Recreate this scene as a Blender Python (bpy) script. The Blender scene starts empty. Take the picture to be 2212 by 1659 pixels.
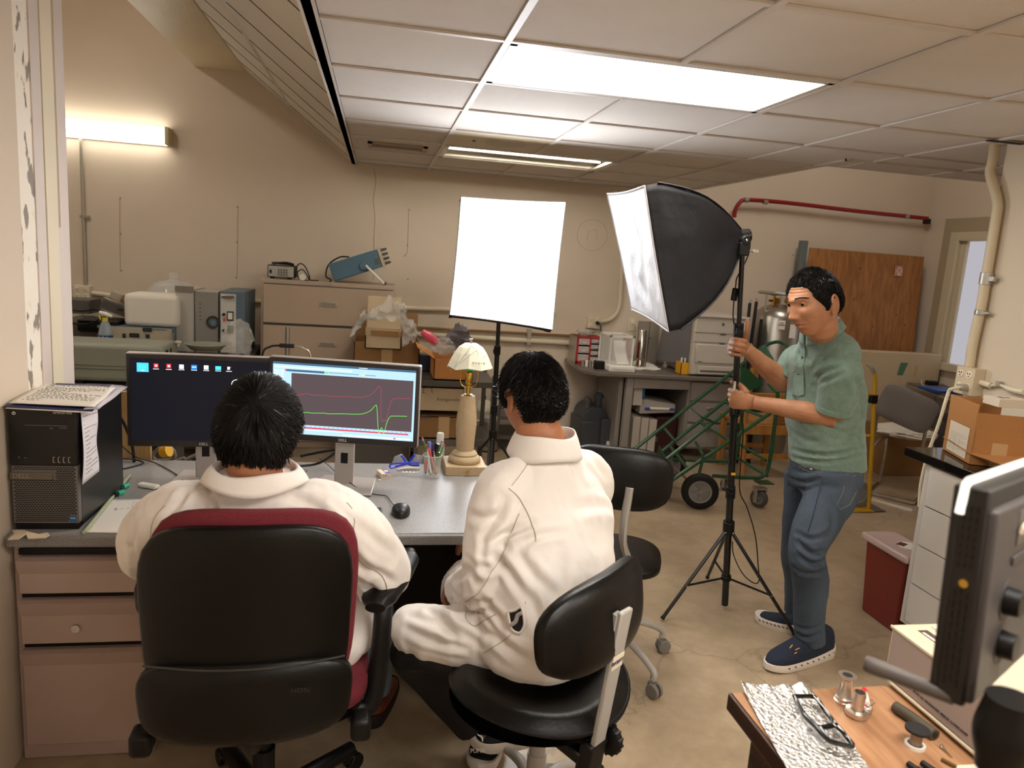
import bpy, bmesh, math, random
from math import sin, cos, pi, radians, sqrt, exp, atan2
from mathutils import Vector, Matrix, noise
import numpy as np
S = bpy.context.scene
COL = S.collection
# ------------------------------------------------------------ camera
FP, HC = 1574.0, 1.62
YAW, PIT, ROL = radians(10.86), radians(-9.74), radians(3.93)
_fw = Vector((sin(YAW)*cos(PIT), cos(YAW)*cos(PIT), sin(PIT)))
_r0 = Vector((cos(YAW), -sin(YAW), 0)); _u0 = _r0.cross(_fw)
_r = _r0*cos(ROL)+_u0*sin(ROL); _u = -_r0*sin(ROL)+_u0*cos(ROL)
cd = bpy.data.cameras.new('camera'); cam = bpy.data.objects.new('camera', cd); COL.objects.link(cam)
cd.sensor_width = 36; cd.lens = FP/2212*36; cd.clip_start = .02; cd.clip_end = 60
Mc = Matrix((_r, _u, -_fw)).transposed().to_4x4(); Mc.translation = (0, 0, HC)
cam.matrix_world = Mc; S.camera = cam
cd.dof.use_dof = True; cd.dof.focus_distance = 2.6; cd.dof.aperture_fstop = 4.5
# ------------------------------------------------------------ exposure, world, lights
S.view_settings.view_transform = 'Standard'; S.view_settings.look = 'None'
S.view_settings.gamma = 1; S.view_settings.exposure = 1.3
wd = bpy.data.worlds.new('world'); S.world = wd; wd.use_nodes = True
wd.node_tree.nodes['Background'].inputs[0].default_value = (.9, .92, 1, 1)
wd.node_tree.nodes['Background'].inputs[1].default_value = .25
L_TROFFER, L_TUBE, L_WALL, L_SOFT = 8.8, 30, 3.2, 7.0
# ------------------------------------------------------------ sightlines: a world point from a measured pixel and a known plane
def _ray(x, y): return _fw + _r*((x-1106)/FP) - _u*((y-829.5)/FP)
def aY(x, y, Y): d = _ray(x, y); t = Y/d.y; return Vector((d.x*t, Y, HC+d.z*t))
def aZ(x, y, Z): d = _ray(x, y); t = (Z-HC)/d.z; return Vector((d.x*t, d.y*t, Z))
def aX(x, y, X): d = _ray(x, y); t = X/d.x; return Vector((X, d.y*t, HC+d.z*t))
# ------------------------------------------------------------ materials
def hx(h):
    c = [int(h[i:i+2], 16)/255 for i in (0, 2, 4)]
    return tuple(v/12.92 if v <= .04045 else ((v+.055)/1.055)**2.4 for v in c)+(1,)
MATS = {}
def mat(name, col, rough=.5, metal=0, var=0, vscale=8, bump=0, bscale=60, spec=.5, trans=0, ior=1.45, alpha=1, coat=0, emit=0, col2=None, stretch=None, cloth=0):
    if name in MATS: return MATS[name]
    m = bpy.data.materials.new(name); m.use_nodes = True; nt = m.node_tree; b = nt.nodes['Principled BSDF']
    c = hx(col) if isinstance(col, str) else tuple(col)+(1,)
    b.inputs['Base Color'].default_value = c; b.inputs['Roughness'].default_value = rough
    b.inputs['Metallic'].default_value = metal; b.inputs['Specular IOR Level'].default_value = spec
    b.inputs['Transmission Weight'].default_value = trans; b.inputs['IOR'].default_value = ior
    b.inputs['Alpha'].default_value = alpha; b.inputs['Coat Weight'].default_value = coat
    if cloth: b.inputs['Sheen Weight'].default_value = cloth
    if emit:
        b.inputs['Emission Color'].default_value = c; b.inputs['Emission Strength'].default_value = emit
    N = nt.nodes.new; L = nt.links.new
    co = None
    if var or bump:
        tc = N('ShaderNodeTexCoord'); co = tc.outputs['Object']
        if stretch:
            mp = N('ShaderNodeMapping'); mp.inputs['Scale'].default_value = stretch; L(co, mp.inputs[0]); co = mp.outputs[0]
    if var:
        n = N('ShaderNodeTexNoise'); n.inputs['Scale'].default_value = vscale; n.inputs['Detail'].default_value = 6
        L(co, n.inputs['Vector'])
        rp = N('ShaderNodeValToRGB'); rp.color_ramp.elements[0].position = .32; rp.color_ramp.elements[1].position = .68
        c2 = hx(col2) if col2 else tuple(max(0, v*(1-var)) for v in c[:3])+(1,)
        rp.color_ramp.elements[0].color = c2; rp.color_ramp.elements[1].color = c
        L(n.outputs['Fac'], rp.inputs[0]); L(rp.outputs[0], b.inputs['Base Color'])
    if bump:
        n = N('ShaderNodeTexNoise'); n.inputs['Scale'].default_value = bscale; n.inputs['Detail'].default_value = 4
        L(co, n.inputs['Vector'])
        bp = N('ShaderNodeBump'); bp.inputs['Strength'].default_value = bump; bp.inputs['Distance'].default_value = .01
        L(n.outputs['Fac'], bp.inputs['Height']); L(bp.outputs[0], b.inputs['Normal'])
    MATS[name] = m
    return m
def wood(name, c1, c2, scale=6, rough=.45, axis=(1, 12, 12), knots=0):
    m = mat(name, c1, rough); nt = m.node_tree; N = nt.nodes.new; L = nt.links.new; b = nt.nodes['Principled BSDF']
    tc = N('ShaderNodeTexCoord'); mp = N('ShaderNodeMapping'); mp.inputs['Scale'].default_value = axis; L(tc.outputs['Object'], mp.inputs[0])
    n = N('ShaderNodeTexNoise'); n.inputs['Scale'].default_value = scale; n.inputs['Detail'].default_value = 8; n.inputs['Distortion'].default_value = .6
    L(mp.outputs[0], n.inputs[0])
    rp = N('ShaderNodeValToRGB'); rp.color_ramp.elements[0].position = .35; rp.color_ramp.elements[1].position = .65
    rp.color_ramp.elements[0].color = hx(c2); rp.color_ramp.elements[1].color = hx(c1); L(n.outputs['Fac'], rp.inputs[0])
    out = rp.outputs[0]
    if knots:
        v = N('ShaderNodeTexVoronoi'); v.inputs['Scale'].default_value = knots; L(tc.outputs['Object'], v.inputs['Vector'])
        r2 = N('ShaderNodeValToRGB'); r2.color_ramp.elements[0].position = .05; r2.color_ramp.elements[1].position = .13
        r2.color_ramp.elements[0].color = (.12, .12, .12, 1); r2.color_ramp.elements[1].color = (1, 1, 1, 1); L(v.outputs['Distance'], r2.inputs[0])
        mx = N('ShaderNodeMix'); mx.data_type = 'RGBA'; mx.blend_type = 'MULTIPLY'; mx.inputs[0].default_value = .85
        L(out, mx.inputs[6]); L(r2.outputs[0], mx.inputs[7]); out = mx.outputs[2]
    L(out, b.inputs['Base Color']); return m
def emis(name, col, st):
    if name in MATS: return MATS[name]
    m = bpy.data.materials.new(name); m.use_nodes = True; nt = m.node_tree; nt.nodes.clear()
    e = nt.nodes.new('ShaderNodeEmission'); o = nt.nodes.new('ShaderNodeOutputMaterial'); nt.links.new(e.outputs[0], o.inputs[0])
    e.inputs[0].default_value = hx(col) if isinstance(col, str) else tuple(col)+(1,); e.inputs[1].default_value = st; MATS[name] = m; return m
# ------------------------------------------------------------ mesh collector
def catmull(P, n=6):
    P = [Vector(p) for p in P]
    if len(P) < 3: return P
    Q = [2*P[0]-P[1]]+P+[2*P[-1]-P[-2]]; out = []
    for i in range(1, len(Q)-2):
        a, b, c, d = Q[i-1:i+3]
        for k in range(n):
            t = k/n
            out.append(.5*((2*b)+(c-a)*t+(2*a-5*b+4*c-d)*t*t+(3*b-a-3*c+d)*t**3))
    out.append(P[-1]); return out
def interp(vals, n):
    r = []
    for i in range(len(vals)-1):
        for k in range(n):
            t = k/n; t2 = t*t*(3-2*t); r.append(vals[i]*(1-t2)+vals[i+1]*t2)
    r.append(vals[-1]); return r
class MB:
    def __init__(s, T=None): s.v = []; s.f = []; s.m = []; s.mi = 0; s.T = T
    def add(s, vs, fs, mi=None):
        o = len(s.v)
        for p in vs:
            p = Vector(p); s.v.append(s.T @ p if s.T else p)
        for f in fs: s.f.append([i+o for i in f]); s.m.append(s.mi if mi is None else mi)
        return s
    def box(s, lo, hi, mi=None, R=None, c=None):
        x0, y0, z0 = lo; x1, y1, z1 = hi
        vs = [Vector(p) for p in ((x0,y0,z0),(x1,y0,z0),(x1,y1,z0),(x0,y1,z0),(x0,y0,z1),(x1,y0,z1),(x1,y1,z1),(x0,y1,z1))]
        if R is not None:
            c = Vector(c) if c is not None else (Vector(lo)+Vector(hi))/2
            vs = [R @ (p-c)+c for p in vs]
        return s.add(vs, [(0,3,2,1),(4,5,6,7),(0,1,5,4),(1,2,6,5),(2,3,7,6),(3,0,4,7)], mi)
    def cb(s, c, d, mi=None, R=None):
        c = Vector(c); d = Vector(d)/2; return s.box(c-d, c+d, mi, R, c)
    def hexa(s, b, t, mi=None):     # bottom 4 + top 4 points, counterclockwise from above
        return s.add(list(b)+list(t), [(3,2,1,0),(4,5,6,7),(0,1,5,4),(1,2,6,5),(2,3,7,6),(3,0,4,7)], mi)
    def slab(s, poly, off, mi=None):
        n = len(poly); off = Vector(off); P = [Vector(p) for p in poly]
        nr = sum(((P[i]-P[0]).cross(P[(i+1) % n]-P[0]) for i in range(n)), Vector())
        if nr.dot(off) < 0: P = P[::-1]
        vs = P+[p+off for p in P]
        return s.add(vs, [tuple(range(n))[::-1], tuple(range(n, 2*n))]+[(i, (i+1) % n, n+(i+1) % n, n+i) for i in range(n)], mi)
    def tube(s, P, r, n=10, mi=None, sm=0, el=1, ref=None, cap=True):
        P = [Vector(p) for p in P]
        rr = list(r) if hasattr(r, '__len__') else [r]*len(P)
        if sm:
            rr = interp(rr, sm) if len(P) > 2 else rr; P = catmull(P, sm) if len(P) > 2 else P
        m = len(P); vs = []; fs = []; t0 = None; nrm = None
        for i in range(m):
            t = (P[min(i+1, m-1)]-P[max(i-1, 0)])
            t = t.normalized() if t.length > 1e-9 else (t0 or Vector((0, 0, 1)))
            if nrm is None:
                a = Vector(ref) if ref is not None else (Vector((0, 0, 1)) if abs(t.z) < .9 else Vector((1, 0, 0)))
                nrm = (a-t*a.dot(t)).normalized()
            else:
                nrm = (nrm-t*nrm.dot(t)).normalized()
            bn = t.cross(nrm); t0 = t
            for k in range(n):
                a = 2*pi*k/n; vs.append(P[i]+nrm*(cos(a)*rr[i])+bn*(sin(a)*rr[i]*el))
        for i in range(m-1):
            for k in range(n):
                k2 = (k+1) % n; fs.append((i*n+k, i*n+k2, (i+1)*n+k2, (i+1)*n+k))
        if cap: fs += [tuple(range(n))[::-1], tuple(range((m-1)*n, m*n))]
        return s.add(vs, fs, mi)
    def cyl(s, a, b, r, r2=None, n=24, mi=None): return s.tube([a, b], [r, r if r2 is None else r2], n, mi)
    def lathe(s, prof, c=(0, 0, 0), n=32, mi=None, R=None, closed=False):
        c = Vector(c); vs = []; fs = []; m = len(prof)
        for (r, z) in prof:
            for k in range(n):
                a = 2*pi*k/n; p = Vector((r*cos(a), r*sin(a), z)); vs.append(c+(R @ p if R else p))
        for i in range(m if closed else m-1):
            j = (i+1) % m
            for k in range(n):
                k2 = (k+1) % n; fs.append((i*n+k, i*n+k2, j*n+k2, j*n+k))
        if not closed:
            if prof[0][0] > 1e-6: fs.append(tuple(range(n))[::-1])
            if prof[-1][0] > 1e-6: fs.append(tuple(range((m-1)*n, m*n)))
        return s.add(vs, fs, mi)
    def ball(s, c, r, mi=None, n=20, R=None):
        r = Vector(r) if hasattr(r, '__len__') else Vector((r, r, r)); c = Vector(c); vs = []; fs = []; h = n//2
        for i in range(h+1):
            t = pi*i/h
            for k in range(n):
                a = 2*pi*k/n; p = Vector((sin(t)*cos(a)*r.x, sin(t)*sin(a)*r.y, -cos(t)*r.z)); vs.append(c+(R @ p if R else p))
        for i in range(h):
            for k in range(n):
                k2 = (k+1) % n; fs.append((i*n+k, i*n+k2, (i+1)*n+k2, (i+1)*n+k))
        return s.add(vs, fs, mi)
    def quad(s, a, b, c, d, mi=None): return s.add([a, b, c, d], [(0, 1, 2, 3)], mi)
    def grid(s, fn, nu, nv, mi=None, wrap=False):
        vs = [fn(i/nu, j/nv) for j in range(nv+1) for i in range(nu+1)]
        return s.add(vs, [(j*(nu+1)+i, j*(nu+1)+i+1, (j+1)*(nu+1)+i+1, (j+1)*(nu+1)+i) for j in range(nv) for i in range(nu)], mi)
    def text(s, txt, size, M, mi=None, ext=.0006, ax='CENTER', shear=0):
        cu = bpy.data.curves.new('t', 'FONT'); cu.body = txt; cu.size = size; cu.extrude = ext; cu.align_x = ax; cu.align_y = 'CENTER'; cu.shear = shear
        cu.resolution_u = 2
        o = bpy.data.objects.new('t', cu); me = bpy.data.meshes.new_from_object(o)
        s.add([M @ v.co for v in me.vertices], [tuple(p.vertices) for p in me.polygons], mi)
        bpy.data.objects.remove(o); bpy.data.curves.remove(cu); bpy.data.meshes.remove(me); return s
WM = {}
def tagp(o, label=None, cat=None, group=None, kind=None):
    if label: o['label'] = label
    if cat: o['category'] = cat
    if group: o['group'] = group
    if kind: o['kind'] = kind
    return o
def thing(name, label, cat, loc=(0, 0, 0), rz=0, group=None, kind=None):
    o = bpy.data.objects.new(name, None); COL.objects.link(o); o.empty_display_size = .05
    o.location = loc; o.rotation_euler = (0, 0, rz)
    WM[o.name] = Matrix.Translation(Vector(loc)) @ Matrix.Rotation(rz, 4, 'Z')
    return tagp(o, label, cat, group, kind)
def T(o): return WM[o.name]
def build(name, mb, mats, parent=None, bevel=0, seg=2, smooth=35, label=None, cat=None, group=None, kind=None, sub=0, solid=0, weld=True, org=None):
    if not isinstance(mats, (list, tuple)): mats = [mats]
    vs = mb.v
    if parent is not None:
        Wp = WM[parent.name]; inv = Wp.inverted(); vs = [inv @ p for p in vs]; org = Vector((0, 0, 0))
    else:
        xs = [p.x for p in vs]; ys = [p.y for p in vs]; zs = [p.z for p in vs]
        org = Vector(org) if org is not None else Vector(((min(xs)+max(xs))/2, (min(ys)+max(ys))/2, min(zs)))
        vs = [p-org for p in vs]
    me = bpy.data.meshes.new(name); me.from_pydata([tuple(p) for p in vs], [], mb.f)
    for m in mats: me.materials.append(m)
    me.polygons.foreach_set('material_index', mb.m)
    if smooth:
        me.polygons.foreach_set('use_smooth', [True]*len(me.polygons))
        me.update(); me.set_sharp_from_angle(angle=radians(smooth))
    me.update()
    o = bpy.data.objects.new(name, me); COL.objects.link(o)
    if parent is not None: o.parent = parent; WM[o.name] = WM[parent.name].copy()
    else: o.location = org; WM[o.name] = Matrix.Translation(org)
    if solid:
        md = o.modifiers.new('t', 'SOLIDIFY'); md.thickness = solid; md.offset = 0
    if bevel:
        md = o.modifiers.new('b', 'BEVEL'); md.width = bevel; md.segments = seg; md.limit_method = 'ANGLE'; md.angle_limit = radians(40); md.harden_normals = False
    if sub:
        md = o.modifiers.new('s', 'SUBSURF'); md.levels = sub; md.render_levels = sub
    return tagp(o, label, cat, group, kind)
def struct(name, mb, m, parent=None, **k): return build(name, mb, m, parent, kind='structure', **k)
def copy_tree(o, loc, rz=None, label=None, parent=None, group=None):
    c = o.copy(); COL.objects.link(c)
    if parent is None:
        c.location = loc
        if rz is not None: c.rotation_euler = (0, 0, rz)
        if label: c['label'] = label
    else: c.parent = parent
    WM[c.name] = Matrix.Translation(Vector(c.location)) @ Matrix.Rotation(c.rotation_euler.z, 4, 'Z')
    for ch in list(o.children): copy_tree(ch, None, parent=c)
    return c
def Rx(d): return Matrix.Rotation(radians(d), 3, 'X')
def Ry(d): return Matrix.Rotation(radians(d), 3, 'Y')
def Rz(d): return Matrix.Rotation(radians(d), 3, 'Z')
def frame(o, x, y):
    x = Vector(x).normalized(); y = Vector(y); y = (y-x*y.dot(x)).normalized(); z = x.cross(y)
    M = Matrix((x, y, z)).transposed().to_4x4(); M.translation = Vector(o); return M
def fbm(p, s, o=3): return noise.fractal(Vector(p)*s, 1, 2, o)
# ============================================================ the room
m_wall = mat('wall_paint', 'd7c7b3', .75, var=.06, vscale=1.3, bump=.08, bscale=90)
m_wall2 = mat('wall_paint_pale', 'cdbea7', .75, var=.05, vscale=2, bump=.08, bscale=90)
m_tbar = mat('ceiling_bar', 'cfc6bd', .5)
m_tile = mat('ceiling_tile', 'd8cfc6', .9, var=.05, vscale=3, bump=.35, bscale=420)
m_conc = mat('concrete_floor', 'b39f85', .32, var=.35, vscale=1.6, bump=.05, bscale=30, col2='94826a')
# cracks and stains for the floor
def _floor():
    nt = m_conc.node_tree; N = nt.nodes.new; L = nt.links.new; b = nt.nodes['Principled BSDF']
    base = b.inputs['Base Color'].links[0].from_socket
    tc = N('ShaderNodeTexCoord'); n0 = N('ShaderNodeTexNoise'); n0.inputs['Scale'].default_value = 2.5; n0.inputs['Detail'].default_value = 8; L(tc.outputs['Object'], n0.inputs[0])
    ad = N('ShaderNodeMix'); ad.data_type = 'VECTOR'; ad.inputs[0].default_value = .35; L(tc.outputs['Object'], ad.inputs[4]); L(n0.outputs['Color'], ad.inputs[5])
    v = N('ShaderNodeTexVoronoi'); v.feature = 'DISTANCE_TO_EDGE'; v.inputs['Scale'].default_value = .75; L(ad.outputs[1], v.inputs['Vector'])
    r = N('ShaderNodeValToRGB'); r.color_ramp.elements[0].position = 0; r.color_ramp.elements[1].position = .0025
    r.color_ramp.elements[0].color = (.72, .7, .68, 1); r.color_ramp.elements[1].color = (1, 1, 1, 1); L(v.outputs['Distance'], r.inputs[0])
    mx = N('ShaderNodeMix'); mx.data_type = 'RGBA'; mx.blend_type = 'MULTIPLY'; mx.inputs[0].default_value = 1
    L(base, mx.inputs[6]); L(r.outputs[0], mx.inputs[7])
    n2 = N('ShaderNodeTexNoise'); n2.inputs['Scale'].default_value = 9; n2.inputs['Detail'].default_value = 10; n2.inputs['Roughness'].default_value = .7; L(tc.outputs['Object'], n2.inputs[0])
    r2 = N('ShaderNodeValToRGB'); r2.color_ramp.elements[0].position = .38; r2.color_ramp.elements[1].position = .62
    r2.color_ramp.elements[0].color = (.8, .78, .75, 1); r2.color_ramp.elements[1].color = (1.08, 1.06, 1.04, 1); L(n2.outputs['Fac'], r2.inputs[0])
    m2 = N('ShaderNodeMix'); m2.data_type = 'RGBA'; m2.blend_type = 'MULTIPLY'; m2.inputs[0].default_value = .7
    L(mx.outputs[2], m2.inputs[6]); L(r2.outputs[0], m2.inputs[7]); L(m2.outputs[2], b.inputs['Base Color'])
_floor()
BW, CZ, HZ = 6.52, 2.32, 3.75      # back wall distance, drop ceiling height, high ceiling
TX, TY, TS = .39, 2.515, .61       # tile grid origin and pitch
struct('floor', MB().box((-3.4, -3.2, -.1), (6.0, BW+.1, 0)), m_conc)
struct('wall_back', MB().box((-3.4, BW, 0), (6.0, BW+.12, HZ)), m_wall)
struct('wall_front', MB().box((-3.4, -3.2, 0), (6.0, -3.08, HZ)), m_wall)
struct('wall_far_left', MB().box((-3.4, -3.1, 0), (-3.28, BW, HZ)), m_wall)
struct('ceiling_high', MB().box((-3.4, -3.2, HZ), (6.0, BW+.1, HZ+.1)), m_wall2)
# wall beside the desk with its peeling door frame
struct('wall_left', MB().box((-1.28, -3.1, 0), (-1.03, 2.40, HZ)), m_wall)
m_peel = mat('peeling_paint', 'efe4d3', .6)
def _peel():
    nt = m_peel.node_tree; N = nt.nodes.new; L = nt.links.new; b = nt.nodes['Principled BSDF']
    tc = N('ShaderNodeTexCoord'); mp = N('ShaderNodeMapping'); mp.inputs['Scale'].default_value = (1, 2.2, 1); L(tc.outputs['Object'], mp.inputs[0])
    n = N('ShaderNodeTexNoise'); n.inputs['Scale'].default_value = 9; n.inputs['Detail'].default_value = 5; L(mp.outputs[0], n.inputs[0])
    r = N('ShaderNodeValToRGB'); r.color_ramp.interpolation = 'CONSTANT'
    r.color_ramp.elements[0].color = hx('8d857c'); r.color_ramp.elements[1].position = .425; r.color_ramp.elements[1].color = hx('d9c9b4')
    e = r.color_ramp.elements.new(.445); e.color = hx('f1e8da'); e2 = r.color_ramp.elements.new(.69); e2.color = hx('e9dcb4')
    L(n.outputs['Fac'], r.inputs[0]); L(r.outputs[0], b.inputs['Base Color'])
    bp = N('ShaderNodeBump'); bp.inputs['Strength'].default_value = .6; bp.inputs['Distance'].default_value = .004
    L(r.outputs[0], bp.inputs['Height']); L(bp.outputs[0], b.inputs['Normal'])
_peel()
struct('trim_1', MB().box((-1.28, 2.40, 0), (-1.032, 2.497, HZ)), m_peel)
m_jamb = mat('jamb_paint', 'ddd0c8', .45, var=.04, vscale=6, bump=.1, bscale=40)
m_cream = mat('jamb_cream', 'e8dcc2', .45, var=.05, vscale=4)
mb = MB().box((-1.26, 2.497, 0), (-1.028, 2.56, HZ)).box((-1.26, 2.56, 0), (-1.05, 2.575, HZ), 1)
mb.box((-1.26, 2.575, 0), (-1.03, 2.655, HZ), 1).box((-1.26, 2.655, 0), (-1.034, 2.752, HZ), 0)
mb.box((-1.26, 2.672, 1.62), (-1.0295, 2.674, HZ), 1)
struct('trim_2', mb, [m_jamb, m_cream], bevel=.004)
struct('wall_right', MB().box((2.97, -3.1, 0), (3.3, 3.2, HZ)), m_wall2)
struct('wall_far_right', MB().box((5.3, 3.2, 0), (5.45, 4.95, HZ)).box((5.3, 6.15, 0), (5.45, BW, HZ)).box((5.3, 4.95, 0), (5.45, 6.15, .9)).box((5.3, 4.95, 2.12), (5.45, 6.15, HZ)).box((3.3, 3.1, 0), (5.45, 3.2, HZ)), m_wall)
# window on the far right with frosted glass
m_frost = emis('frosted_daylight', 'b9b6bd', .40)
m_wframe = mat('window_paint', 'cfc2a6', .5)
wn = thing('window_1', None, None, (5.3, 5.55, .9), kind='structure')
struct('casing', MB().box((5.285, 6.10, .8), (5.3, 6.26, 2.27)).box((5.285, 4.85, 2.12), (5.3, 6.10, 2.27)), mat('casing_paint', 'ac9c80', .6), wn)
struct('window_frame', MB().box((5.27, 6.05, .88), (5.36, 6.15, 2.14)).box((5.27, 4.95, .88), (5.36, 5.03, 2.14)).box((5.27, 5.03, 2.06), (5.36, 6.05, 2.14)).box((5.25, 5.03, .86), (5.38, 6.05, .93)).box((5.31, 5.98, .93), (5.35, 6.05, 2.06)).box((5.31, 5.5, .93), (5.34, 5.54, 2.06)), m_wframe, wn, bevel=.005)
struct('pane', MB().box((5.34, 5.0, .9), (5.35, 6.1, 2.1)), m_frost, wn)
# dropped ceiling: tiles with gaps for the two fixtures, T bars
rows = range(-9, 7); cols = range(-1, 7)
fix1 = {(0, 0), (1, 0)}; fix2 = {(0, 4), (1, 4)}
more = {(0, -4), (1, -4), (-1+0, -7), (1, -8), (0, -8), (3, -4), (4, -4)} - {(-1, -7)}
def tile_ok(i, j):
    if (i, j) in fix1 | fix2 | more: return False
    y = TY+j*TS
    x = TX+i*TS
    if x >= 2.6 and y > 3.9: return False if x < 2.66 and False else (y < 4.0)
    return True
mt = MB()
for i in cols:
    for j in rows:
        if not tile_ok(i, j): continue
        x0, y0 = TX+i*TS, TY+j*TS; x1 = min(x0+TS, 2.69 if (y0 > 4.0) else 9); y1 = min(y0+TS, BW)
        if x0 < 2.69 < x0+TS and y0 > 3.9: x1 = 2.69
        if y0 > 3.9 and x0 > 2.6: continue
        if x0 > 2.97 and y0 < 3.2-TS: continue
        mt.box((x0+.006, y0+.006, CZ+.006), (x1-.006, y1-.006, CZ+.02))
for j in (2,):   # last column strips beside the gap
    pass
ceil = thing('ceiling', None, None, (1, 2, CZ), kind='structure')
struct('ceiling_tiles', mt, m_tile, ceil)
mbr = MB()
for i in range(-1, 7):
    x = TX+i*TS; ye = BW if x < 2.7 else 4.0
    if i == 1:
        for ya, yb in ((-3.1, TY-7*TS), (TY-3*TS, TY), (TY+TS, TY+4*TS), (TY+5*TS, ye)): mbr.box((x-.012, ya, CZ-.004), (x+.012, yb, CZ+.004))
    elif i == 4: mbr.box((x-.012, -3.1, CZ-.004), (x+.012, TY-4*TS, CZ+.004)).box((x-.012, TY-3*TS, CZ-.004), (x+.012, ye, CZ+.004))
    else: mbr.box((x-.012, -3.1, CZ-.004), (x+.012, ye, CZ+.004))
for j in range(-9, 7):
    y = TY+j*TS; xe = 2.69 if y > 4.0 else 4.0
    mbr.box((TX-TS, y-.012, CZ-.003), (xe, y+.012, CZ+.005))
mbr.box((TX-TS-.03, -3.1, CZ-.006), (TX-TS+.012, BW, CZ+.03)).box((2.66, 4.0, CZ-.006), (2.70, BW, CZ+.035)).box((2.66, 3.99, CZ-.006), (4.05, 4.02, CZ+.03)).box((TX-TS, BW-.03, CZ-.006), (2.7, BW, CZ+.004))
struct('ceiling_grid', mbr, m_tbar, ceil)
# sloping ceiling panels and beam on the left
sl0, sl1 = Vector((TX-TS-.03, 0, CZ)), Vector((-1.10, 0, 2.965))
ms = MB(); mg = MB(); dn = (sl1-sl0).normalized()
for j in range(-9, 7):
    y0, y1 = TY+j*TS, min(TY+(j+1)*TS, BW)
    for a, b in ((0, .56), (.56, 1)):
        p, q = sl0.lerp(sl1, a)+dn*.003, sl0.lerp(sl1, b)-dn*.003
        ms.hexa([p+Vector((0, y0+.002, 0)), q+Vector((0, y0+.002, 0)), q+Vector((0, y1-.002, 0)), p+Vector((0, y1-.002, 0))], [p+Vector((.01, y0+.004, .012)), q+Vector((.01, y0+.004, .012)), q+Vector((.01, y1-.004, .012)), p+Vector((.01, y1-.004, .012))])
    mg.tube([sl0+Vector((0, y0, 0)), sl1+Vector((0, y0, 0))], .0032, 6, 1)
for a in (0, .56, 1):
    p = sl0.lerp(sl1, a); mg.box((p.x-.011, -3.1, p.z-.006), (p.x+(.03 if a == 0 else .011), BW, p.z+.006))
m_slope = mat('slope_tile', 'cfc4b4', .7, var=.05, vscale=2, bump=.1, bscale=200)
sc = thing('ceiling_slope', None, None, (-.6, 2, 2.5), kind='structure')
struct('ceiling_tiles', ms, m_slope, sc); struct('ceiling_grid', mg, [m_tbar, mat('seam_dark', '5b4f44', .8)], sc)
struct('ceiling_beam', MB().box((-1.5, -3.1, 2.955), (-1.10, BW, HZ)), mat('beam_gloss', 'cdbb98', .35, var=.06, vscale=3, bump=.25, bscale=120), bevel=.004)
# wall marks: crack, screw holes, faded circle, junction strips
mk = MB()
crk = [(808, 362), (812, 392), (806, 430), (810, 470), (807, 520), (809, 560), (806, 604)]
mk.tube([aY(x, y, BW-.0015) for x, y in crk], .0022, 4)
for x, y in ((513, 447), (512, 523), (511, 600), (260, 428), (261, 505), (262, 585), (884, 453), (881, 603), (880, 530), (1713, 551), (1722, 552), (1620, 510)):
    p = aY(x, y, BW-.001); mk.cyl(p, p-Vector((0, .002, 0)), .008, n=10)
mk.tube([aY(x, y, BW-.0015) for x, y in ((258, 428), (260, 585))], .0015, 4); mk.tube([aY(x, y, BW-.0015) for x, y in ((514, 447), (512, 600))], .0015, 4); mk.tube([aY(x, y, BW-.0015) for x, y in ((883, 453), (880, 545), (873, 555), (876, 548))], .002, 4)
struct('trim_3', mk, mat('wall_marks', 'a08f79', .9), label='hairline crack and screw holes in the back wall')
m_ghost = mat('wall_ghost', 'bba98d', .8)
c = aY(1279, 508, BW); rr = MB()
rr.lathe([(.142, 0), (.142, .002), (.138, .002), (.138, 0)], c-Vector((0, .002, 0)), 48, R=Rx(90), closed=True)
rr.tube([c+Vector((-.05, -.002, -.06)), c+Vector((-.035, -.002, .04)), c+Vector((.03, -.002, .05)), c+Vector((.05, -.002, -.04))], .0018, 4)
struct('trim_4', rr, m_ghost, label='faint ring left on the back wall by a clock')
# ------------------------------------------------------------ ceiling fixtures
m_diff = bpy.data.materials.new('diffuser'); m_diff.use_nodes = True
def _diff():
    nt = m_diff.node_tree; nt.nodes.clear(); N = nt.nodes.new; L = nt.links.new
    tc = N('ShaderNodeTexCoord'); sp = N('ShaderNodeSeparateXYZ'); L(tc.outputs['Object'], sp.inputs[0])
    mm = N('ShaderNodeMath'); mm.operation = 'MULTIPLY'; mm.inputs[1].default_value = 2*pi/.2; L(sp.outputs[1], mm.inputs[0])
    cs = N('ShaderNodeMath'); cs.operation = 'COSINE'; L(mm.outputs[0], cs.inputs[0])
    mr = N('ShaderNodeMapRange'); mr.inputs[1].default_value = -1; mr.inputs[3].default_value = L_TROFFER*.6; mr.inputs[4].default_value = L_TROFFER*1.25; L(cs.outputs[0], mr.inputs[0])
    e = N('ShaderNodeEmission'); e.inputs[0].default_value = (1, .94, .86, 1); L(mr.outputs[0], e.inputs[1])
    o = N('ShaderNodeOutputMaterial'); L(e.outputs[0], o.inputs[0])
_diff()
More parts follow.
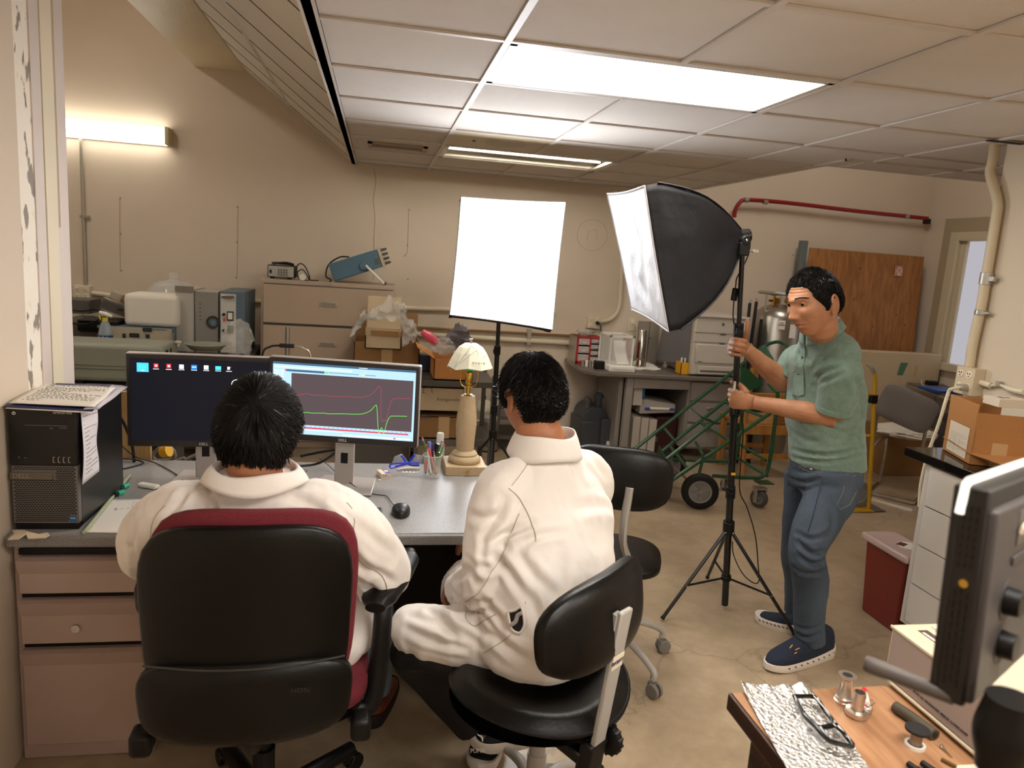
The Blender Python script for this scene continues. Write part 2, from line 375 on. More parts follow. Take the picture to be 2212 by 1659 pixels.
def troffer(i, j, label, vert=False):
    x0, y0 = TX+i*TS, TY+j*TS; t = thing('ceiling_light', label, 'ceiling light', (x0+TS, y0+TS/2, CZ))
    f = MB(); a, b, c_, d = x0+.012, y0+.012, x0+2*TS-.012, y0+TS-.012
    for lo, hi in (((a, b), (c_, b+.028)), ((a, d-.028), (c_, d)), ((a, b), (a+.028, d)), ((c_-.028, b), (c_, d))): f.box(lo+(CZ-.002,), hi+(CZ+.014,))
    f.box((a, b, CZ+.014), (c_, d, CZ+.1))
    build('frame', f, m_tbar, t, bevel=.002); build('diffuser', MB().box((a+.028, b+.028, CZ+.002), (c_-.028, d-.028, CZ+.008)), m_diff, t); return t
troffer(0, 0, 'large lit rectangular ceiling light with clear ribbed diffuser, nearest in the ceiling')
troffer(0, -4, 'unseen ceiling light added for fill behind the camera over the desk aisle'); troffer(3, -4, 'unseen ceiling light added for fill behind the camera on the right'); troffer(0, -8, 'unseen ceiling light added for fill at the rear of the room')  # added fixtures behind the camera, out of view, supplying the room's fill light
x0, y0 = TX, TY+4*TS
t = thing('ceiling_light', 'open ceiling light with one bare glowing tube and its cover missing', 'ceiling light', (x0+TS, y0+TS/2, CZ))
f = MB(); a, b, c_, d = x0+.012, y0+.012, x0+2*TS-.012, y0+TS-.012
m_refl = mat('fixture_white', 'e8e2d4', .35)
for lo, hi in (((a, b), (c_, b+.02)), ((a, d-.05), (c_, d)), ((a, b), (a+.03, d)), ((c_-.05, b), (c_, d))): f.box(lo+(CZ-.006,), hi+(CZ+.012,))
f.box((a, b, CZ+.1), (c_, d, CZ+.11)).box((a, b, CZ+.01), (a+.005, d, CZ+.1)).box((c_-.005, b, CZ+.01), (c_, d, CZ+.1)).box((a, b, CZ+.01), (c_, b+.005, CZ+.1)).box((a, d-.005, CZ+.01), (c_, d, CZ+.1))
build('housing', f, m_refl, t, bevel=.002)
build('reflector', MB().box((a+.03, b+.3, CZ+.02), (c_-.05, b+.34, CZ+.1)).box((a+.03, d-.09, CZ+.0), (c_-.06, d-.055, CZ+.014)), m_refl, t)
build('tube', MB().cyl((a+.05, b+.2, CZ+.035), (c_-.09, b+.2, CZ+.035), .016), emis('tube_glow', (1, .96, .86), L_TUBE), t)
build('tube', MB().cyl((a+.05, b+.42, CZ+.045), (c_-.09, b+.42, CZ+.045), .013), mat('tube_unlit', 'd9d3c4', .3), t, label='unlit tube')
for lx, ly, lb in ((3.3, 4.6, 'unseen strip light added for fill high above the plywood corner'), (-2.6, 4.2, 'unseen strip light added for fill high above the storage shelves at left')):  # added out-of-view strips that brighten the high zones on either side
    t = thing('fill_strip', lb, 'ceiling light', (lx, ly, 3.6))
    build('housing', MB().box((lx-.1, ly-.6, 3.62), (lx+.1, ly+.6, 3.75)), m_refl, t, bevel=.01)
    build('lens', MB().box((lx-.09, ly-.58, 3.56), (lx+.09, ly+.58, 3.62)), emis('fill_strip_glow', (1, .95, .88), L_TROFFER*1.6), t, bevel=.02)
# plain panel with a round cover, and the air vent
t = thing('ceiling_panel', 'pale ceiling panel with oval cover beside the open light', 'panel', (TX+.3, TY+3.5*TS, CZ))
build('panel', MB().box((TX+.013, TY+3*TS+.013, CZ+.001), (TX+TS*1.05, TY+4*TS-.013, CZ+.007)), mat('panel_paint', 'd6c7aa', .5), t)
build('cover', MB().lathe([(.13, 0), (.125, -.008), (.1, -.012), (.0, -.012)], (TX+.36, TY+3.5*TS, CZ+.001), 32), mat('panel_cover', 'c9bba3', .5), t)
build('knob', MB().cyl((TX+.16, TY+3.5*TS, CZ), (TX+.16, TY+3.5*TS, CZ-.008), .01, n=12), mat('grey_knob', '77706a', .5), t)
t = thing('ceiling_vent', 'metal air vent with dark slot in the ceiling near the sloping panels', 'vent', (TX-.3, TY+4.5*TS, CZ))
vx, vy = TX-.29, TY+4.5*TS
build('frame', MB().box((vx-.2, vy-.11, CZ-.006), (vx+.2, vy-.07, CZ+.004)).box((vx-.2, vy+.07, CZ-.006), (vx+.2, vy+.11, CZ+.004)).box((vx-.2, vy-.11, CZ-.006), (vx-.17, vy+.11, CZ+.004)).box((vx+.17, vy-.11, CZ-.006), (vx+.2, vy+.11, CZ+.004)), mat('vent_metal', 'a8977d', .5), t)
build('slot', MB().box((vx-.17, vy-.07, CZ-.001), (vx+.17, vy+.07, CZ+.004)), mat('black_void', '15110e', .9), t)
for k in range(2): build('louver', MB().box((vx-.17, vy-.03+.06*k, CZ-.005), (vx+.17, vy-.02+.06*k, CZ+.002)), mat('vent_metal', 'a8977d', .5), t)
# wall fluorescent at upper left with conduit and outlets
p0, p1 = aY(60, 250, BW-.1), aY(372, 296, BW-.1)
zt, zb = 2.455, 2.325
t = thing('wall_light', 'long lit fluorescent light mounted high on the back wall at left', 'wall light', ((-2.2), BW-.06, zb))
xl, xr = -2.75, -1.665
build('lens', MB().box((xl, BW-.105, zb), (xr-.03, BW-.02, zt)), emis('wall_tube_glow', (1, .94, .80), L_WALL), t, bevel=.012)
build('end_cap', MB().box((xr-.035, BW-.11, zb-.004), (xr, BW-.005, zt+.004)), mat('aged_plastic', 'c8b88e', .45), t, bevel=.008)
build('back_plate', MB().box((xl, BW-.02, zb-.003), (xr, BW, zt+.003)), m_refl, t)
m_galv = mat('galvanized', 'b3ada2', .35, metal=.7)
pa = aY(174, 300, BW-.025); pb = aY(184, 618, BW-.025)
build('conduit', MB().tube([pa, (pa.x, BW-.02, 2.1), (pb.x, BW-.02, 1.9), (pb.x, BW-.02, pb.z)], .0125, 10).box((pb.x-.02, BW-.04, 1.71), (pb.x+.045, BW, 1.73)), m_galv, cat='conduit', label='thin vertical steel conduit running down from the wall light at left')
m_ivory = mat('ivory', 'd6cab0', .5); m_dark = mat('near_black', '1a1714', .6)
def outlet_box(c, w, h, d, nrm, label, nx=2, ny=2, dk=m_dark):
    c = Vector(c); t = thing('outlet_box', label, 'outlet', c); n = Vector(nrm); s_ = Vector((0, 0, 1)).cross(n); M_ = frame(c, s_, (0, 0, 1))
    mb = MB(M_).box((-w/2, -h/2, -d), (w/2, h/2, 0)); build('housing', mb, m_ivory, t, bevel=.004)
    for i in range(nx):
        for j in range(ny):
            x, y = (i-(nx-1)/2)*w*.5, (j-(ny-1)/2)*h*.44; rr_ = min(w/nx, h/ny)*.36
            so = build('socket', MB(M_).lathe([(rr_, 0), (rr_, .003), (rr_*.9, .004), (0, .004)], (x, y, 0), 20), m_cream, t)
            build('slots', MB(M_).box((x-rr_*.5, y-.001, .004), (x-rr_*.3, y+rr_*.4, .005)).box((x+rr_*.3, y-.001, .004), (x+rr_*.5, y+rr_*.4, .005)).lathe([(rr_*.17, .004), (rr_*.17, .0052), (0, .0052)], (x, y-rr_*.45, 0), 8), dk, so)
    return t
q = aY(178, 632, BW-.05)
outlet_box((q.x, BW-.07, q.z), .125, .115, .07, (0, -1, 0), 'square four-socket outlet box on the back wall at far left')
q2 = aY(155, 630, BW)
build('wall_conduit', MB().tube([(q.x+.06, BW-.03, q.z-.0), (q.x+.2, BW-.03, q.z-.015), (-.95, BW-.03, 1.12), (-.95, BW-.03, 1.118), (.3, BW-.03, 1.13), (1.6, BW-.03, 1.165)], .019, 12), m_ivory, cat='conduit', label='horizontal painted conduit along the back wall behind the shelves')
# painted conduit loop beside the balance
co = [aY(x, y, BW-.03) for x, y in ((900, 672), (1075, 685), (1262, 693))]
build('wall_conduit', MB().tube([aY(1296, 694, BW-.03), aY(1318, 690, BW-.03), aY(1334, 672, BW-.03), aY(1340, 640, BW-.03), aY(1344, 560, BW-.03), aY(1345, 470, BW-.03)], .02, 12, sm=5), m_ivory, cat='conduit', label='painted conduit that bends upward beside the balance')
q = aY(1283, 697, BW-.05)
t = outlet_box((q.x, BW-.05, q.z), .12, .11, .05, (0, -1, 0), 'square outlet box with a black plug above the drawer organizer')
build('plug', MB().cyl((q.x+.03, BW-.05, q.z), (q.x+.03, BW-.08, q.z), .016, n=12).tube([(q.x+.03, BW-.08, q.z), (q.x+.05, BW-.1, q.z-.02), (q.x+.07, BW-.07, q.z-.09)], .004, 6, sm=4), m_dark, t)
q = aY(1366, 701, BW-.02)
t = thing('wall_outlet', 'ivory wall outlet plate with a cream cord above the steel tube', 'outlet', (q.x, BW-.01, q.z))
build('plate', MB().box((q.x-.04, BW-.008, q.z-.065), (q.x+.04, BW, q.z+.065)), m_ivory, t, bevel=.003)
build('socket', MB().cyl((q.x, BW-.008, q.z+.03), (q.x, BW-.014, q.z+.03), .02, n=16), m_cream, t)
build('cord', MB().tube([(q.x, BW-.02, q.z+.01), (q.x+.03, BW-.05, q.z-.01), (q.x+.05, BW-.04, q.z-.1), (q.x+.04, BW-.04, q.z-.2)], .007, 8, sm=5), m_ivory, t)
# lower rails on the back wall
build('wall_rail', MB().tube([aY(900, 707, BW-.025), aY(1262, 727, BW-.025)], .011, 10), mat('copper_brown', '8d6d4a', .4, metal=.5), cat='pipe', label='thin brown pipe low along the back wall')
build('wall_pipe', MB().tube([aY(900, 722, BW-.03), aY(1248, 742, BW-.03)], .023, 12), m_ivory, cat='pipe', label='thick painted pipe just below the thin brown pipe on the back wall')
q = aY(1143, 725, BW-.04); build('pipe_bracket', MB().box((q.x-.02, BW-.05, q.z-.09), (q.x+.02, BW-.01, q.z+.06)), m_galv, cat='bracket', label='steel strut bracket under the thick painted pipe', bevel=.002)
# red pipe
m_redpipe = mat('red_pipe', '8e1418', .35, spec=.6)
pp = [(1586, 470), (1588, 455), (1598, 438), (1615, 432), (1700, 438), (1860, 457), (2004, 472)]
t = thing('red_pipe', 'red painted conduit curving along the back wall above the plywood', 'pipe', aY(1800, 452, BW-.03))
build('pipe', MB().tube([aY(x, y, BW-.3 if i > 4 else BW-.03) if False else aY(x, y, 6.42) for i, (x, y) in enumerate(pp)], .019, 12, sm=5), m_redpipe, t)
for (x, y) in ((1612, 432), (1653, 436), (1958, 467)):
    q = aY(x, y, 6.42); build('coupling', MB().cyl((q.x-.02, q.y, q.z), (q.x+.02, q.y, q.z-.002), .023, n=14), m_galv, t)
q = aY(2005, 475, 6.42); build('elbow', MB().box((q.x-.02, q.y-.02, q.z-.04), (q.x+.02, q.y+.05, q.z+.01)), m_dark, t, bevel=.006)
q = aY(1583, 492, 6.42)
t = thing('control_panel', 'small ivory wall control box at the end of the red pipe', 'control box', (q.x, 6.42, q.z-.1))
build('housing', MB().box((q.x-.06, 6.40, q.z-.13), (q.x+.06, BW, q.z+.04)), m_ivory, t, bevel=.004)
build('faceplate', MB().box((q.x-.005, 6.394, q.z-.12), (q.x+.045, 6.4, q.z+.03)), mat('white_plastic', 'e6e2d8', .4), t, bevel=.002)
for k in range(4): build('button', MB().box((q.x+.01, 6.39, q.z+.01-.03*k), (q.x+.03, 6.394, q.z+.02-.03*k)), m_galv, t)
# big painted pipe and outlet box on the right hand wall corner
t = thing('riser_pipe', 'thick ivory conduit bending down the corner of the right wall', 'pipe', (2.93, 3.24, 1.3))
pr = [(2152, 290), (2145, 345), (2139, 372), (2148, 410), (2155, 440), (2150, 480), (2130, 600), (2120, 660), (2102, 740), (2094, 792)]
m_rise = mat('riser_paint', 'c6b698', .45)
build('pipe', MB().tube([aX(x, y, 2.94) for x, y in pr], .0235, 14, sm=5), m_rise, t)
for (x, y, a) in ((2130, 602, .03), (2119, 675, .012)):
    q = aX(x, y, 2.94); build('coupling', MB().cyl(q-Vector((0, 0, a)), q+Vector((0, 0, a)), .0285, n=16).cb(q+Vector((0, -.04, 0)), (.02, .03, a*.8)), m_galv, t, bevel=.002)
o0, o1 = aX(2066, 800, 2.905), aX(2106, 805, 2.905)
t = thing('outlet_box', 'large ivory outlet box with four sockets at the foot of the riser pipe', 'outlet', (2.94, o1.y, o1.z-.1))
zc = aX(2094, 792, 2.94).z-.065
build('housing', MB().box((2.905, o1.y, zc-.075), (2.97, o0.y, zc+.065)), m_rise, t, bevel=.004)
dy = o0.y-o1.y
for i in (0, 1):
    for j in (0, 1):
        y = o1.y+dy*(.27+.46*i); z = zc+.03-j*.065
        so = build('socket', MB().lathe([(.019, 0), (.018, .004), (0, .004)], (2.905, y, z), 18, R=Ry(-90)), m_cream, t)
        build('slots', MB().box((2.899, y-.009, z), (2.9015, y-.005, z+.009)).box((2.899, y+.005, z), (2.9015, y+.009, z+.009)).box((2.899, y-.003, z-.011), (2.9015, y+.003, z-.006)), m_dark, so)
q = Vector((2.90, o1.y+dy*.27, zc-.035))
build('extension_lead', MB().cyl(q, q-Vector((.035, 0, 0)), .018, n=14, mi=1).tube([q-Vector((.035, 0, 0)), q+Vector((-.08, 0, -.01)), aX(2048, 850, 2.82), aX(2028, 915, 2.80), aX(2005, 980, 2.78), aX(1990, 1040, 2.76), aX(1986, 1085, 2.75), aX(1986, 1095, 2.75)], .0085, 8, sm=6), [m_ivory, m_galv], cat='cable', label='cream power cord hanging from the large outlet box')
q = aX(2118, 826, 2.95); a_ = aX(2160, 832, 2.95)
t = thing('plug_strip', 'white cord connectors lying along the right wall behind the cardboard box', 'connector', (2.93, 3.0, q.z))
build('plug', MB().tube([q, aX(2140, 833, 2.95)], .014, 10), m_ivory, t); build('cord', MB().tube([aX(2140, 833, 2.95), a_, aX(2185, 842, 2.94), aX(2212, 847, 2.94)], [.006, .006, .012, .014], 8, sm=4), m_ivory, t)
build('clamp', MB().cb(aX(2158, 828, 2.95), (.02, .02, .02)), m_galv, t)
# shade across ceiling trim: black slot where the riser enters
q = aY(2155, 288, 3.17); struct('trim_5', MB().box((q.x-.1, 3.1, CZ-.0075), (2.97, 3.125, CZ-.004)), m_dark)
# ============================================================ steel desk
m_lam = mat('grey_laminate', '9c9a98', .38, var=.22, vscale=260, col2='807e7d')
m_edge = mat('grey_edge', '8a8784', .42, var=.3, vscale=260, col2='6c6a68')
m_taupe = mat('taupe_metal', 'b39c92', .38, var=.05, vscale=5)
m_taupe2 = mat('taupe_shadow_metal', '8c776d', .45)
m_black = mat('black_plastic', '0b0a0a', .45, spec=.4); m_blackg = mat('black_gloss', '0b0b0c', .18)
m_white = mat('white_plastic', 'e6e2d8', .4); m_chrome = mat('chrome', 'c9c6c0', .18, metal=1); m_steel = mat('brushed_steel', 'a9a49b', .32, metal=.9)
m_paper = mat('paper', 'ece6dc', .8); m_ink = mat('ink', '4a4a50', .8); m_graph = mat('pencil_marks', '9a978f', .8)
DX0, DX1, DY0, DY1, DZ = -1.02, .49, 2.19, 2.98, .745
t = desk = thing('office_desk', 'grey-topped steel desk with taupe drawers where the two seated people work', 'desk', ((DX0+DX1)/2, 2.6, 0))
mb = MB().box((DX0, DY0+.012, DZ-.035), (DX1, DY1, DZ))
build('worktop', mb, m_lam, t, bevel=.008)
build('front_edge', MB().box((DX0, DY0-.002, DZ-.037), (DX1+.001, DY0+.0135, DZ-.003)), m_edge, t, bevel=.006)
build('pedestal', MB().box((DX0, 2.235, 0.0), (-.645, 2.95, .708)), m_taupe, t, bevel=.004)
def drawer(z0, z1, lock=False):
    d = build('drawer', MB().box((DX0+.02, 2.212, z0), (-.66, 2.24, z1)), m_taupe, t, bevel=.003)
    mb = MB().slab([(DX0+.02, 2.212, z1), (DX0+.02, 2.196, z1-.004), (DX0+.02, 2.212, z1-.05)], (.34, 0, 0))
    build('pull', mb, m_taupe, d)
    if lock: build('lock', MB().cyl((-.85, 2.213, z0+.05), (-.85, 2.203, z0+.05), .012, n=16), m_chrome, d)
    return d
drawer(.555, .668); drawer(.395, .535, True); drawer(.06, .375)
build('plinth', MB().box((DX0+.02, 2.25, .0), (-.66, 2.26, .055)), m_taupe, t)
build('drawer_gap', MB().box((DX0+.018, 2.225, .672), (-.66, 2.24, .69)).box((DX0+.02, 2.23, .377), (-.66, 2.24, .393)).box((DX0+.02, 2.23, .537), (-.66, 2.24, .553)), m_black, t)
build('modesty_panel', MB().box((-.645, 2.86, .12), (DX1-.03, 2.88, .71)), mat('dark_panel', '2a2320', .6), t)
build('side_panel', MB().box((DX1-.06, 2.3, 0), (DX1-.03, 2.95, .71)), mat('dark_panel', '2a2320', .6), t, bevel=.003)
build('foot_rail', MB().tube([(-.645, 2.62, .12), (.46, 2.62, .12)], .012, 10), m_steel, t)
# ------------------------------------------------------------ computer tower
t = thing('computer_tower', 'black and grey tower computer standing at the left end of the desk', 'computer', (-.935, 2.42, DZ))
X0, X1, Y0, Y1, Z1 = -1.018, -.838, 2.235, 2.62, DZ+.365
build('case', MB().box((X0+.002, Y0+.02, DZ+.006), (X1-.002, Y1, Z1-.004)), mat('tower_case', '1b1a1a', .32), t, bevel=.004)
build('bezel', MB().box((X0, Y0-.002, DZ+.195), (X1, Y0+.03, Z1)), m_blackg, t, bevel=.004)
m_grille = mat('bezel_grey', '6e6966', .4, metal=.3)
g = build('grille', MB().box((X0+.003, Y0, DZ+.02), (X1-.003, Y0+.028, DZ+.195)), m_grille, t, bevel=.002)
mb = MB(); n = 0
for r_ in range(30):
    z = DZ+.026+r_*.0056
    for c_ in range(21):
        x = X0+.008+c_*.0079+(r_ % 2)*.00395
        if x > X1-.011 or (z > DZ+.150 and z < DZ+.178 and x < X0+.118): continue
        if z < DZ+.045 and x > X1-.03: continue
        mb.box((x, Y0-.0006, z), (x+.0058, Y0+.001, z+.0032))
build('holes', mb, m_black, g, smooth=0)
build('foot', MB().box((X0+.006, Y0+.004, DZ), (X1-.006, Y1-.004, DZ+.02)), m_black, t, bevel=.002)
b = build('badge_bar', MB().box((X0-.001, Y0-.004, DZ+.153), (X0+.112, Y0+.002, DZ+.176)), mat('badge_grey', '6a6259', .35, metal=.4), t, bevel=.002)
FX = lambda x, y, z: frame((x, y, z), (1, 0, 0), (0, 0, 1))
build('lettering', MB().text('DELL', .02, FX(X0+.03, Y0-.0045, DZ+.1645)), mat('letter_grey', '8b847b', .4), b)
b = build('sticker', MB().box((X1-.027, Y0-.0015, DZ+.024), (X1-.010, Y0+.001, DZ+.044)), mat('sticker_blue', '1f5f9e', .35), t)
build('lettering', MB().text('intel', .007, FX(X1-.0185, Y0-.0018, DZ+.037)), m_white, b)
b = build('usb_ports', MB(), m_black, t) if 0 else None
mb = MB()
for k in range(4):
    x = X1-.066+k*.0135; mb.box((x, Y0-.003, DZ+.205), (x+.002, Y0-.001, DZ+.223)).box((x, Y0-.003, DZ+.205), (x+.006, Y0-.001, DZ+.207)).box((x, Y0-.003, DZ+.221), (x+.006, Y0-.001, DZ+.223))
build('usb_ports', mb, m_steel, t)
build('model_lettering', MB().text('OPTIPLEX 9020', .0075, FX(X1-.036, Y0-.003, Z1-.012)), m_white, t)
build('power_button', MB().lathe([(.0045, 0), (.0045, .001), (.0032, .001), (.0032, 0)], (X0+.018, Y0-.002, Z1-.016), 16, R=Rx(90), closed=True).box((X0+.0175, Y0-.0035, Z1-.016), (X0+.0185, Y0-.002, Z1-.0105)), m_white, t)
build('drive_slot', MB().box((X0+.045, Y0-.0028, Z1-.05), (X1-.025, Y0-.0022, Z1-.0494)).box((X1-.045, Y0-.003, Z1-.056), (X1-.025, Y0-.0022, Z1-.0552)).box((X1-.07, Y0-.003, Z1-.058), (X1-.063, Y0-.0022, Z1-.057)).box((X0+.025, Y0-.003, DZ+.218), (X0+.027, Y0-.002, DZ+.222)).box((X0+.04, Y0-.003, DZ+.218), (X0+.045, Y0-.002, DZ+.2195)), m_steel, t)
# papers on the tower
def sheet(name, pts, mt_, lab, cat, lines=0, th=.0012, bow=0, grp=None):
    P = [Vector(p) for p in pts]; u = P[1]-P[0]; v = P[3]-P[0]; nr = u.cross(v).normalized()
    def fn(a, b):
        p = P[0].lerp(P[1], a).lerp(P[3].lerp(P[2], a), b); return p+nr*bow*(sin(3.1*a+1)*sin(4*b)*.6+.4*sin(7*a*b+b*3))
    mb = MB().grid(fn, 14, 14); rnd = random.Random(len(lab))
    if lines:
        for k in range(lines):
            b = .93-.86*k/lines; a = .1+rnd.random()*.04
            while a < .9:
                w = .01+rnd.random()*.035; dx = fn(a, b)+nr*(.0016); e = fn(a+w, b+.003*rnd.uniform(-1, 1))+nr*.0016
                mb.tube([dx, dx.lerp(e, .5)+v.normalized()*rnd.uniform(.0, .0018), e], .00045, 3, 1); a += w+.008+rnd.random()*.03
                if rnd.random() < .06: break
    return build(name, mb, [mt_, m_graph], None, label=lab, cat=cat, group=grp, solid=th, smooth=50)
ZT = Z1
def onT(x, y, z=ZT+.002): return aZ(x, y, z)
m_navy = mat('navy_folder', '2a2c5c', .5)
sheet('folder', [onT(8, 878, ZT+.006), onT(200, 888, ZT+.004), onT(262, 832, ZT+.004), onT(98, 826, ZT+.005)], m_navy, 'thin navy folder under the papers on top of the tower computer', 'folder', bow=.002)
sheet('paper_sheet', [onT(12, 882, ZT+.001)+Vector((0, 0, 0)), onT(196, 892, ZT+.001), onT(255, 838, ZT+.001), onT(100, 830, ZT+.001)], m_paper, 'white sheet under the navy folder, at the bottom of the pile on the tower', 'paper', bow=.001)
sheet('document_cover', [onT(180, 884, ZT+.0085), onT(213, 884, ZT+.0085), onT(276, 836, ZT+.0085), onT(242, 830, ZT+.0085)], mat('lavender_plastic', 'b9b2c6', .25), 'clear lavender plastic cover sticking out under the notes on the tower', 'plastic cover', bow=.002)
sheet('paper_sheet', [onT(18, 870, ZT+.013), onT(204, 879, ZT+.013), onT(250, 838, ZT+.013), onT(94, 828, ZT+.013)], m_paper, 'large handwritten sheet lying on top of the tower computer', 'paper', lines=15, bow=.003)
xh = X1+.004
pts = [(xh+.012, 2.30, .865), (xh+.02, 2.45, .90)]
P0 = [aX(180, 1045, xh), aX(215, 1010, xh), aX(210, 880, xh), aX(177, 893, xh)]
sheet('note_paper', [aX(178, 1047, xh+.006), aX(214, 1018, xh+.008), aX(209, 880, xh+.001), aX(176, 892, xh+.001)], mat('note_white', 'e4dfe6', .8), 'long handwritten note hanging down the right side of the tower', 'paper', lines=15, bow=.005)
# torn cardboard scraps at the front
def scrap(px, lab):
    P = [aZ(x, y, DZ+.001+k) for x, y, k in px]
    build('paper_scrap', MB().slab(P, (0, 0, .003)), mat('kraft_pale', 'c9b79c', .85), label=lab, cat='scrap')
scrap([(17, 1167, 0), (40, 1166, .002), (60, 1152, .009), (55, 1147, .01), (26, 1146, .006), (30, 1156, .002)], 'torn beige paper scrap in front of the tower, the left one')
scrap([(61, 1165, 0), (98, 1163, .0), (108, 1157, .004), (104, 1152, .004), (84, 1156, .004), (58, 1149, .008), (54, 1152, .008)], 'crumpled brown scrap in front of the tower, the right one')
# paper sheets on the desk
sheet('paper_sheet', [aZ(183, 1150, DZ+.002), aZ(330, 1152, DZ+.002), aZ(352, 1078, DZ+.002), aZ(240, 1079, DZ+.002)], m_paper, 'white sheet with faint pencil sketch lying beside the tower on the desk', 'paper', bow=.0005)
build('pencil_sketch', MB().tube([aZ(x, y, DZ+.0045) for x, y in ((288, 1085), (300, 1085), (297, 1095), (285, 1095), (288, 1085))], .0004, 4).tube([aZ(x, y, DZ+.0045) for x, y in ((247, 1100), (252, 1097), (250, 1102), (256, 1099))], .0004, 4).tube([aZ(x, y, DZ+.0045) for x, y in ((260, 1099), (266, 1099))], .0004, 4).tube([aZ(x, y, DZ+.0045) for x, y in ((272, 1100), (278, 1097), (281, 1099))], .0004, 4), m_ink, cat='sketch', label='small square drawn in pencil on the white sheet')
build('glass_rod', MB().tube([aZ(181, 1150, DZ+.006), aZ(280, 1027, DZ+.006)], .0055, 12), mat('pale_green_rod', 'a9b195', .25), cat='rod', label='long pale green rod lying along the tower')
m_green = mat('adapter_green', '2fa07c', .4)
for (a, b, lb) in (((265, 1053), (276, 1048), 'green plug adapter beside the tower, the farther one'), ((254, 1067), (266, 1062), 'green plug adapter beside the tower, the nearer one')):
    p, q_ = aZ(*a, DZ+.009), aZ(*b, DZ+.009); t = thing('plug_adapter', lb, 'adapter', (p.x, p.y, DZ), group='green adapters')
    build('body', MB().tube([p, q_], .009, 14), m_green, t, bevel=.001); build('plug', MB().tube([p-(q_-p)*.45, p], .006, 12), m_black, t)
p = aZ(325, 1055, DZ)
Mx = Matrix.Translation(p) @ Matrix.Rotation(radians(-25), 4, 'Z')
build('usb_hub', MB(Mx).box((-.045, -.012, 0), (.03, .014, .016)), m_white, bevel=.006, label='small white hub with a black cable on the desk near the tower', cat='usb hub', seg=3)
build('cable', MB().tube([aZ(345, 1054, DZ+.012), aZ(375, 1045, DZ+.01), aZ(395, 1035, DZ+.006), aZ(350, 1052, DZ+.004), aZ(335, 1060, DZ+.004), aZ(375, 1062, DZ+.004), aZ(420, 1040, DZ+.004), aZ(450, 1022, DZ+.004)], .0018, 6, sm=6), m_black, cat='cable', label='looped black cable beside the small white hub')
build('cable', MB().tube([aY(255, 955, 2.95), aY(290, 985, 2.9), aZ(335, 1000, DZ+.006), aZ(370, 1018, DZ+.004), aZ(395, 1035, DZ+.004)], .0022, 6, sm=6), m_black, cat='cable', label='black cable drooping from behind the tower across the desk')
build('cable', MB().tube([aY(255, 990, 2.95), aY(285, 992, 2.93), aZ(310, 1000, DZ+.006), aZ(278, 1010, DZ+.004), aZ(262, 1013, DZ+.004)], .003, 6, sm=6), m_black, cat='cable', label='short black cable loop at the rear corner of the tower')
build('cable', MB().tube([aY(250, 890, 2.96), aY(268, 915, 2.96), aY(285, 960, 2.95), aY(290, 1000, 2.94)], .006, 8, sm=6), m_black, cat='cable', label='thick black cable running down behind the left monitor')
m_greycab = mat('grey_cable', '77716a', .5)
t = thing('cable_bundle', 'coiled grey cables with a yellow plug under the left monitor', 'cable', (-.72, 3.1, .7))
build('coil', MB().tube([aY(x, y, 3.1) for x, y in ((300, 968), (310, 985), (340, 995), (375, 990), (372, 970), (350, 965), (330, 985), (350, 1000), (395, 995), (440, 975))], .008, 8, sm=6).tube([aY(x, y, 3.06) for x, y in ((298, 975), (315, 998), (360, 1002), (400, 990))], .009, 8, sm=6), m_greycab, t)
build('yellow_plug', MB().cyl(aY(349, 977, 3.0), aY(366, 973, 2.99), .022, .026, 20), mat('yellow_plastic', 'd9a520', .45), t, bevel=.002)
build('wood_board', MB().hexa([aY(262, 1010, 3.0), aY(292, 1003, 3.0), aY(292, 1000, 3.02), aY(262, 1006, 3.02)], [aY(250, 850, 3.0), aY(280, 850, 3.0), aY(280, 848, 3.02), aY(250, 848, 3.02)]) if 0 else MB().box((-.99, 2.995, 0), (-.86, 3.015, 1.01)), wood('pale_pine', 'c8a56e', 'a98350', 5, axis=(8, 8, 1)), cat='board', label='narrow pale wooden board standing behind the tower')
build('grey_panel_post', MB().box((-.62, 3.02, 0), (-.56, 3.04, .9)), mat('grey_metal_dark', '4a4744', .5), cat='post', label='grey metal post behind the stand of the left monitor')
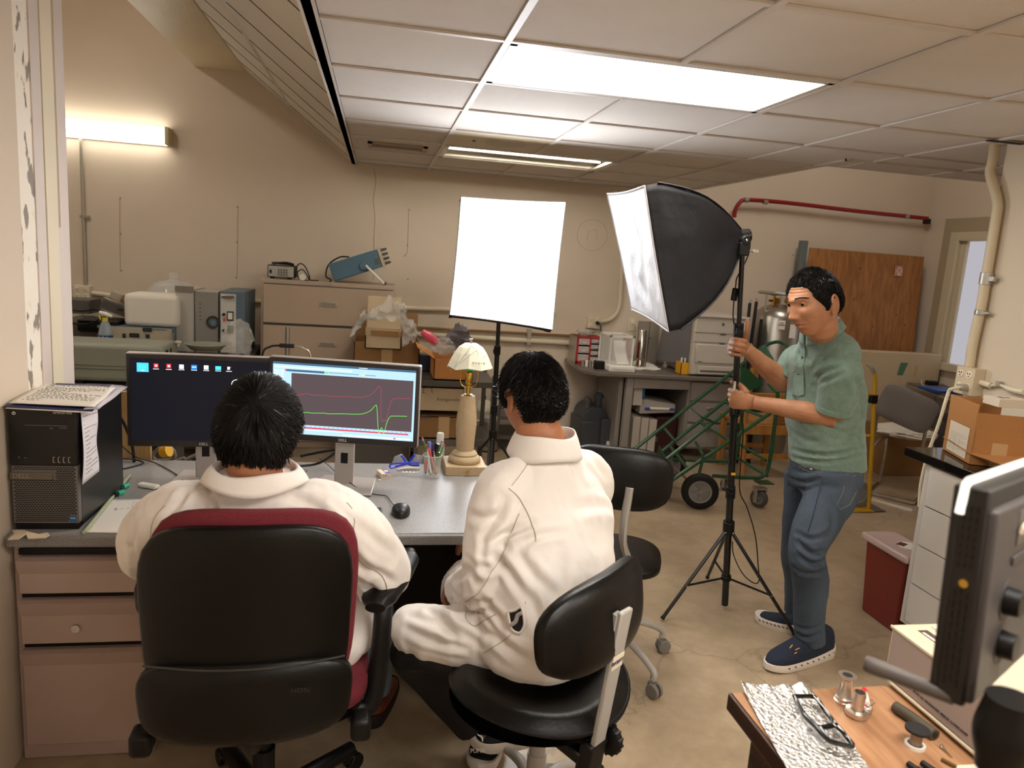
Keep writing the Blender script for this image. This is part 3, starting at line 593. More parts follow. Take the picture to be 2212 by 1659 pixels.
# ------------------------------------------------------------ monitors
m_silver = mat('silver_plastic', 'b5aeaa', .35, metal=.35); m_bez = mat('bezel_dark', '2e2a29', .35)
m_scr_dark = emis('screen_dark', (.006, .006, .009), 1.0); m_scr_grey = emis('screen_grey', hx('43383a')[:3], 1.0)
def screen_mat(name, col, st):
    m = mat(name, (.004, .004, .005), .35, spec=.12); b = m.node_tree.nodes['Principled BSDF']
    b.inputs['Emission Color'].default_value = hx(col) if isinstance(col, str) else tuple(col)+(1,); b.inputs['Emission Strength'].default_value = st; return m
def monitor(label, c, w, h, yaw, scr, stand_x):
    t = thing('monitor', label, 'monitor', (c[0], c[1], DZ), yaw)
    z0, z1 = c[2]-h/2-DZ, c[2]+h/2-DZ; M = T(t)
    build('housing', MB(M).box((-w/2, .0, z0), (w/2, .035, z1)), m_silver, t, bevel=.006, seg=3)
    build('bezel', MB(M).box((-w/2+.002, -.006, z0+.002), (w/2-.002, .004, z1-.003)), m_bez, t, bevel=.004)
    sx, s0, s1 = w/2-.016, z0+.026, z1-.018
    s = build('screen', MB(M).box((-sx, -.0068, s0), (sx, -.0055, s1)), scr, t)
    build('lettering', MB(M @ FX(0, -.0065, z0+.013)).text('DELL', .014, Matrix.Identity(4)), mat('logo_white', 'd8d5d2', .4), t)
    st = stand_x
    nk = build('stand_neck', MB(M).box((st-.036, .03, .0), (st+.036, .045, z0+.14)), m_silver, t, bevel=.004)
    build('cable_hole', MB(M).box((st-.013, .0292, .085), (st+.013, .0297, .125)), m_black, nk, bevel=0)
    build('stand_base', MB(M).slab([(st-.115, -.08, .002), (st+.125, -.08, .002), (st+.105, .12, .002), (st-.095, .12, .002)], (0, 0, .006)), m_silver, t, bevel=.003)
    return t, s, M, (-sx, sx, s0, s1)
# left monitor
tl = aY(272, 760, 2.71); tr = aY(571, 766, 2.71); bl = aY(274, 963, 2.71); br = aY(480, 965, 2.71)
w1 = .51; cxl = tl.x+.255; czl = (tl.z+bl.z)/2+.0
hL = tl.z-bl.z
mL, sL, ML, RL = monitor('left monitor showing a black desktop with icons and a green light bulb picture', (cxl, 2.71, czl), w1, hL, radians(1.5), screen_mat('screen_black', (.004, .004, .006), 1), .0)
tl2 = aY(580, 770, 2.70); tr2 = aY(908, 792, 2.60); bl2 = aY(580, 950, 2.70); br2 = aY(905, 962, 2.60)
cR = (tl2+tr2+bl2+br2)/4; wR = (tr2-tl2).length; hR = ((tl2.z-bl2.z)+(tr2.z-br2.z))/2+.006
mR, sR, MR, RR = monitor('right monitor with red and green graph lines on a dark plot window', (cR.x, cR.y, cR.z), wR, hR, atan2(tr2.y-tl2.y, tr2.x-tl2.x), screen_mat('screen_plot', hx('5c4f50')[:3], .55), .0)
# desktop content
def patch(mb, M, R, x0, y0, x1, y1, mi, dep=0):   # screen fractions, y from top
    X = lambda u: R[0]+(R[1]-R[0])*u; Z = lambda v: R[3]-(R[3]-R[2])*v
    y = -.0070-dep*.00012
    return mb.add([M @ Vector(p) for p in ((X(x0), y, Z(y1)), (X(x1), y, Z(y1)), (X(x1), y, Z(y0)), (X(x0), y, Z(y0)))], [(0, 1, 2, 3)], mi)
e_sky, e_red, e_wht, e_blu, e_cyan = emis('glow_skyblue', '3fa8ea', .9), emis('glow_red', 'e0363c', .9), emis('glow_white', 'e8eef5', .9), emis('glow_blue', '1f6fd0', .9), emis('glow_cyan', '3fc8ee', .9)
mb = MB(); Rr = RL
for k, x in enumerate((.085, .175, .262, .349, .436, .52, .604, .68)):
    if k == 0: patch(mb, ML, Rr, x-.04, .055, x+.04, .165, 0); patch(mb, ML, Rr, x-.02, .085, x+.02, .12, 4, 1); patch(mb, ML, Rr, x-.012, .142, x+.012, .148, 2, 1)
    elif k in (1, 2): patch(mb, ML, Rr, x-.015, .06, x+.015, .11, 1); patch(mb, ML, Rr, x-.006, .075, x+.008, .095, 2, 1)
    elif k in (3, 5): patch(mb, ML, Rr, x-.016, .062, x+.016, .112, 2)
    elif k == 4: patch(mb, ML, Rr, x-.02, .06, x+.02, .115, 3); patch(mb, ML, Rr, x-.014, .082, x+.014, .093, 2, 1)
    elif k == 6: patch(mb, ML, Rr, x-.02, .067, x+.02, .112, 4)
    else: patch(mb, ML, Rr, x-.012, .07, x+.006, .105, 2); patch(mb, ML, Rr, x+.006, .07, x+.014, .08, 1, 1)
    if k: patch(mb, ML, Rr, x-.02, .122, x+.02, .128, 2)
build('desktop_icons', mb, [e_sky, e_red, e_wht, e_blu, e_cyan], sL, smooth=0)
def sp(M, R, u, v, d=2): return M @ Vector((R[0]+(R[1]-R[0])*u, -.0068-.0002*d, R[3]-(R[3]-R[2])*v))
mb = MB(); cx_ = .745
bulb = [(.715, .32), (.713, .385), (.69, .43), (.668, .5), (.672, .58), (.70, .63), (.745, .65), (.79, .63), (.818, .58), (.822, .5), (.80, .43), (.777, .385), (.775, .32)]
mb.tube([sp(ML, RL, u, v) for u, v in bulb], .0011, 5, 0, sm=4)
mb.tube([sp(ML, RL, u, v) for u, v in ((.70, .32), (.70, .27), (.715, .235), (.745, .225), (.775, .235), (.79, .27), (.79, .32))], .0013, 5, 1, sm=4)
for v in (.27, .29, .31, .33): mb.tube([sp(ML, RL, .70, v), sp(ML, RL, .79, v+.004)], .0007, 4, 1)
mb.tube([sp(ML, RL, u, v) for u, v in ((.72, .46), (.713, .5), (.718, .54))], .0022, 6, 2, sm=3)
build('light_bulb_picture', mb, [emis('glow_green_dim', '4f9a6c', .7), e_wht, emis('glow_green', '4fe03c', 1)], sL)
# plot window content
e_lb, e_pale = emis('glow_pale_blue', '9fbed6', .72), emis('glow_pale', 'c3d6e4', .8)
e_plot, e_gr, e_rd, e_ink = emis('glow_plot', '4b4042', .75), emis('glow_trace_green', '53c83c', 1), emis('glow_trace_red', 'b23448', .8), emis('glow_slate', '43607a', .6)
mb = MB(); pt = lambda *a: patch(mb, MR, RR, *a)
pt(0, 0, 1, 1, 0, 0); pt(0, 0, 1, .03, 3, 1); pt(.13, .145, .985, .865, 2, 2)
pt(.09, .095, .36, .125, 3, 2); pt(.365, .097, .385, .122, 4, 3); pt(.62, .1, .637, .122, 6, 3)
pt(.085, .095, .1, .118, 5, 3)
for k in range(40): pt(.015+k*.0135, .055, .024+k*.0135, .08, 1, 2)
for k in range(5): pt(.01, .11+.04*k, .075, .135+.04*k, 1, 2); pt(.02, .12+.04*k, .06, .124+.04*k, 3, 3)
for k in range(26): pt(.14+.032*k, .878, .15+.032*k, .884, 3, 2)
pt(.0, .895, .965, .915, 5, 3); pt(.0, .93, .5, .94, 1, 2); pt(.5, .965, .98, .985, 1, 2); pt(.86, .966, .875, .984, 5, 3)
pt(.6, .012, .66, .02, 1, 3); pt(.39, .105, .6, .112, 3, 3); pt(.645, .105, .72, .112, 3, 3)
build('program_window', mb, [e_lb, e_pale, e_plot, e_ink, e_gr, e_rd, emis('glow_yellow', 'd8c13c', .8)], sR, smooth=0)
mb = MB()
red = [(.13, .44), (.2, .44), (.24, .42), (.28, .437), (.36, .425), (.4, .435), (.5, .425), (.58, .425), (.65, .41), (.7, .36), (.735, .27), (.745, .245), (.76, .3), (.765, .6), (.77, .72), (.78, .74), (.79, .71), (.8, .735), (.808, .72), (.82, .55), (.84, .43), (.86, .41), (.97, .39)]
grn = [(.13, .70), (.2, .70), (.24, .685), (.28, .69), (.36, .68), (.4, .683), (.5, .67), (.58, .665), (.64, .65), (.69, .6), (.725, .52), (.735, .55), (.745, .75), (.755, .91), (.768, .85), (.775, .83), (.785, .88), (.793, .9), (.81, .75), (.83, .67), (.85, .655), (.95, .645)]
mb.tube([sp(MR, RR, u, v, 4) for u, v in red], .00045, 4, 0, sm=4); mb.tube([sp(MR, RR, u, v, 4) for u, v in grn], .0007, 4, 1, sm=4)
build('graph_lines', mb, [e_rd, e_gr], sR)
# sticky tabs under stand, eraser box, chalk, strip, goggles
for k, (x, y, w) in enumerate(((706, 1043, 10), (726, 1044, 9), (737, 1043, 8), (750, 1041, 12), (765, 1041, 9), (778, 1038, 11))):
    p = aZ(x, y, DZ+.0015); build('index_tab', MB().cb(p, (w*.0016, .012, .0015)), mat('tab_blue', '6fb0de', .5) if k % 2 else mat('tab_pale_blue', 'a9cfe8', .5), label='small blue index tab sticking out from under the right monitor stand', cat='tab', group='blue index tabs')
t0 = p = aZ(828, 1030, DZ); Mx = Matrix.Translation(p) @ Matrix.Rotation(radians(18), 4, 'Z'); t = thing('eraser_box', 'small cream and violet cardboard box lettered EXP on the desk', 'box', p, radians(18))
build('carton', MB(T(t)).box((-.018, -.03, 0), (.02, .03, .022)), mat('carton_cream', 'dccab0', .6), t, bevel=.001)
build('printed_top', MB(T(t)).box((0, -.03, .0222), (.02, .03, .0226)).box((.003, -.01, .0228), (.018, .01, .023), 1), [mat('violet_print', '6f6cae', .5), m_paper], t)
build('lettering', MB(T(t)).text('EXP', .011, FX(-.004, -.0303, .012)).text('4', .008, FX(.013, -.0303, .008)), mat('violet_print', '6f6cae', .5), t)
build('chalk_piece', MB().cb(aZ(820, 1037, DZ+.004), (.012, .006, .006), R=Rz(20)), m_paper, cat='eraser', label='tiny white eraser piece in front of the cream and violet box', bevel=.002)
p = aZ(886, 1020, DZ+.001); t = thing('slide_strip', 'thin strip with dark dots lying behind the pencil cup', 'strip', p)
build('strip', MB().cb(p, (.062, .012, .002)), m_paper, t); 
for k in range(4): build('dot', MB().cyl(p+Vector((-.022+.015*k, 0, .001)), p+Vector((-.022+.015*k, 0, .002)), .003, n=10), m_dark if k != 2 else mat('red_ink', 'c0262c', .5), t)
t = thing('safety_glasses', 'clear safety glasses with blue frame folded on the desk', 'safety glasses', aZ(880, 1008, DZ))
m_bluef = mat('cobalt_plastic', '2438c8', .3); m_clear = mat('clear_plastic', 'f4f6f8', .05, trans=.0, alpha=.22, spec=.7)
G = lambda x, y, Y=2.83: aY(x, y, Y)
build('frame', MB().tube([G(866, 984), G(872, 990), G(878, 1000), G(890, 1005, 2.8), G(905, 1005, 2.78)], .004, 8, sm=4).tube([G(896, 982), G(890, 990), G(880, 1001), G(862, 1006, 2.8), G(844, 1011, 2.78)], .0045, 8, sm=4).tube([G(842, 1010, 2.78), G(848, 1002, 2.79), G(905, 1000, 2.79)], .0035, 8, sm=3), m_bluef, t)
build('lens', MB().add([G(846, 1003), G(852, 986), G(868, 980), G(876, 990), G(884, 1003)], [(0, 1, 2, 3, 4)]).add([G(884, 1003), G(890, 992), G(898, 981), G(915, 984), G(912, 1003)], [(0, 1, 2, 3, 4)]), m_clear, t, solid=.0015)
build('cloth_scrap', MB().tube([aZ(858, 1014, DZ+.005), aZ(880, 1011, DZ+.007), aZ(906, 1012, DZ+.005)], [.003, .006, .004], 8, sm=3), m_paper, cat='tissue', label='rolled white tissue behind the pencil cup beside the safety glasses')
# keyboard and mouse
p = aZ(818, 1139, DZ); t = thing('keyboard', 'black keyboard on the desk, its number pad showing beside the seated person in white', 'keyboard', (-.19, 2.33, DZ), radians(1))
kx = p.x+.012; kb = (kx-.445, p.y-.002, kx, p.y+.14)
build('case', MB().box((kb[0], kb[1], DZ+.002), (kb[2], kb[3], DZ+.018)), m_black, t, bevel=.005, seg=3)
m_key = mat('key_black', '1d1b1b', .35)
mb = MB()
rows_ = 5
for r_ in range(rows_):
    y = kb[1]+.012+r_*.0195
    for c_ in range(21):
        x = kb[2]-.018-c_*.0197
        if c_ in (4,): continue
        mb.box((x-.0085, y, DZ+.0175), (x+.0085, y+.0165, DZ+.023))
build('keys', mb, m_key, t, bevel=.0015, seg=1)
build('key_print', MB().text('7   8   9', .007, frame((kb[2]-.055, kb[1]+.082, DZ+.0235), (1, 0, 0), (0, 1, 0))).lathe([(.009, 0), (.009, .0004), (.008, .0004), (.008, 0)], (kb[2]-.03, kb[3]-.014, DZ+.0182), 20, closed=True), mat('key_letter', '8d8a88', .5), t)
p = aZ(866, 1110, DZ); t = thing('computer_mouse', 'black computer mouse on the desk with its cord leading up to the monitor', 'computer mouse', (p.x, p.y, DZ))
def mfn(u, v):
    a = 2*pi*u; e = v; rx, ry = .031, .052
    r_ = sin(pi/2*min(1, e*1.02)); z = cos(pi/2*e)
    x = r_*cos(a)*rx*(1+.08*sin(a)); y = r_*sin(a)*ry; return p+Vector((x, y, .003+.034*max(0, z)**.6*(1-.25*max(0, y/.052))))
build('shell', MB().grid(mfn, 32, 12), mat('mouse_black', '1e1c1c', .42), t, smooth=70)
build('seam', MB().tube([mfn(.25, v)+Vector((0, 0, .0005)) for v in (.05, .3, .6, .9)], .0008, 4, sm=3), m_blackg, t)
build('cable', MB().tube([p+Vector((0, .052, .012)), aZ(850, 1090, DZ+.01), aZ(836, 1072, DZ+.004), aZ(818, 1069, DZ+.003), aZ(785, 1062, DZ+.003), aZ(755, 1042, DZ+.012), aZ(735, 1032, DZ+.012), aZ(715, 1010, DZ+.014), aZ(690, 990, DZ+.02)], .0016, 6, sm=6), m_black, t)
# pencil cup
p = aZ(932, 1030, DZ); t = cup = thing('pencil_cup', 'clear round glass beaker full of pencils and pens on the desk', 'cup', (p.x, p.y, DZ))
m_glass = mat('glass', 'f3f7f6', .02, alpha=.16, spec=.9)
cc = (p.x, p.y, DZ)
build('glass_wall', MB().lathe([(.0, .003), (.033, .003), (.0355, .008), (.036, .085), (.039, .09), (.037, .092), (.0335, .085), (.033, .009), (.0, .008)], cc, 36), m_glass, t, smooth=60)
build('rim', MB().lathe([(.0395, .089), (.0395, .0915), (.037, .0915), (.037, .089)], cc, 36, closed=True), mat('glass_rim', 'c9cfcd', .1, alpha=.6), t)
PC = [('pencil', 'orange pencil', 'd98c1c', .030, .01, -.024, .0, .115, .0036), ('pencil', 'green pencil with red eraser tip leaning left', '3f7a34', .012, -.01, -.042, .0, .145, .0036), ('pen', 'white stick pen', 'e4ddd4', -.004, -.02, -.02, -.01, .10, .004), ('pen', 'lilac highlighter pen', '7f86cf', .006, .012, -.014, .01, .125, .006), ('marker', 'short red marker', 'b8332a', -.024, -.01, -.026, -.005, .05, .006), ('pen', 'red and silver pen', 'c9554a', .018, -.016, -.018, -.012, .108, .0045), ('pen', 'navy blue pen with spots', '26305e', .008, .0, .0, .01, .115, .006), ('pen', 'black pen', '171616', .016, .01, .01, .015, .12, .0045), ('pen', 'slim black marker', '242222', -.012, .015, .02, .008, .118, .005), ('pencil', 'pale grey pencil', 'b9b2a5', .022, -.004, .004, -.008, .09, .0036), ('pencil', 'dark green pencil leaning right', '2f6a38', -.012, -.012, .034, .006, .128, .0038), ('pencil', 'green pencil with white and red end leaning right', '4c8a3c', .0, -.018, .042, -.004, .12, .0036), ('pen', 'brown fibre pen', 'b7653a', .02, .01, .026, .004, .085, .004)]
for nm, lb, col, x0, y0, x1, y1, h, r_ in PC:
    a = Vector(cc)+Vector((x0, y0, .011)); b = Vector(cc)+Vector((x1, y1, .011+h)); d = (b-a).normalized()
    o = thing(nm, lb+' standing in the glass beaker', nm, a); c1 = mat('pc_'+col, col, .4)
    build('barrel', MB().tube([a+d*.012, b], r_, 10), c1, o)
    build('tip', MB().tube([a, a+d*.012], [.0008, r_*.95], 10), mat('pencil_wood', 'c9a777', .6) if nm == 'pencil' else m_black, o)
    if nm == 'pencil': build('eraser', MB().tube([b, b+d*.006], r_*1.02, 10), mat('eraser_red', 'c4473c', .6), o); build('ferrule', MB().tube([b-d*.009, b], r_*1.1, 10), m_chrome, o)
    else: build('cap', MB().tube([b-d*.025, b+d*.004], r_*1.18, 10), c1 if nm == 'marker' else mat('pc_cap_'+col, col, .25), o)
p = aZ(948, 1003, DZ); t = thing('sanitizer_bottle', 'small clear bottle with clear flip cap behind the glass beaker', 'bottle', (p.x, p.y, DZ))
zt_ = aY(949, 935, p.y).z-DZ
build('body', MB().lathe([(0, 0), (.02, 0), (.021, .01), (.021, zt_*.55), (.014, zt_*.66), (0, zt_*.66)], p, 24), mat('clear_gel', 'dfe3df', .1, alpha=.55), t, smooth=60)
build('cap', MB().lathe([(.0155, zt_*.66), (.0155, zt_*.97), (.013, zt_), (0, zt_)], p, 24), mat('clear_cap', 'f1f2ee', .2, alpha=.75), t)
# table lamp
ly = 2.9; lb0 = aZ(962, 1028, DZ); lb1 = aZ(1050, 1028, DZ); lx = (lb0.x+lb1.x)/2; hw = (lb1.x-lb0.x)/2; ly = lb0.y+hw
t = lamp = thing('table_lamp', 'tan column table lamp with a drawn-on paper shade at the right end of the desk', 'lamp', (lx, ly, DZ))
m_clay = mat('sandy_ceramic', 'bba582', .65, var=.07, vscale=60, bump=.15, bscale=300)
m_brass = mat('brass', 'caa24a', .2, metal=1)
build('base', MB().box((lx-hw, ly-hw, DZ), (lx+hw, ly+hw, DZ+.038)), m_clay, t, bevel=.003)
zc0 = DZ+.038; ztp = aY(1013, 853, ly).z
H = ztp-zc0
build('column', MB().lathe([(.062, 0), (.067, .006), (.065, .02), (.056, .028), (.052, .030), (.053, .036), (.046, .044), (.036, .05), (.038, H*.35), (.042, H*.55), (.040, H*.7), (.033, H*.88), (.029, H*.99), (.0, H)], (lx, ly, zc0), 40), m_clay, t, smooth=50)
build('switch_knob', MB().cyl((lx+.008, ly-hw, DZ+.02), (lx+.008, ly-hw-.012, DZ+.02), .004, .006, n=14), m_brass, t)
build('socket', MB().lathe([(.017, 0), (.018, .003), (.0085, .005), (.0085, .04), (.014, .045), (.014, .055), (.0165, .06), (.0155, .095), (.012, .1), (0, .1)], (lx, ly, ztp), 24), m_brass, t)
zs = ztp+.1
build('bulb', MB().lathe([(.012, 0), (.014, .012), (.02, .03), (.018, .04), (.0, .04)], (lx, ly, zs), 24), mat('green_glass', '0f9a5a', .1, emit=.15), t)
hp = [(lx+s*x, ly, z) for s in (-1,) for x, z in ((.0, ztp+.03), (.02, ztp+.035), (.033, ztp+.05), (.036, ztp+.09), (.03, ztp+.14), (.018, ztp+.185), (.0, ztp+.2))]
build('harp', MB().tube(hp, .0022, 8, sm=4).tube([(2*lx-x, y, z) for x, y, z in hp], .0022, 8, sm=4), m_brass, t)
ztop = aY(1013, 738, ly).z
# paper shade: folded faceted paper draped over the harp
cs = [(962, 789), (975, 765), (990, 747), (1003, 740), (1028, 738), (1040, 748), (1052, 762), (1060, 775), (1065, 797), (1050, 790), (1030, 785), (1005, 786), (985, 788)]
top = Vector((lx, ly, ztop-.004))
prof = []
def shade(u, v):
    a = 2*pi*u; rad = .022+.062*v**.75; dr = .002+.098*v**1.35+.006*sin(5*a)*v
    return Vector((lx+cos(a)*rad*1.12, ly+sin(a)*rad*.85, ztop-.004-dr))
build('shade', MB().grid(shade, 11, 4).add([shade(i/11, 0) for i in range(11)], [tuple(range(11))[::-1]]), mat('shade_paper', 'dcdcc8', .75), t, smooth=0, solid=.0008)
mb = MB()
def onsh(u, v): q_ = shade(u, v); return q_+Vector((q_.x-lx, q_.y-ly, 0)).normalized()*.0016+Vector((0, 0, .001))
for a, b in (((.62, .95), (.74, .15)), ((.74, .15), (.77, .3)), ((.68, .55), (.70, .5)), ((.66, .8), (.8, .35)), ((.8, .35), (.81, .5)), ((.86, .6), (.9, .55))):
    mb.tube([onsh(a[0]+(b[0]-a[0])*k/6, a[1]+(b[1]-a[1])*k/6) for k in range(7)], .0006, 4)
mb.text('C = A + B', .012, frame(onsh(.80, .8)+Vector((.0, -.002, 0)), (1, 0, 0), (0, .45, .9)))
build('shade_drawing', mb, m_ink, t)
build('finial', MB().cyl((lx, ly, ztop-.006), (lx, ly, ztop+.012), .007, n=14), m_steel, t)
# object between: phone stand plate behind right monitor
q_ = aZ(645, 1018, DZ); build('metal_plate', MB().cb(q_+Vector((0, 0, .003)), (.07, .03, .006)), m_greycab, label='flat grey metal plate between the two monitor stands', cat='plate', bevel=.003)
build('cable', MB().tube([aZ(640, 1008, DZ+.02), aZ(690, 1000, DZ+.03), aY(740, 968, 2.72), aY(760, 960, 2.72)], .005, 8, sm=5).tube([aY(650, 985, 2.95), aY(700, 975, 2.9), aY(735, 970, 2.85)], .006, 8, sm=5), m_black, cat='cable', label='thick black cables looping behind the neck of the right monitor')
# ============================================================ people
m_skin3 = mat('skin_tan', 'b37f5e', .5, var=.12, vscale=22, bump=.12, bscale=350, col2='a06c4b')
m_skin2 = mat('skin_brown', 'a9704e', .5, var=.1, vscale=20, bump=.1, bscale=300)
m_lip = mat('lip', 'a4605a', .45); m_hair = mat('hair_black', '0a0807', .6, spec=.2); m_hair2 = mat('hair_strand', '100d0b', .6, spec=.2); m_hairg = mat('hair_grey_glint', '35302c', .35)
m_coat = mat('lab_coat_cloth', 'e6dfd8', .82, var=.04, vscale=5, bump=.55, bscale=11, cloth=.2)
m_coatseam = mat('lab_coat_seam', 'b3a691', .9)
def to_mb(me, M=None):
    o = MB(); o.v = [(M @ v.co) if M else v.co.copy() for v in me.vertices]; o.f = [list(p.vertices) for p in me.polygons]; o.m = [0]*len(o.f); return o
def remesh(mb, vox, sm=4, fn=None):
    me = bpy.data.meshes.new('r'); me.from_pydata([tuple(p) for p in mb.v], [], mb.f); me.update()
    o = bpy.data.objects.new('r', me); COL.objects.link(o)
    md = o.modifiers.new('r', 'REMESH'); md.mode = 'VOXEL'; md.voxel_size = vox; md.adaptivity = 0
    if sm: s2 = o.modifiers.new('s', 'SMOOTH'); s2.iterations = sm; s2.factor = .5
    dg = bpy.context.evaluated_depsgraph_get(); dg.update(); ev = o.evaluated_get(dg); m2 = bpy.data.meshes.new_from_object(ev)
    n = len(m2.vertices); V = np.zeros(n*3); m2.vertices.foreach_get('co', V); V = V.reshape(-1, 3)
    Nn = np.zeros(n*3); m2.vertices.foreach_get('normal', Nn); Nn = Nn.reshape(-1, 3)
    if fn is not None:
        V = V+Nn*fn(V, Nn)[:, None]; m2.vertices.foreach_set('co', V.ravel())
    r = to_mb(m2); bpy.data.objects.remove(o); bpy.data.meshes.remove(me); bpy.data.meshes.remove(m2); return r
def folds(creases, amp=0, sc=10, seed=0, st=(1, 1, 1)):
    def fn(V, N):
        d = np.zeros(len(V))
        for pts, w, dep in creases:
            P = np.array([tuple(p) for p in (catmull(pts, 4) if len(pts) > 2 else pts)]); best = np.full(len(V), 9.)
            tt = np.zeros(len(V)); L = len(P)-1
            for i in range(L):
                a, b = P[i], P[i+1]; ab = b-a; t = np.clip(((V-a)@ab)/(ab@ab+1e-12), 0, 1)
                q = np.linalg.norm(V-(a+t[:, None]*ab), axis=1); m = q < best; best[m] = q[m]; tt[m] = (i+t[m])/L
            e = np.sin(np.pi*np.clip(tt*.9+.05, 0, 1))**.6
            d += 1.25*dep*e*(-np.exp(-(best/w)**2)+.55*np.exp(-((best-1.9*w)/w)**2))
        if amp:
            d += amp*np.array([noise.fractal(Vector((p[0]*st[0]*sc+seed, p[1]*st[1]*sc, p[2]*st[2]*sc)), 1, 2, 3) for p in V])
        return d
    return fn
from mathutils.bvhtree import BVHTree
def onpx(bv, x, y): return bv.ray_cast(Vector((0, 0, HC)), _ray(x, y).normalized())[0]
def fold(m, px, amp, sc, seed, st=(1, 1, 1)):
    me = bpy.data.meshes.new('r'); me.from_pydata([tuple(p) for p in m.v], [], m.f); me.update(); n = len(m.v)
    Nn = np.zeros(n*3); me.vertices.foreach_get('normal', Nn); Nn = Nn.reshape(-1, 3); V = np.array([tuple(p) for p in m.v]); bpy.data.meshes.remove(me)
    bv = BVHTree.FromPolygons(m.v, m.f); cr = []
    for pts, w, d in px:
        q = [onpx(bv, p.x, p.y) for p in catmull([Vector((a, b, 0)) for a, b in pts], 3)]; q = [p for p in q if p]
        if len(q) > 2: cr.append((q[::2]+([q[-1]] if len(q) % 2 == 0 else []), w, d))
    V = V+Nn*folds(cr, amp, sc, seed, st)(V, Nn)[:, None]; m.v = [Vector(p) for p in V]; return m
def seam(mbs, pts, parent, r=.0012, name='seam', m=None, off=.0008, sm=6):
    bv = BVHTree.FromPolygons(mbs.v, mbs.f); out = []
    for p in catmull(pts, sm):
        h = bv.find_nearest(p); out.append(h[0]+h[1]*off)
    return build(name, MB().tube(out, r, 5), m or m_coatseam, parent)
def sst(a, b, x): t = min(1, max(0, (x-a)/(b-a))); return t*t*(3-2*t)
def head_pt(x, y, z, fat=0, chin=1):
    p = [x*.077, y*.097, z*.118]
    X, Yc, Z = p
    t = max(0, -(Z+.005)/.113)
    X *= 1-.30*t**1.5+fat*t*.12
    if Yc < 0: Yc *= 1-.42*t**1.2
    else: Yc *= 1-.05*t
    f = sst(.1, .55, y)
    if f > 0:
        g = lambda cx, cz, sx, sz: exp(-((abs(X)-cx)/sx)**2-((Z-cz)/sz)**2)
        q = 0
        q += .010*g(0, .028, .05, .012)                 # brow
        q -= .013*g(.031, .010, .016, .013)             # eye sockets
        q += .004*g(.031, .0105, .012, .006)
        q += .020*exp(-(X/.0095)**2)*sst(.03, -.034, Z)*sst(-.048, -.034, Z)   # nose ridge
        q += .009*g(0, -.032, .012, .010)
        q += .010*g(.013, -.036, .007, .008)            # nostril wings
        q += .006*g(.043, -.022, .02, .018)             # cheeks
        q -= .004*g(.03, -.055, .014, .02)
        q += .009*g(0, -.058, .026, .006) + .011*g(0, -.0715, .022, .0065) - .006*g(0, -.0648, .026, .0028)
        q += .010*chin*g(0, -.098, .024, .016) - .003*g(0, -.083, .02, .006)
        q -= .004*g(0, .075, .06, .03)*0
        Yc += q*f
    return Vector((X, Yc, Z))
def sdir(az, el): return (sin(az)*cos(el), cos(az)*cos(el), sin(el))
def head_mb(mb, M, fat=0, n=120, wr=0):
    def fn(u, v):
        x, y, z = sdir(2*pi*u, -pi/2+pi*v); p = head_pt(x, y, z, fat)
        if wr and p.z > .045 and p.z < .085 and y > .3: p.y += .0024*sin((p.z-.045)/.0085*pi*2*.5*1.7)*sst(.3, .6, y)
        return M @ p
    mb.grid(fn, n, n)
    for s in (-1, 1):   # ears
        R = Rz(0)
        c = Vector((s*.079, -.012, -.004))
        E = lambda a, r: c+Vector((s*(.006+.006*max(0, -cos(a))), r*.62*cos(a)*-1 if False else -.0-.017*cos(a)*r, .033*sin(a)*r))
        mb.tube([M @ E(a, 1) for a in [pi*(-.55+1.5*k/12) for k in range(13)]], [.004]+[.0055]*10+[.005, .004], 8)
        mb.ball(M @ (c+Vector((s*.001, .0, -.002))), (.006, .015, .028), R=M.to_3x3().normalized())
        mb.ball(M @ (c+Vector((s*.003, .006, -.03))), (.0055, .009, .011), R=M.to_3x3().normalized())
def headM(c, F, U, s=1):
    F = Vector(F).normalized(); U = Vector(U); U = (U-F*U.dot(F)).normalized(); X = F.cross(U)
    M = Matrix((X*s, F*s, U*s)).transposed().to_4x4(); M.translation = c; return M
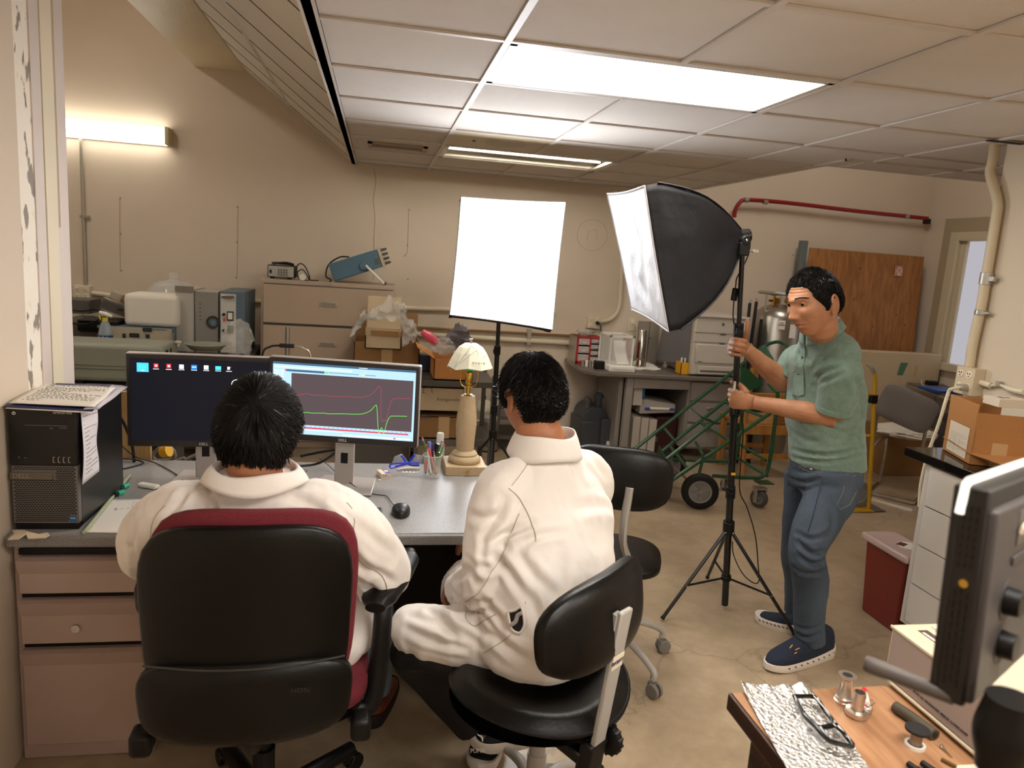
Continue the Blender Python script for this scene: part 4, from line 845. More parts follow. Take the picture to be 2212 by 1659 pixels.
def hair(par, M, region, crown, n, ln, thick, seed, lift=.012, grey=.06, wild=.25, fat=0):
    rnd = random.Random(seed); C = Vector(crown).normalized(); cap = MB()
    def th(az, el):
        return region(az, el)
    nu, nv = 72, 40; vs = {}; 
    def P(i, j):
        az, el = 2*pi*i/nu, -pi/2+pi*j/nv; x, y, z = sdir(az, el); h = th(az, el)
        p = head_pt(x, y, z, fat); t = (thick*min(1, max(0, h))**.5) if h > 0 else -.004
        return M @ (p+Vector((x, y, z))*t*(1+.12*noise.noise(Vector((x, y, z))*7)))
    cap.grid(lambda u, v: P(round(u*nu), round(v*nv)), nu, nv)
    build('hair_mass', cap, m_hair, par, smooth=80)
    st = MB(); k = 0
    while k < n:
        z = rnd.uniform(-.9, 1); az = rnd.uniform(0, 2*pi); el = math.asin(z); h = th(az, el)
        if h <= 0.02 or rnd.random() > h*3: continue
        k += 1; d = Vector(sdir(az, el)); fl = (d-C*d.dot(C)); fl = fl.normalized() if fl.length > 1e-3 else Vector((rnd.random(), 1, 0))
        fl += Vector((rnd.uniform(-1, 1), rnd.uniform(-1, 1), rnd.uniform(-1, 1)))*wild; L = ln*rnd.uniform(.6, 1.2)/.1; pts = []
        tt = thick*min(1, h)**.5; up = lift*rnd.uniform(.1, 1)
        for q in range(4):
            e = (d+fl*L*q/3).normalized(); p = head_pt(e.x, e.y, e.z, fat)+e*(tt*.9+up*(q/3)**1.0*.6+.001); pts.append(M @ p)
        st.tube(pts, [.0011, .0011, .0009, .0002], 3, 1 if rnd.random() < grey else 0, cap=False)
    build('hair_strands', st, [m_hair2, m_hairg], par, smooth=80)
def hand(mb, w, d, n, curls, th, sc=1, spread=0, s_sign=1, s=None):
    d = Vector(d).normalized(); n = Vector(n); n = (n-d*n.dot(d)).normalized(); s = Vector(s) if s else n.cross(d)*s_sign; s = (s-d*s.dot(d)-n*s.dot(n)).normalized()
    w = Vector(w)
    mb.tube([w-d*.02*sc, w+d*.01*sc, w+d*.04*sc, w+d*.07*sc, w+d*.092*sc], [.029*sc, .031*sc, .038*sc, .042*sc, .036*sc], 16, el=.40, ref=s, sm=3)
    mb.ball(w+d*.035*sc+s*.022*sc+n*.010*sc, (.018*sc,)*3, n=14)
    tips = []
    for i, (off, L) in enumerate(((.030, (.044, .027, .021)), (.010, (.048, .031, .022)), (-.010, (.045, .029, .022)), (-.029, (.034, .022, .019)))):
        p = w+d*(.086-.004*abs(i-1.2))*sc+s*off*sc; a = 0; pts = [p-d*.02*sc, p]
        for k in range(3):
            a += radians(curls[i][k]); dd = d*cos(a)+n*sin(a)+s*spread*(1.5-i)*.1; p = p+dd.normalized()*L[k]*sc; pts.append(p)
        r = (.0098 if i < 3 else .0085)*sc
        out = [pts[0]]
        mb.tube(pts, [r*1.05, r*1.1, r, r*.93, r*.78], 12, sm=4)
        mb.ball(pts[-1], r*.8, n=10); tips.append(pts)
    b = w+d*.03*sc+s*.03*sc+n*.006*sc; q = [b]
    for (x, y, z), L in zip(th, (.038, .028, .021)):
        q.append(q[-1]+(d*x+s*y+n*z).normalized()*L*sc)
    mb.tube(q, [.0145*sc, .0125*sc, .0115*sc, .009*sc], 12, sm=4); mb.ball(q[-1], .0092*sc, n=10)
    return tips, q
def fy(x, z): X, Z = x/.077, z/.118; return head_pt(X, sqrt(max(.01, 1-X*X-Z*Z)), Z).y
def eyes(par, M, look=0):
    for s in (-1, 1):
        ey = fy(s*.031, .0105); c = Vector((s*.031, ey-.0088, .0105)); e = build('eye', MB().ball(M @ c, .0118, n=20), mat('eye_white', 'b9aba0', .2), par)
        d = Vector((look, 1, -.02)).normalized(); F = (M.to_3x3() @ d).normalized()
        build('iris', MB().lathe([(0, 0), (.0064, -.0008), (.0066, -.002)], M @ (c+d*.0122), 18, R=frame((0, 0, 0), F.orthogonal(), F.cross(F.orthogonal())).to_3x3()), mat('iris_dark', '1c0f09', .15), e)
        lid = [Vector((s*.031+x, ey+.0022-x*x*18, .0105+z)) for x, z in ((-.0135, -.001), (-.008, .0048), (0, .0066), (.008, .0052), (.014, .0))]
        build('eyelid', MB().tube([M @ p for p in lid], [.0015, .0028, .0032, .0028, .0015], 8, sm=4), m_skin3, par)
        build('eyelashes', MB().tube([M @ (p+Vector((0, .0024, -.0022))) for p in lid], [.0005, .0010, .0011, .0010, .0005], 5, sm=4), m_hair, par)
        st = MB(); rnd = random.Random(3)
        for k in range(170):
            u = rnd.random(); x = s*(.014+.036*u); z = .0325+.004*sin(u*2.6)-.004*u*u+rnd.uniform(-.0032, .0032)*(1-.5*u); x2, z2 = x+s*.006, z+.0012*(1-2*u)+.0008
            st.tube([M @ Vector((x, fy(x, z)+.0004, z)), M @ Vector((x2, fy(x2, z2)+.0016, z2))], [.0009, .0003], 3, cap=False)
        build('eyebrow', st, m_hair, par)
def shoe(par, heel, toe, um, sm_, w=.047, h=.075, name='shoe', scallop=True, label=None):
    heel = Vector(heel); toe = Vector(toe); d = toe-heel; L = d.length; M = frame(heel, d, (0, 0, 1)) ; M = frame(heel, d, Vector((0, 0, 1)).cross(d))
    def outline(t):
        b = w*(.74+.34*sin(pi*(t*.75+.12))-.1)
        if t > .8: b *= sqrt(max(0, 1-((t-.8)/.2)**2))*.96+.04
        if t < .12: b *= sqrt(max(.12, 1-((.12-t)/.12)**2))
        return b
    prof = [(0, .50), (.08, .95), (.2, 1.02), (.33, .95), (.45, .82), (.6, .68), (.75, .58), (.88, .50), (.96, .38), (1, .26)]
    up = MB(M)
    N_ = 40
    def hh(t):
        for (a, b), (c, e) in zip(prof, prof[1:]):
            if t <= c: return L*.36*(b+(e-b)*(t-a)/(c-a))
        return .01
    up.grid(lambda u, v: Vector((L*u, outline(u)*1.05*math.copysign(abs(cos(pi*v))**.8, cos(pi*v)), .024+max(.002, hh(u)-.024)*sin(pi*v)**.62)), N_, 18)
    s = build(name, up, um, par, smooth=70, label=label)
    so = MB(M)
    def sole(u, v):
        a = 2*pi*v; t = u; o = outline(t)*1.08
        zt = .032+.018*(1-t)**2+.004*t**4; z0 = .006*sst(.75, 1, t)*1.5
        q = (a/(2*pi))*4
        if q < 1: return Vector((L*(t*1.04-.02), -o+2*o*q, z0))
        if q < 2: return Vector((L*(t*1.04-.02), o*(1+.06*sin(pi*(q-1))), z0+(zt-z0)*(q-1)))
        if q < 3: return Vector((L*(t*1.04-.02), o-2*o*(q-2), zt))
        return Vector((L*(t*1.04-.02), -o*(1+.06*sin(pi*(q-3))), zt-(zt-z0)*(q-3)))
    so.grid(sole, N_, 24); so.add([sole(0, v/24) for v in range(24)], [tuple(range(24))]); so.add([sole(1, v/24) for v in range(24)], [tuple(range(24))[::-1]])
    build('sole', so, sm_, s, smooth=60)
    if scallop:
        for side in (-1, 1):
            g = MB(M)
            for k in range(9):
                t = .1+.09*k; o = outline(t)*1.14; g.ball((L*t, side*o*.985, .02+.01*(1-t)), (.009, .003, .004), n=8, R=Ry(-25))
            build('sole_grooves', g, mat('sole_shadow', '6d6259', .7), s)
    return s, M, L, outline, hh
# ------------------------------------------------------------ standing person
A = aY
hc3 = A(1757, 657, 2.70)
H3 = headM(hc3, (-.955, -.23, -.20), (-.24, .05, 1), 1.12)
nb3 = A(1768, 722, 2.77)
sh_n, sh_f = A(1822, 800, 2.66), A(1722, 782, 3.0)
el_n, el_f = A(1797, 900, 2.70), A(1692, 825, 3.0)
def pole_at(z):
    Y = 3.09-.12*z; a, b = A(1573, 1160, Y), A(1605, 520, Y); return a.lerp(b, (z-a.z)/(b.z-a.z))+Vector((0, 0, 0))
zt_, zl_ = A(1590, 750, 2.94).z, A(1600, 862, 2.95).z
gt, gl = pole_at(zt_), pole_at(zl_)
d_t = (gt-el_f); d_t.z *= .3; d_t.normalize(); n_t = Vector((0, 0, 1)).cross(d_t)
d_l = (gl-el_n); d_l.z *= .3; d_l.normalize(); n_l = d_l.cross(Vector((0, 0, 1)))
w_t = gt-d_t*.078-n_t*.028; w_l = gl-d_l*.085-n_l*.026
man3 = MB(); head_mb(man3, H3, .75, wr=1)
man3.tube([H3 @ Vector((0, -.028, -.04)), H3 @ Vector((0, -.03, -.09)), nb3+Vector((.01, .0, .01)), nb3+Vector((.03, .02, -.05))], [.062, .062, .066, .055], 20, sm=4)
man3.tube([nb3+Vector((.04, .03, -.06)), A(1795, 840, 2.87), A(1785, 1000, 2.85)], [.05, .07, .08], 16, sm=4)
for s_, e_, w_ in ((sh_n, el_n, w_l), (sh_f, el_f, w_t)):
    man3.tube([nb3.lerp(s_, .5)+Vector((0, 0, -.03)), s_, s_.lerp(e_, .5), e_], [.05, .056, .056, .047], 18, sm=5)
    man3.tube([e_-(w_-e_)*.06, e_.lerp(w_, .0), e_.lerp(w_, .3), e_.lerp(w_, .7), w_], [.042, .047, .047, .036, .029], 18, sm=5)
hand(man3, w_t, d_t, n_t, [(62, 88, 40), (66, 90, 42), (66, 92, 45), (66, 92, 45)], ((.3, .9, .35), (.25, 1, .1), (.2, 1, .0)), 1.08, s=(0, 0, 1))
hand(man3, w_l, d_l, n_l, [(55, 70, 30), (62, 88, 40), (66, 92, 45), (66, 92, 45)], ((.75, .65, .2), (.9, .3, .35), (.95, .1, .3)), 1.08, s=(0, 0, 1))
mb = remesh(man3, .0032, 3)
Hi = H3.inverted()
for i, f in enumerate(mb.f):
    c = Hi @ (sum((mb.v[k] for k in f), Vector())/len(f))
    if c.y > .084 and abs(c.x) < .026 and -.079 < c.z < -.0515 and abs(c.x)/.026 + abs(c.z+.065)/.016 < 1.2: mb.m[i] = 1
    elif c.y > .0 and -.0555 < c.z < -.046 and abs(c.x) < .024 and c.y > .07: mb.m[i] = 2
m_stub = mat('skin_stubble', 'a87858', .6, var=.25, vscale=90, bump=.15, bscale=400, col2='a06f52')
P3 = build('person', mb, [m_skin3, m_lip, m_stub], smooth=80, label='standing person in a sage green polo shirt and blue jeans gripping the black light stand', cat='person', org=(1.85, 2.75, 0))
eyes(P3, H3, .0)
def reg3(az, el):
    a = abs((az+pi) % (2*pi)-pi); z = sin(el); y = cos(a)*cos(el)
    front = .50+.10*cos(a*2.5)          # hairline height at the front
    if a < .75: lim = .62-.10*(a/.75)**3
    elif a < 1.25: lim = .52-.55*(a-.75)/.5
    elif a < 1.50: lim = -.03-.18*sst(1.25, 1.45, a)
    elif a < 1.9: lim = .16+.05*cos((a-1.65)*6)-.1*sst(1.75, 1.9, a)
    elif a < 2.2: lim = .10-.42*(a-1.9)/.3
    else: lim = -.36
    return min(1, (z-lim)*3.2)
hair(P3, H3, reg3, (0, -.5, .8), 4200, .030, .013, 5, lift=.012, grey=.05, wild=.35, fat=.75)
# polo shirt
m_polo = mat('polo_green', '6f8577', .85, var=.12, vscale=60, bump=.25, bscale=300, cloth=.2, col2='64796c')
sh = MB()
wst, hpc = A(1784, 950, 2.83), A(1784, 1000, 2.82)
ch = A(1785, 845, 2.85)
yax = Vector((.12, 1, 0)).normalized()
def ell(mb, secs, n=40, ref=(0, 1, 0)):
    pts = [s_[0] for s_ in secs]; P_ = catmull(pts, 5); ra = interp([s_[1] for s_ in secs], 5); rb = interp([s_[2] for s_ in secs], 5); fs = []; vs = []
    R_ = Vector(ref).normalized(); Q_ = Vector((0, 0, 1)).cross(R_)
    for p, a, b in zip(P_, ra, rb):
        for k in range(n):
            t = 2*pi*k/n; c_, s_ = cos(t), sin(t); e = .85
            vs.append(p+R_*(a*math.copysign(abs(c_)**e, c_))+Q_*(b*math.copysign(abs(s_)**e, s_)))
    m = len(P_)
    for i in range(m-1):
        for k in range(n): fs.append((i*n+k, i*n+(k+1) % n, (i+1)*n+(k+1) % n, (i+1)*n+k))
    fs += [tuple(range(n))[::-1], tuple(range((m-1)*n, m*n))]; mb.add(vs, fs)
ell(sh, [(hpc, .172, .150), (wst, .165, .152), (A(1780, 900, 2.84), .168, .158), (ch, .172, .155), (A(1780, 792, 2.84), .175, .132), (A(1777, 760, 2.81), .13, .09), (nb3+Vector((0, 0, .0)), .075, .07)], ref=yax)
cuf_n = sh_n.lerp(el_n, .86); cuf_f = sh_f.lerp(el_f, .80)
sh.tube([nb3.lerp(sh_n, .35)+Vector((0, .02, -.05)), sh_n+Vector((0, .01, -.005)), sh_n.lerp(el_n, .45), cuf_n], [.07, .083, .080, .074], 24, sm=6)
sh.tube([nb3.lerp(sh_f, .35)+Vector((0, -.02, -.05)), sh_f, sh_f.lerp(el_f, .5), cuf_f], [.07, .076, .073, .068], 24, sm=6)
B = lambda x, y: A(x, y, 2.55)
cre = [([(1765, 815), (1790, 800), (1815, 793)], .010, .007), ([(1757, 835), (1790, 820), (1822, 805)], .010, .006), ([(1752, 800), (1770, 780), (1800, 765)], .012, .006), ([(1830, 880), (1845, 860), (1862, 830)], .012, .007), ([(1830, 905), (1848, 935), (1858, 960)], .012, .005), ([(1850, 850), (1860, 890), (1866, 920)], .012, .006)]
cre += [([(1700, 965), (1740, 978), (1800, 982), (1860, 966)], .009, .009), ([(1705, 985), (1750, 995), (1810, 996), (1868, 980)], .008, .007), ([(1710, 930), (1740, 950), (1770, 955)], .012, .006), ([(1800, 950), (1840, 935), (1865, 905)], .012, .006), ([(1715, 830), (1720, 870), (1722, 900)], .01, .004), ([(1845, 800), (1858, 850), (1866, 900)], .014, .008), ([(1720, 860), (1735, 900), (1760, 925)], .014, .006), ([(1790, 925), (1830, 935), (1862, 925)], .01, .006)]
sh.ball(nb3+Vector((.045, 0, -.02)), (.07, .10, .06)); sh.ball(nb3+Vector((.06, 0, -.07)), (.10, .17, .09))
smb = fold(remesh(sh, .0065, 4), cre, .005, 9, 3)
shirt = build('polo_shirt', smb, m_polo, P3, smooth=80)
# cuffs, collar, placket, pocket
for c_, e_, r_ in ((cuf_n, el_n, .0765), (cuf_f, el_f, .070)):
    dd = (e_-c_).normalized(); build('sleeve_cuff', MB().tube([c_-dd*.018, c_-dd*.008, c_+dd*.004], [r_, r_*1.01, r_*.99], 28), m_polo, shirt)
Mn = headM(nb3+Vector((.006, .0, .034)), (-.90, -.12, -.42), (-.42, 0, .90), 1)
def col_pt(u, v, out=0):
    a = pi*(-.98+1.96*u)+pi; r_ = .071+.006*abs(sin(a))
    x, y = r_*sin(a), -r_*cos(a)*-1
    z = -.024+.036*v
    return Mn @ Vector((x*(1+out), y*(1.08+out), z))
cm = MB(); cm.grid(lambda u, v: col_pt(u, v), 40, 4)
def flap(u, v):
    p = col_pt(u, 1); a = abs(u-.5)*2
    q = col_pt(u, -.1-.55*a**3, .13+.16*a); return p.lerp(q, v)
cm.grid(lambda u, v: flap(u, v), 40, 5)
build('collar', cm, m_polo, shirt, smooth=60, solid=.0035)
fr = lambda z_, y_: BVH3.ray_cast(Vector((.9, y_, z_)), Vector((1, 0, 0)))[0]
BVH3 = BVHTree.FromPolygons(smb.v, smb.f)
pl = [fr(z_, 2.80) for z_ in (1.405, 1.37, 1.33, 1.29, 1.25, 1.21)]; pl = [p for p in pl if p]
mbp = MB()
for a, b in zip(pl, pl[1:]): mbp.hexa([b+Vector((-.004, -.017, 0)), b+Vector((.002, -.017, 0)), b+Vector((.002, .015, 0)), b+Vector((-.004, .015, 0))], [a+Vector((-.004, -.017, 0)), a+Vector((.002, -.017, 0)), a+Vector((.002, .015, 0)), a+Vector((-.004, .015, 0))])
build('placket', mbp, m_polo, shirt, bevel=.0015)
for p in (pl[1], pl[3]): build('button', MB().cyl(p+Vector((-.004, 0, 0)), p+Vector((-.0075, 0, 0)), .0055, n=14), mat('button_grey', '3d4743', .4), shirt)
def hit(x, y):
    d = _ray(x, y); h = BVH3.ray_cast(Vector((0, 0, HC)), d.normalized()); return (h[0], h[1]) if h[0] else (A(x, y, 2.6), Vector((0, -1, 0)))
pk = [(1717, 802), (1738, 804), (1739, 852), (1727, 856), (1713, 851), (1714, 825)]
pp_ = [hit(*q)[0]+hit(*q)[1]*.002 for q in pk]
build('pocket', MB().slab(pp_, hit(1727, 830)[1]*.003), m_polo, shirt, bevel=.001)
build('pocket_stitch', MB().tube([p+hit(1727, 830)[1]*.0035 for p in pp_]+[pp_[0]+hit(1727, 830)[1]*.0035], .0007, 4), mat('polo_stitch', '4f6358', .9), shirt)
h0 = hit(1727, 808); build('embroidery', MB().cb(h0[0]+h0[1]*.0055, (.012, .004, .004)), mat('polo_logo', '3a4a44', .8), shirt)
# jeans
m_jean = mat('jeans_blue', '485461', .85, var=.38, vscale=4.5, bump=.3, bscale=160, col2='2f3945', stretch=(1, 1, .6))
hp_n, kn_n, an_n = A(1800, 1040, 2.72), A(1742, 1192, 2.60), A(1750, 1385, 2.62)
hp_f, kn_f, an_f = A(1748, 1040, 2.92), A(1722, 1190, 2.90), A(1722, 1330, 2.93)
jn = MB(); ell(jn, [(A(1778, 1060, 2.82), .165, .125), (A(1782, 1030, 2.81), .178, .14), (hpc+Vector((0, 0, .01)), .172, .138)], ref=yax)
jn.tube([hp_n+Vector((.0, .02, .04)), hp_n+Vector((0, 0, -.05)), hp_n.lerp(kn_n, .5), kn_n, kn_n.lerp(an_n, .3)+Vector((.015, 0, 0)), kn_n.lerp(an_n, .75), an_n+Vector((0, 0, .0))], [.115, .110, .094, .074, .073, .063, .064], 26, sm=5)
jn.tube([hp_f+Vector((.0, 0, .04)), hp_f+Vector((0, 0, -.05)), hp_f.lerp(kn_f, .5), kn_f, kn_f.lerp(an_f, .4)+Vector((.012, 0, 0)), an_f+Vector((0, 0, .02))], [.11, .105, .09, .072, .068, .060], 24, sm=5)
ck = [(p, w, d) for p, w, d, Y in (([(1700, 1010), (1735, 1020), (1765, 1018)], .008, .006, 2.65), ([(1702, 1030), (1735, 1042), (1770, 1035)], .008, .006, 2.65), ([(1705, 1050), (1735, 1060), (1765, 1052)], .008, .005, 2.65), ([(1725, 1170), (1750, 1195), (1775, 1190)], .010, .010, 2.54), ([(1728, 1200), (1752, 1218), (1778, 1212)], .010, .010, 2.54), ([(1720, 1150), (1755, 1165), (1790, 1150)], .010, .007, 2.54), ([(1715, 1225), (1740, 1240), (1775, 1235)], .010, .006, 2.54), ([(1715, 1365), (1745, 1378), (1785, 1360)], .009, .008, 2.56), ([(1718, 1350), (1750, 1360), (1780, 1345)], .008, .005, 2.56), ([(1790, 1080), (1800, 1130), (1780, 1170)], .014, .006, 2.6))]
jmb = fold(remesh(jn, .0065, 3), ck, .004, 8, 7)
jeans = build('jeans', jmb, m_jean, P3, smooth=80)
m_stitch = mat('jean_stitch', '8f8468', .8)
BVHj = BVHTree.FromPolygons(jmb.v, jmb.f)
def hitj(x, y, off=.0015):
    h = BVHj.ray_cast(Vector((0, 0, HC)), _ray(x, y).normalized()); return h[0]+h[1]*off if h[0] else A(x, y, 2.6)
def jt(nm, pts, m_, r_=.0009): build(nm, MB().tube([hitj(*p) for p in pts], r_, 5), m_, jeans)
jt('pocket_stitch', [(1727, 1005), (1735, 1014), (1750, 1019), (1765, 1019), (1778, 1017)], m_stitch); jt('side_seam', [(1780, 1012), (1776, 1040), (1765, 1080), (1755, 1120), (1745, 1150)], mat('jean_dark', '1f2d3f', .9), .0015)
jt('back_pocket', [(1828, 1025), (1822, 1060), (1808, 1090), (1815, 1100), (1835, 1090), (1850, 1060)], m_stitch); jt('back_pocket', [(1828, 1025), (1845, 1028), (1862, 1026)], m_stitch)
build('rivet', MB().ball(hitj(1777, 1022), .0035, n=10), mat('copper', 'b0714a', .3, metal=1), jeans)
build('phone_edge', MB().slab([hitj(1733, 1007, .004), hitj(1755, 1014, .004), hitj(1750, 1008, .004), hitj(1738, 1003, .004)], (0, 0, .003)), m_white, jeans)
m_navyshoe = mat('navy_knit', '1d2638', .85, var=.2, vscale=40, bump=.3, bscale=500); m_sole = mat('white_sole', 'dbd0c4', .6)
hl, to = aZ(1797, 1415, .0), aZ(1668, 1462, .0)
s1, M1, L1, o1, h1 = shoe(P3, Vector((hl.x+.005, hl.y+.03, 0)), Vector((to.x-.0, to.y+.045, 0)), m_navyshoe, m_sole, w=.054, label='navy knit running shoe with white scalloped sole, the nearer foot')
build('laces', MB().tube([A(1706, 1400, 2.55)+Vector((0, 0, 0)), A(1712, 1393, 2.55)], .0025, 6).tube([A(1718, 1404, 2.54), A(1727, 1400, 2.54)], .002, 6).tube([A(1716, 1412, 2.54), A(1722, 1409, 2.54)], .002, 6), mat('orange_lace', 'd98c3a', .6), s1)
hl, to = aZ(1735, 1358, .0), aZ(1636, 1340, .0)
s2, *_x = shoe(P3, Vector((1.975, 2.84, 0)), Vector((1.80, 3.02, 0)) if False else Vector((to.x+.0, to.y+.02, 0)), m_navyshoe, m_sole, w=.052, label='navy knit running shoe with white scalloped sole, the farther foot')
# ------------------------------------------------------------ seated person on the left
hc1 = A(560, 935, 1.71); H1 = headM(hc1, (.10, 1, -.12), (.02, .12, 1), .99)
nb1 = Vector((-.258, 1.675, 1.10))
p1 = MB(); head_mb(p1, H1, .3, n=80)
p1.tube([H1 @ Vector((0, -.03, -.03)), H1 @ Vector((0, -.035, -.08)), nb1, nb1+Vector((0, .02, -.1))], [.058, .058, .06, .06], 20, sm=4)
p1.tube([nb1+Vector((0, 0, -.05)), (-.26, 1.7, .85), (-.26, 1.72, .6)], [.08, .1, .1], 14, sm=3)
sR, sL = Vector((-.095, 1.70, .985)), Vector((-.43, 1.70, .985))
eR, eL = A(822, 1238, 1.84), A(326, 1190, 1.84)
wR_, wL_ = Vector((-.02, 2.16, .785)), Vector((-.45, 2.12, .80))
for s_, e_, w_ in ((sR, eR, wR_), (sL, eL, wL_)):
    p1.tube([nb1+Vector((0, 0, -.09)), s_, e_, ], [.05, .045, .038], 14, sm=5); p1.tube([e_, e_.lerp(w_, .5), w_], [.038, .034, .026], 14, sm=4)
hand(p1, wR_, (-.25, 1, -.03), (0, 0, -1), [(10, 25, 15)]*4, ((.7, .6, .1), (.9, .3, .1), (1, .1, .1)), 1, s=(-1, 0, 0))
hand(p1, wL_, (.3, 1, -.05), (0, 0, -1), [(10, 25, 15)]*4, ((.7, .6, .1), (.9, .3, .1), (1, .1, .1)), 1, s=(1, 0, 0))
mb = remesh(p1, .005, 3)
P1 = build('person', mb, [m_skin2], smooth=80, label='seated person with black hair in a white lab coat on the burgundy office chair', cat='person', org=(-.26, 1.72, .0))
def reg1(az, el):
    a = abs((az+pi) % (2*pi)-pi); z = sin(el)
    if a < .8: lim = .6
    elif a < 1.35: lim = .6-.6*(a-.8)/.55
    elif a < 1.75: lim = -.12+.12*sst(1.45, 1.65, a)
    elif a < 2.1: lim = -.0-.62*(a-1.75)/.35
    else: lim = -.66
    return min(1, (z-lim)*3)
hair(P1, H1, reg1, (.1, -.75, .55), 5200, .045, .021, 11, lift=.014, grey=.03, wild=.30, fat=.3)
ct = MB()
ell(ct, [(Vector((-.26, 1.73, .56)), .18, .13), (Vector((-.26, 1.71, .66)), .19, .135), (Vector((-.262, 1.69, .80)), .20, .125), (Vector((-.265, 1.685, .93)), .205, .115), (Vector((-.264, 1.685, 1.00)), .17, .10), (Vector((-.262, 1.68, 1.045)), .105, .085), (nb1+Vector((0, 0, .0)), .078, .074)], ref=(1, 0, 0))
ct.tube([nb1+Vector((.05, 0, -.09)), sR+Vector((.01, 0, -.005)), sR.lerp(eR, .5)+Vector((.02, -.01, 0)), eR+Vector((.0, 0, .0)), eR+Vector((-.01, .05, .01))], [.07, .084, .082, .078, .07], 26, sm=6)
ct.tube([eR, eR.lerp(wR_, .5), eR.lerp(wR_, .9)], [.074, .065, .055], 22, sm=5)
ct.tube([nb1+Vector((-.05, 0, -.09)), sL+Vector((-.01, 0, -.005)), sL.lerp(eL, .5)+Vector((-.015, -.01, 0)), eL, eL+Vector((.01, .05, .01))], [.07, .084, .08, .074, .068], 26, sm=6)
ct.tube([eL, eL.lerp(wL_, .5), eL.lerp(wL_, .9)], [.07, .064, .055], 22, sm=5)
ct.tube([Vector((-.15, 1.8, .62)), Vector((-.06, 1.86, .61)), Vector((-.04, 2.05, .60))], [.09, .09, .085], 20, sm=4).tube([Vector((-.36, 1.8, .62)), Vector((-.42, 1.9, .61)), Vector((-.42, 2.05, .60))], [.09, .09, .085], 20, sm=4)
cre1 = [([(452, 1035), (462, 1080), (470, 1110)], .007, .006), ([(430, 1050), (395, 1075), (365, 1110)], .010, .006), ([(560, 1045), (558, 1090)], .006, .004), ([(640, 1070), (690, 1100), (730, 1150)], .010, .005)]
cre1 += [([(740, 1220), (775, 1255), (830, 1285)], .010, .009), ([(750, 1190), (800, 1225), (850, 1255)], .010, .006), ([(735, 1250), (765, 1285), (800, 1300)], .009, .008), ([(760, 1150), (790, 1190), (840, 1220)], .012, .005), ([(290, 1130), (280, 1170), (290, 1210)], .010, .006), ([(270, 1180), (290, 1200), (305, 1240)], .01, .007), ([(400, 1060), (390, 1085), (370, 1105)], .009, .006), ([(600, 1055), (640, 1075), (690, 1085)], .012, .005), ([(700, 1120), (715, 1150), (720, 1190)], .014, .008), ([(745, 1170), (770, 1215), (800, 1240)], .012, .009), ([(755, 1290), (790, 1300), (820, 1290)], .008, .007), ([(280, 1220), (295, 1235), (300, 1260)], .008, .006), ([(770, 1130), (810, 1170), (850, 1200)], .014, .007)]
cmb = fold(remesh(ct, .0055, 3), cre1, .009, 7, 21, (1.6, 1.6, .8))
coat1 = build('lab_coat', cmb, m_coat, P1, smooth=80)
seam(cmb, [A(735, 1100, 1.66), A(745, 1130, 1.66), A(725, 1170, 1.66), A(712, 1230, 1.66)], coat1); seam(cmb, [A(735, 1130, 1.70), A(790, 1200, 1.72), A(840, 1280, 1.74)], coat1, .001, off=.0015)
seam(cmb, [A(352, 1090, 1.62), A(330, 1120, 1.62), A(318, 1180, 1.62)], coat1)
def collar(par, nb, R_, F, tilt, h0=-.02, h1=.022, w=(.082, .080), flapd=.048, seed=0, op=.0):
    M_ = headM(nb, F, tilt, 1); c = MB()
    def cp(u, v, out=0):
        a = 2*pi*(op+(1-2*op)*u); return M_ @ Vector((w[0]*(1+out)*sin(a), w[1]*(1+out)*cos(a), h0+(h1-h0)*v+.004*sin(3*a+seed)*v))
    c.grid(lambda u, v: cp(u, v), 40, 3)
    c.grid(lambda u, v: cp(u, 1).lerp(cp(u, 0, .30)+Vector((0, 0, -(flapd-.042)-.006*sin(5*u*pi+seed))), v)+Vector((0, 0, .006*sin(pi*v))), 40, 6)
    return build('collar', c, m_coat, par, smooth=70, solid=.003)
collar(coat1, nb1+Vector((0, -.0, .008)), None, (0, 1, 0), (0, .18, 1), w=(.090, .084), flapd=.046, op=.06, h1=.008, h0=-.022)
# jeans and shoe under the chair
m_jl = mat('jeans_light', '6f8496', .85, var=.25, vscale=8, bump=.3, bscale=160)
jm = MB().tube([Vector((-.06, 1.95, .55)), Vector((.00, 2.26, .53)), Vector((.03, 2.33, .35)), Vector((.03, 2.35, .11))], [.085, .08, .068, .066], 20, sm=5).tube([Vector((-.42, 1.95, .55)), Vector((-.45, 2.26, .53)), Vector((-.47, 2.33, .35)), Vector((-.47, 2.35, .11))], [.085, .08, .065, .06], 20, sm=5).tube([Vector((-.24, 1.80, .61)), Vector((-.24, 1.95, .61))], [.08, .08], 20)
jj = fold(remesh(jm, .008, 3), [], .005, 9, 2)
build('jeans', jj, m_jl, P1, smooth=80)
m_brown = mat('brown_leather', '6b3520', .4)
shoe(P1, (.02, 2.30, 0), (.10, 2.56, 0), m_brown, mat('dark_sole', '1e1713', .6), scallop=False, w=.048); shoe(P1, (-.47, 2.30, 0), (-.5, 2.57, 0), m_brown, mat('dark_sole', '1e1713', .6), scallop=False, w=.048)
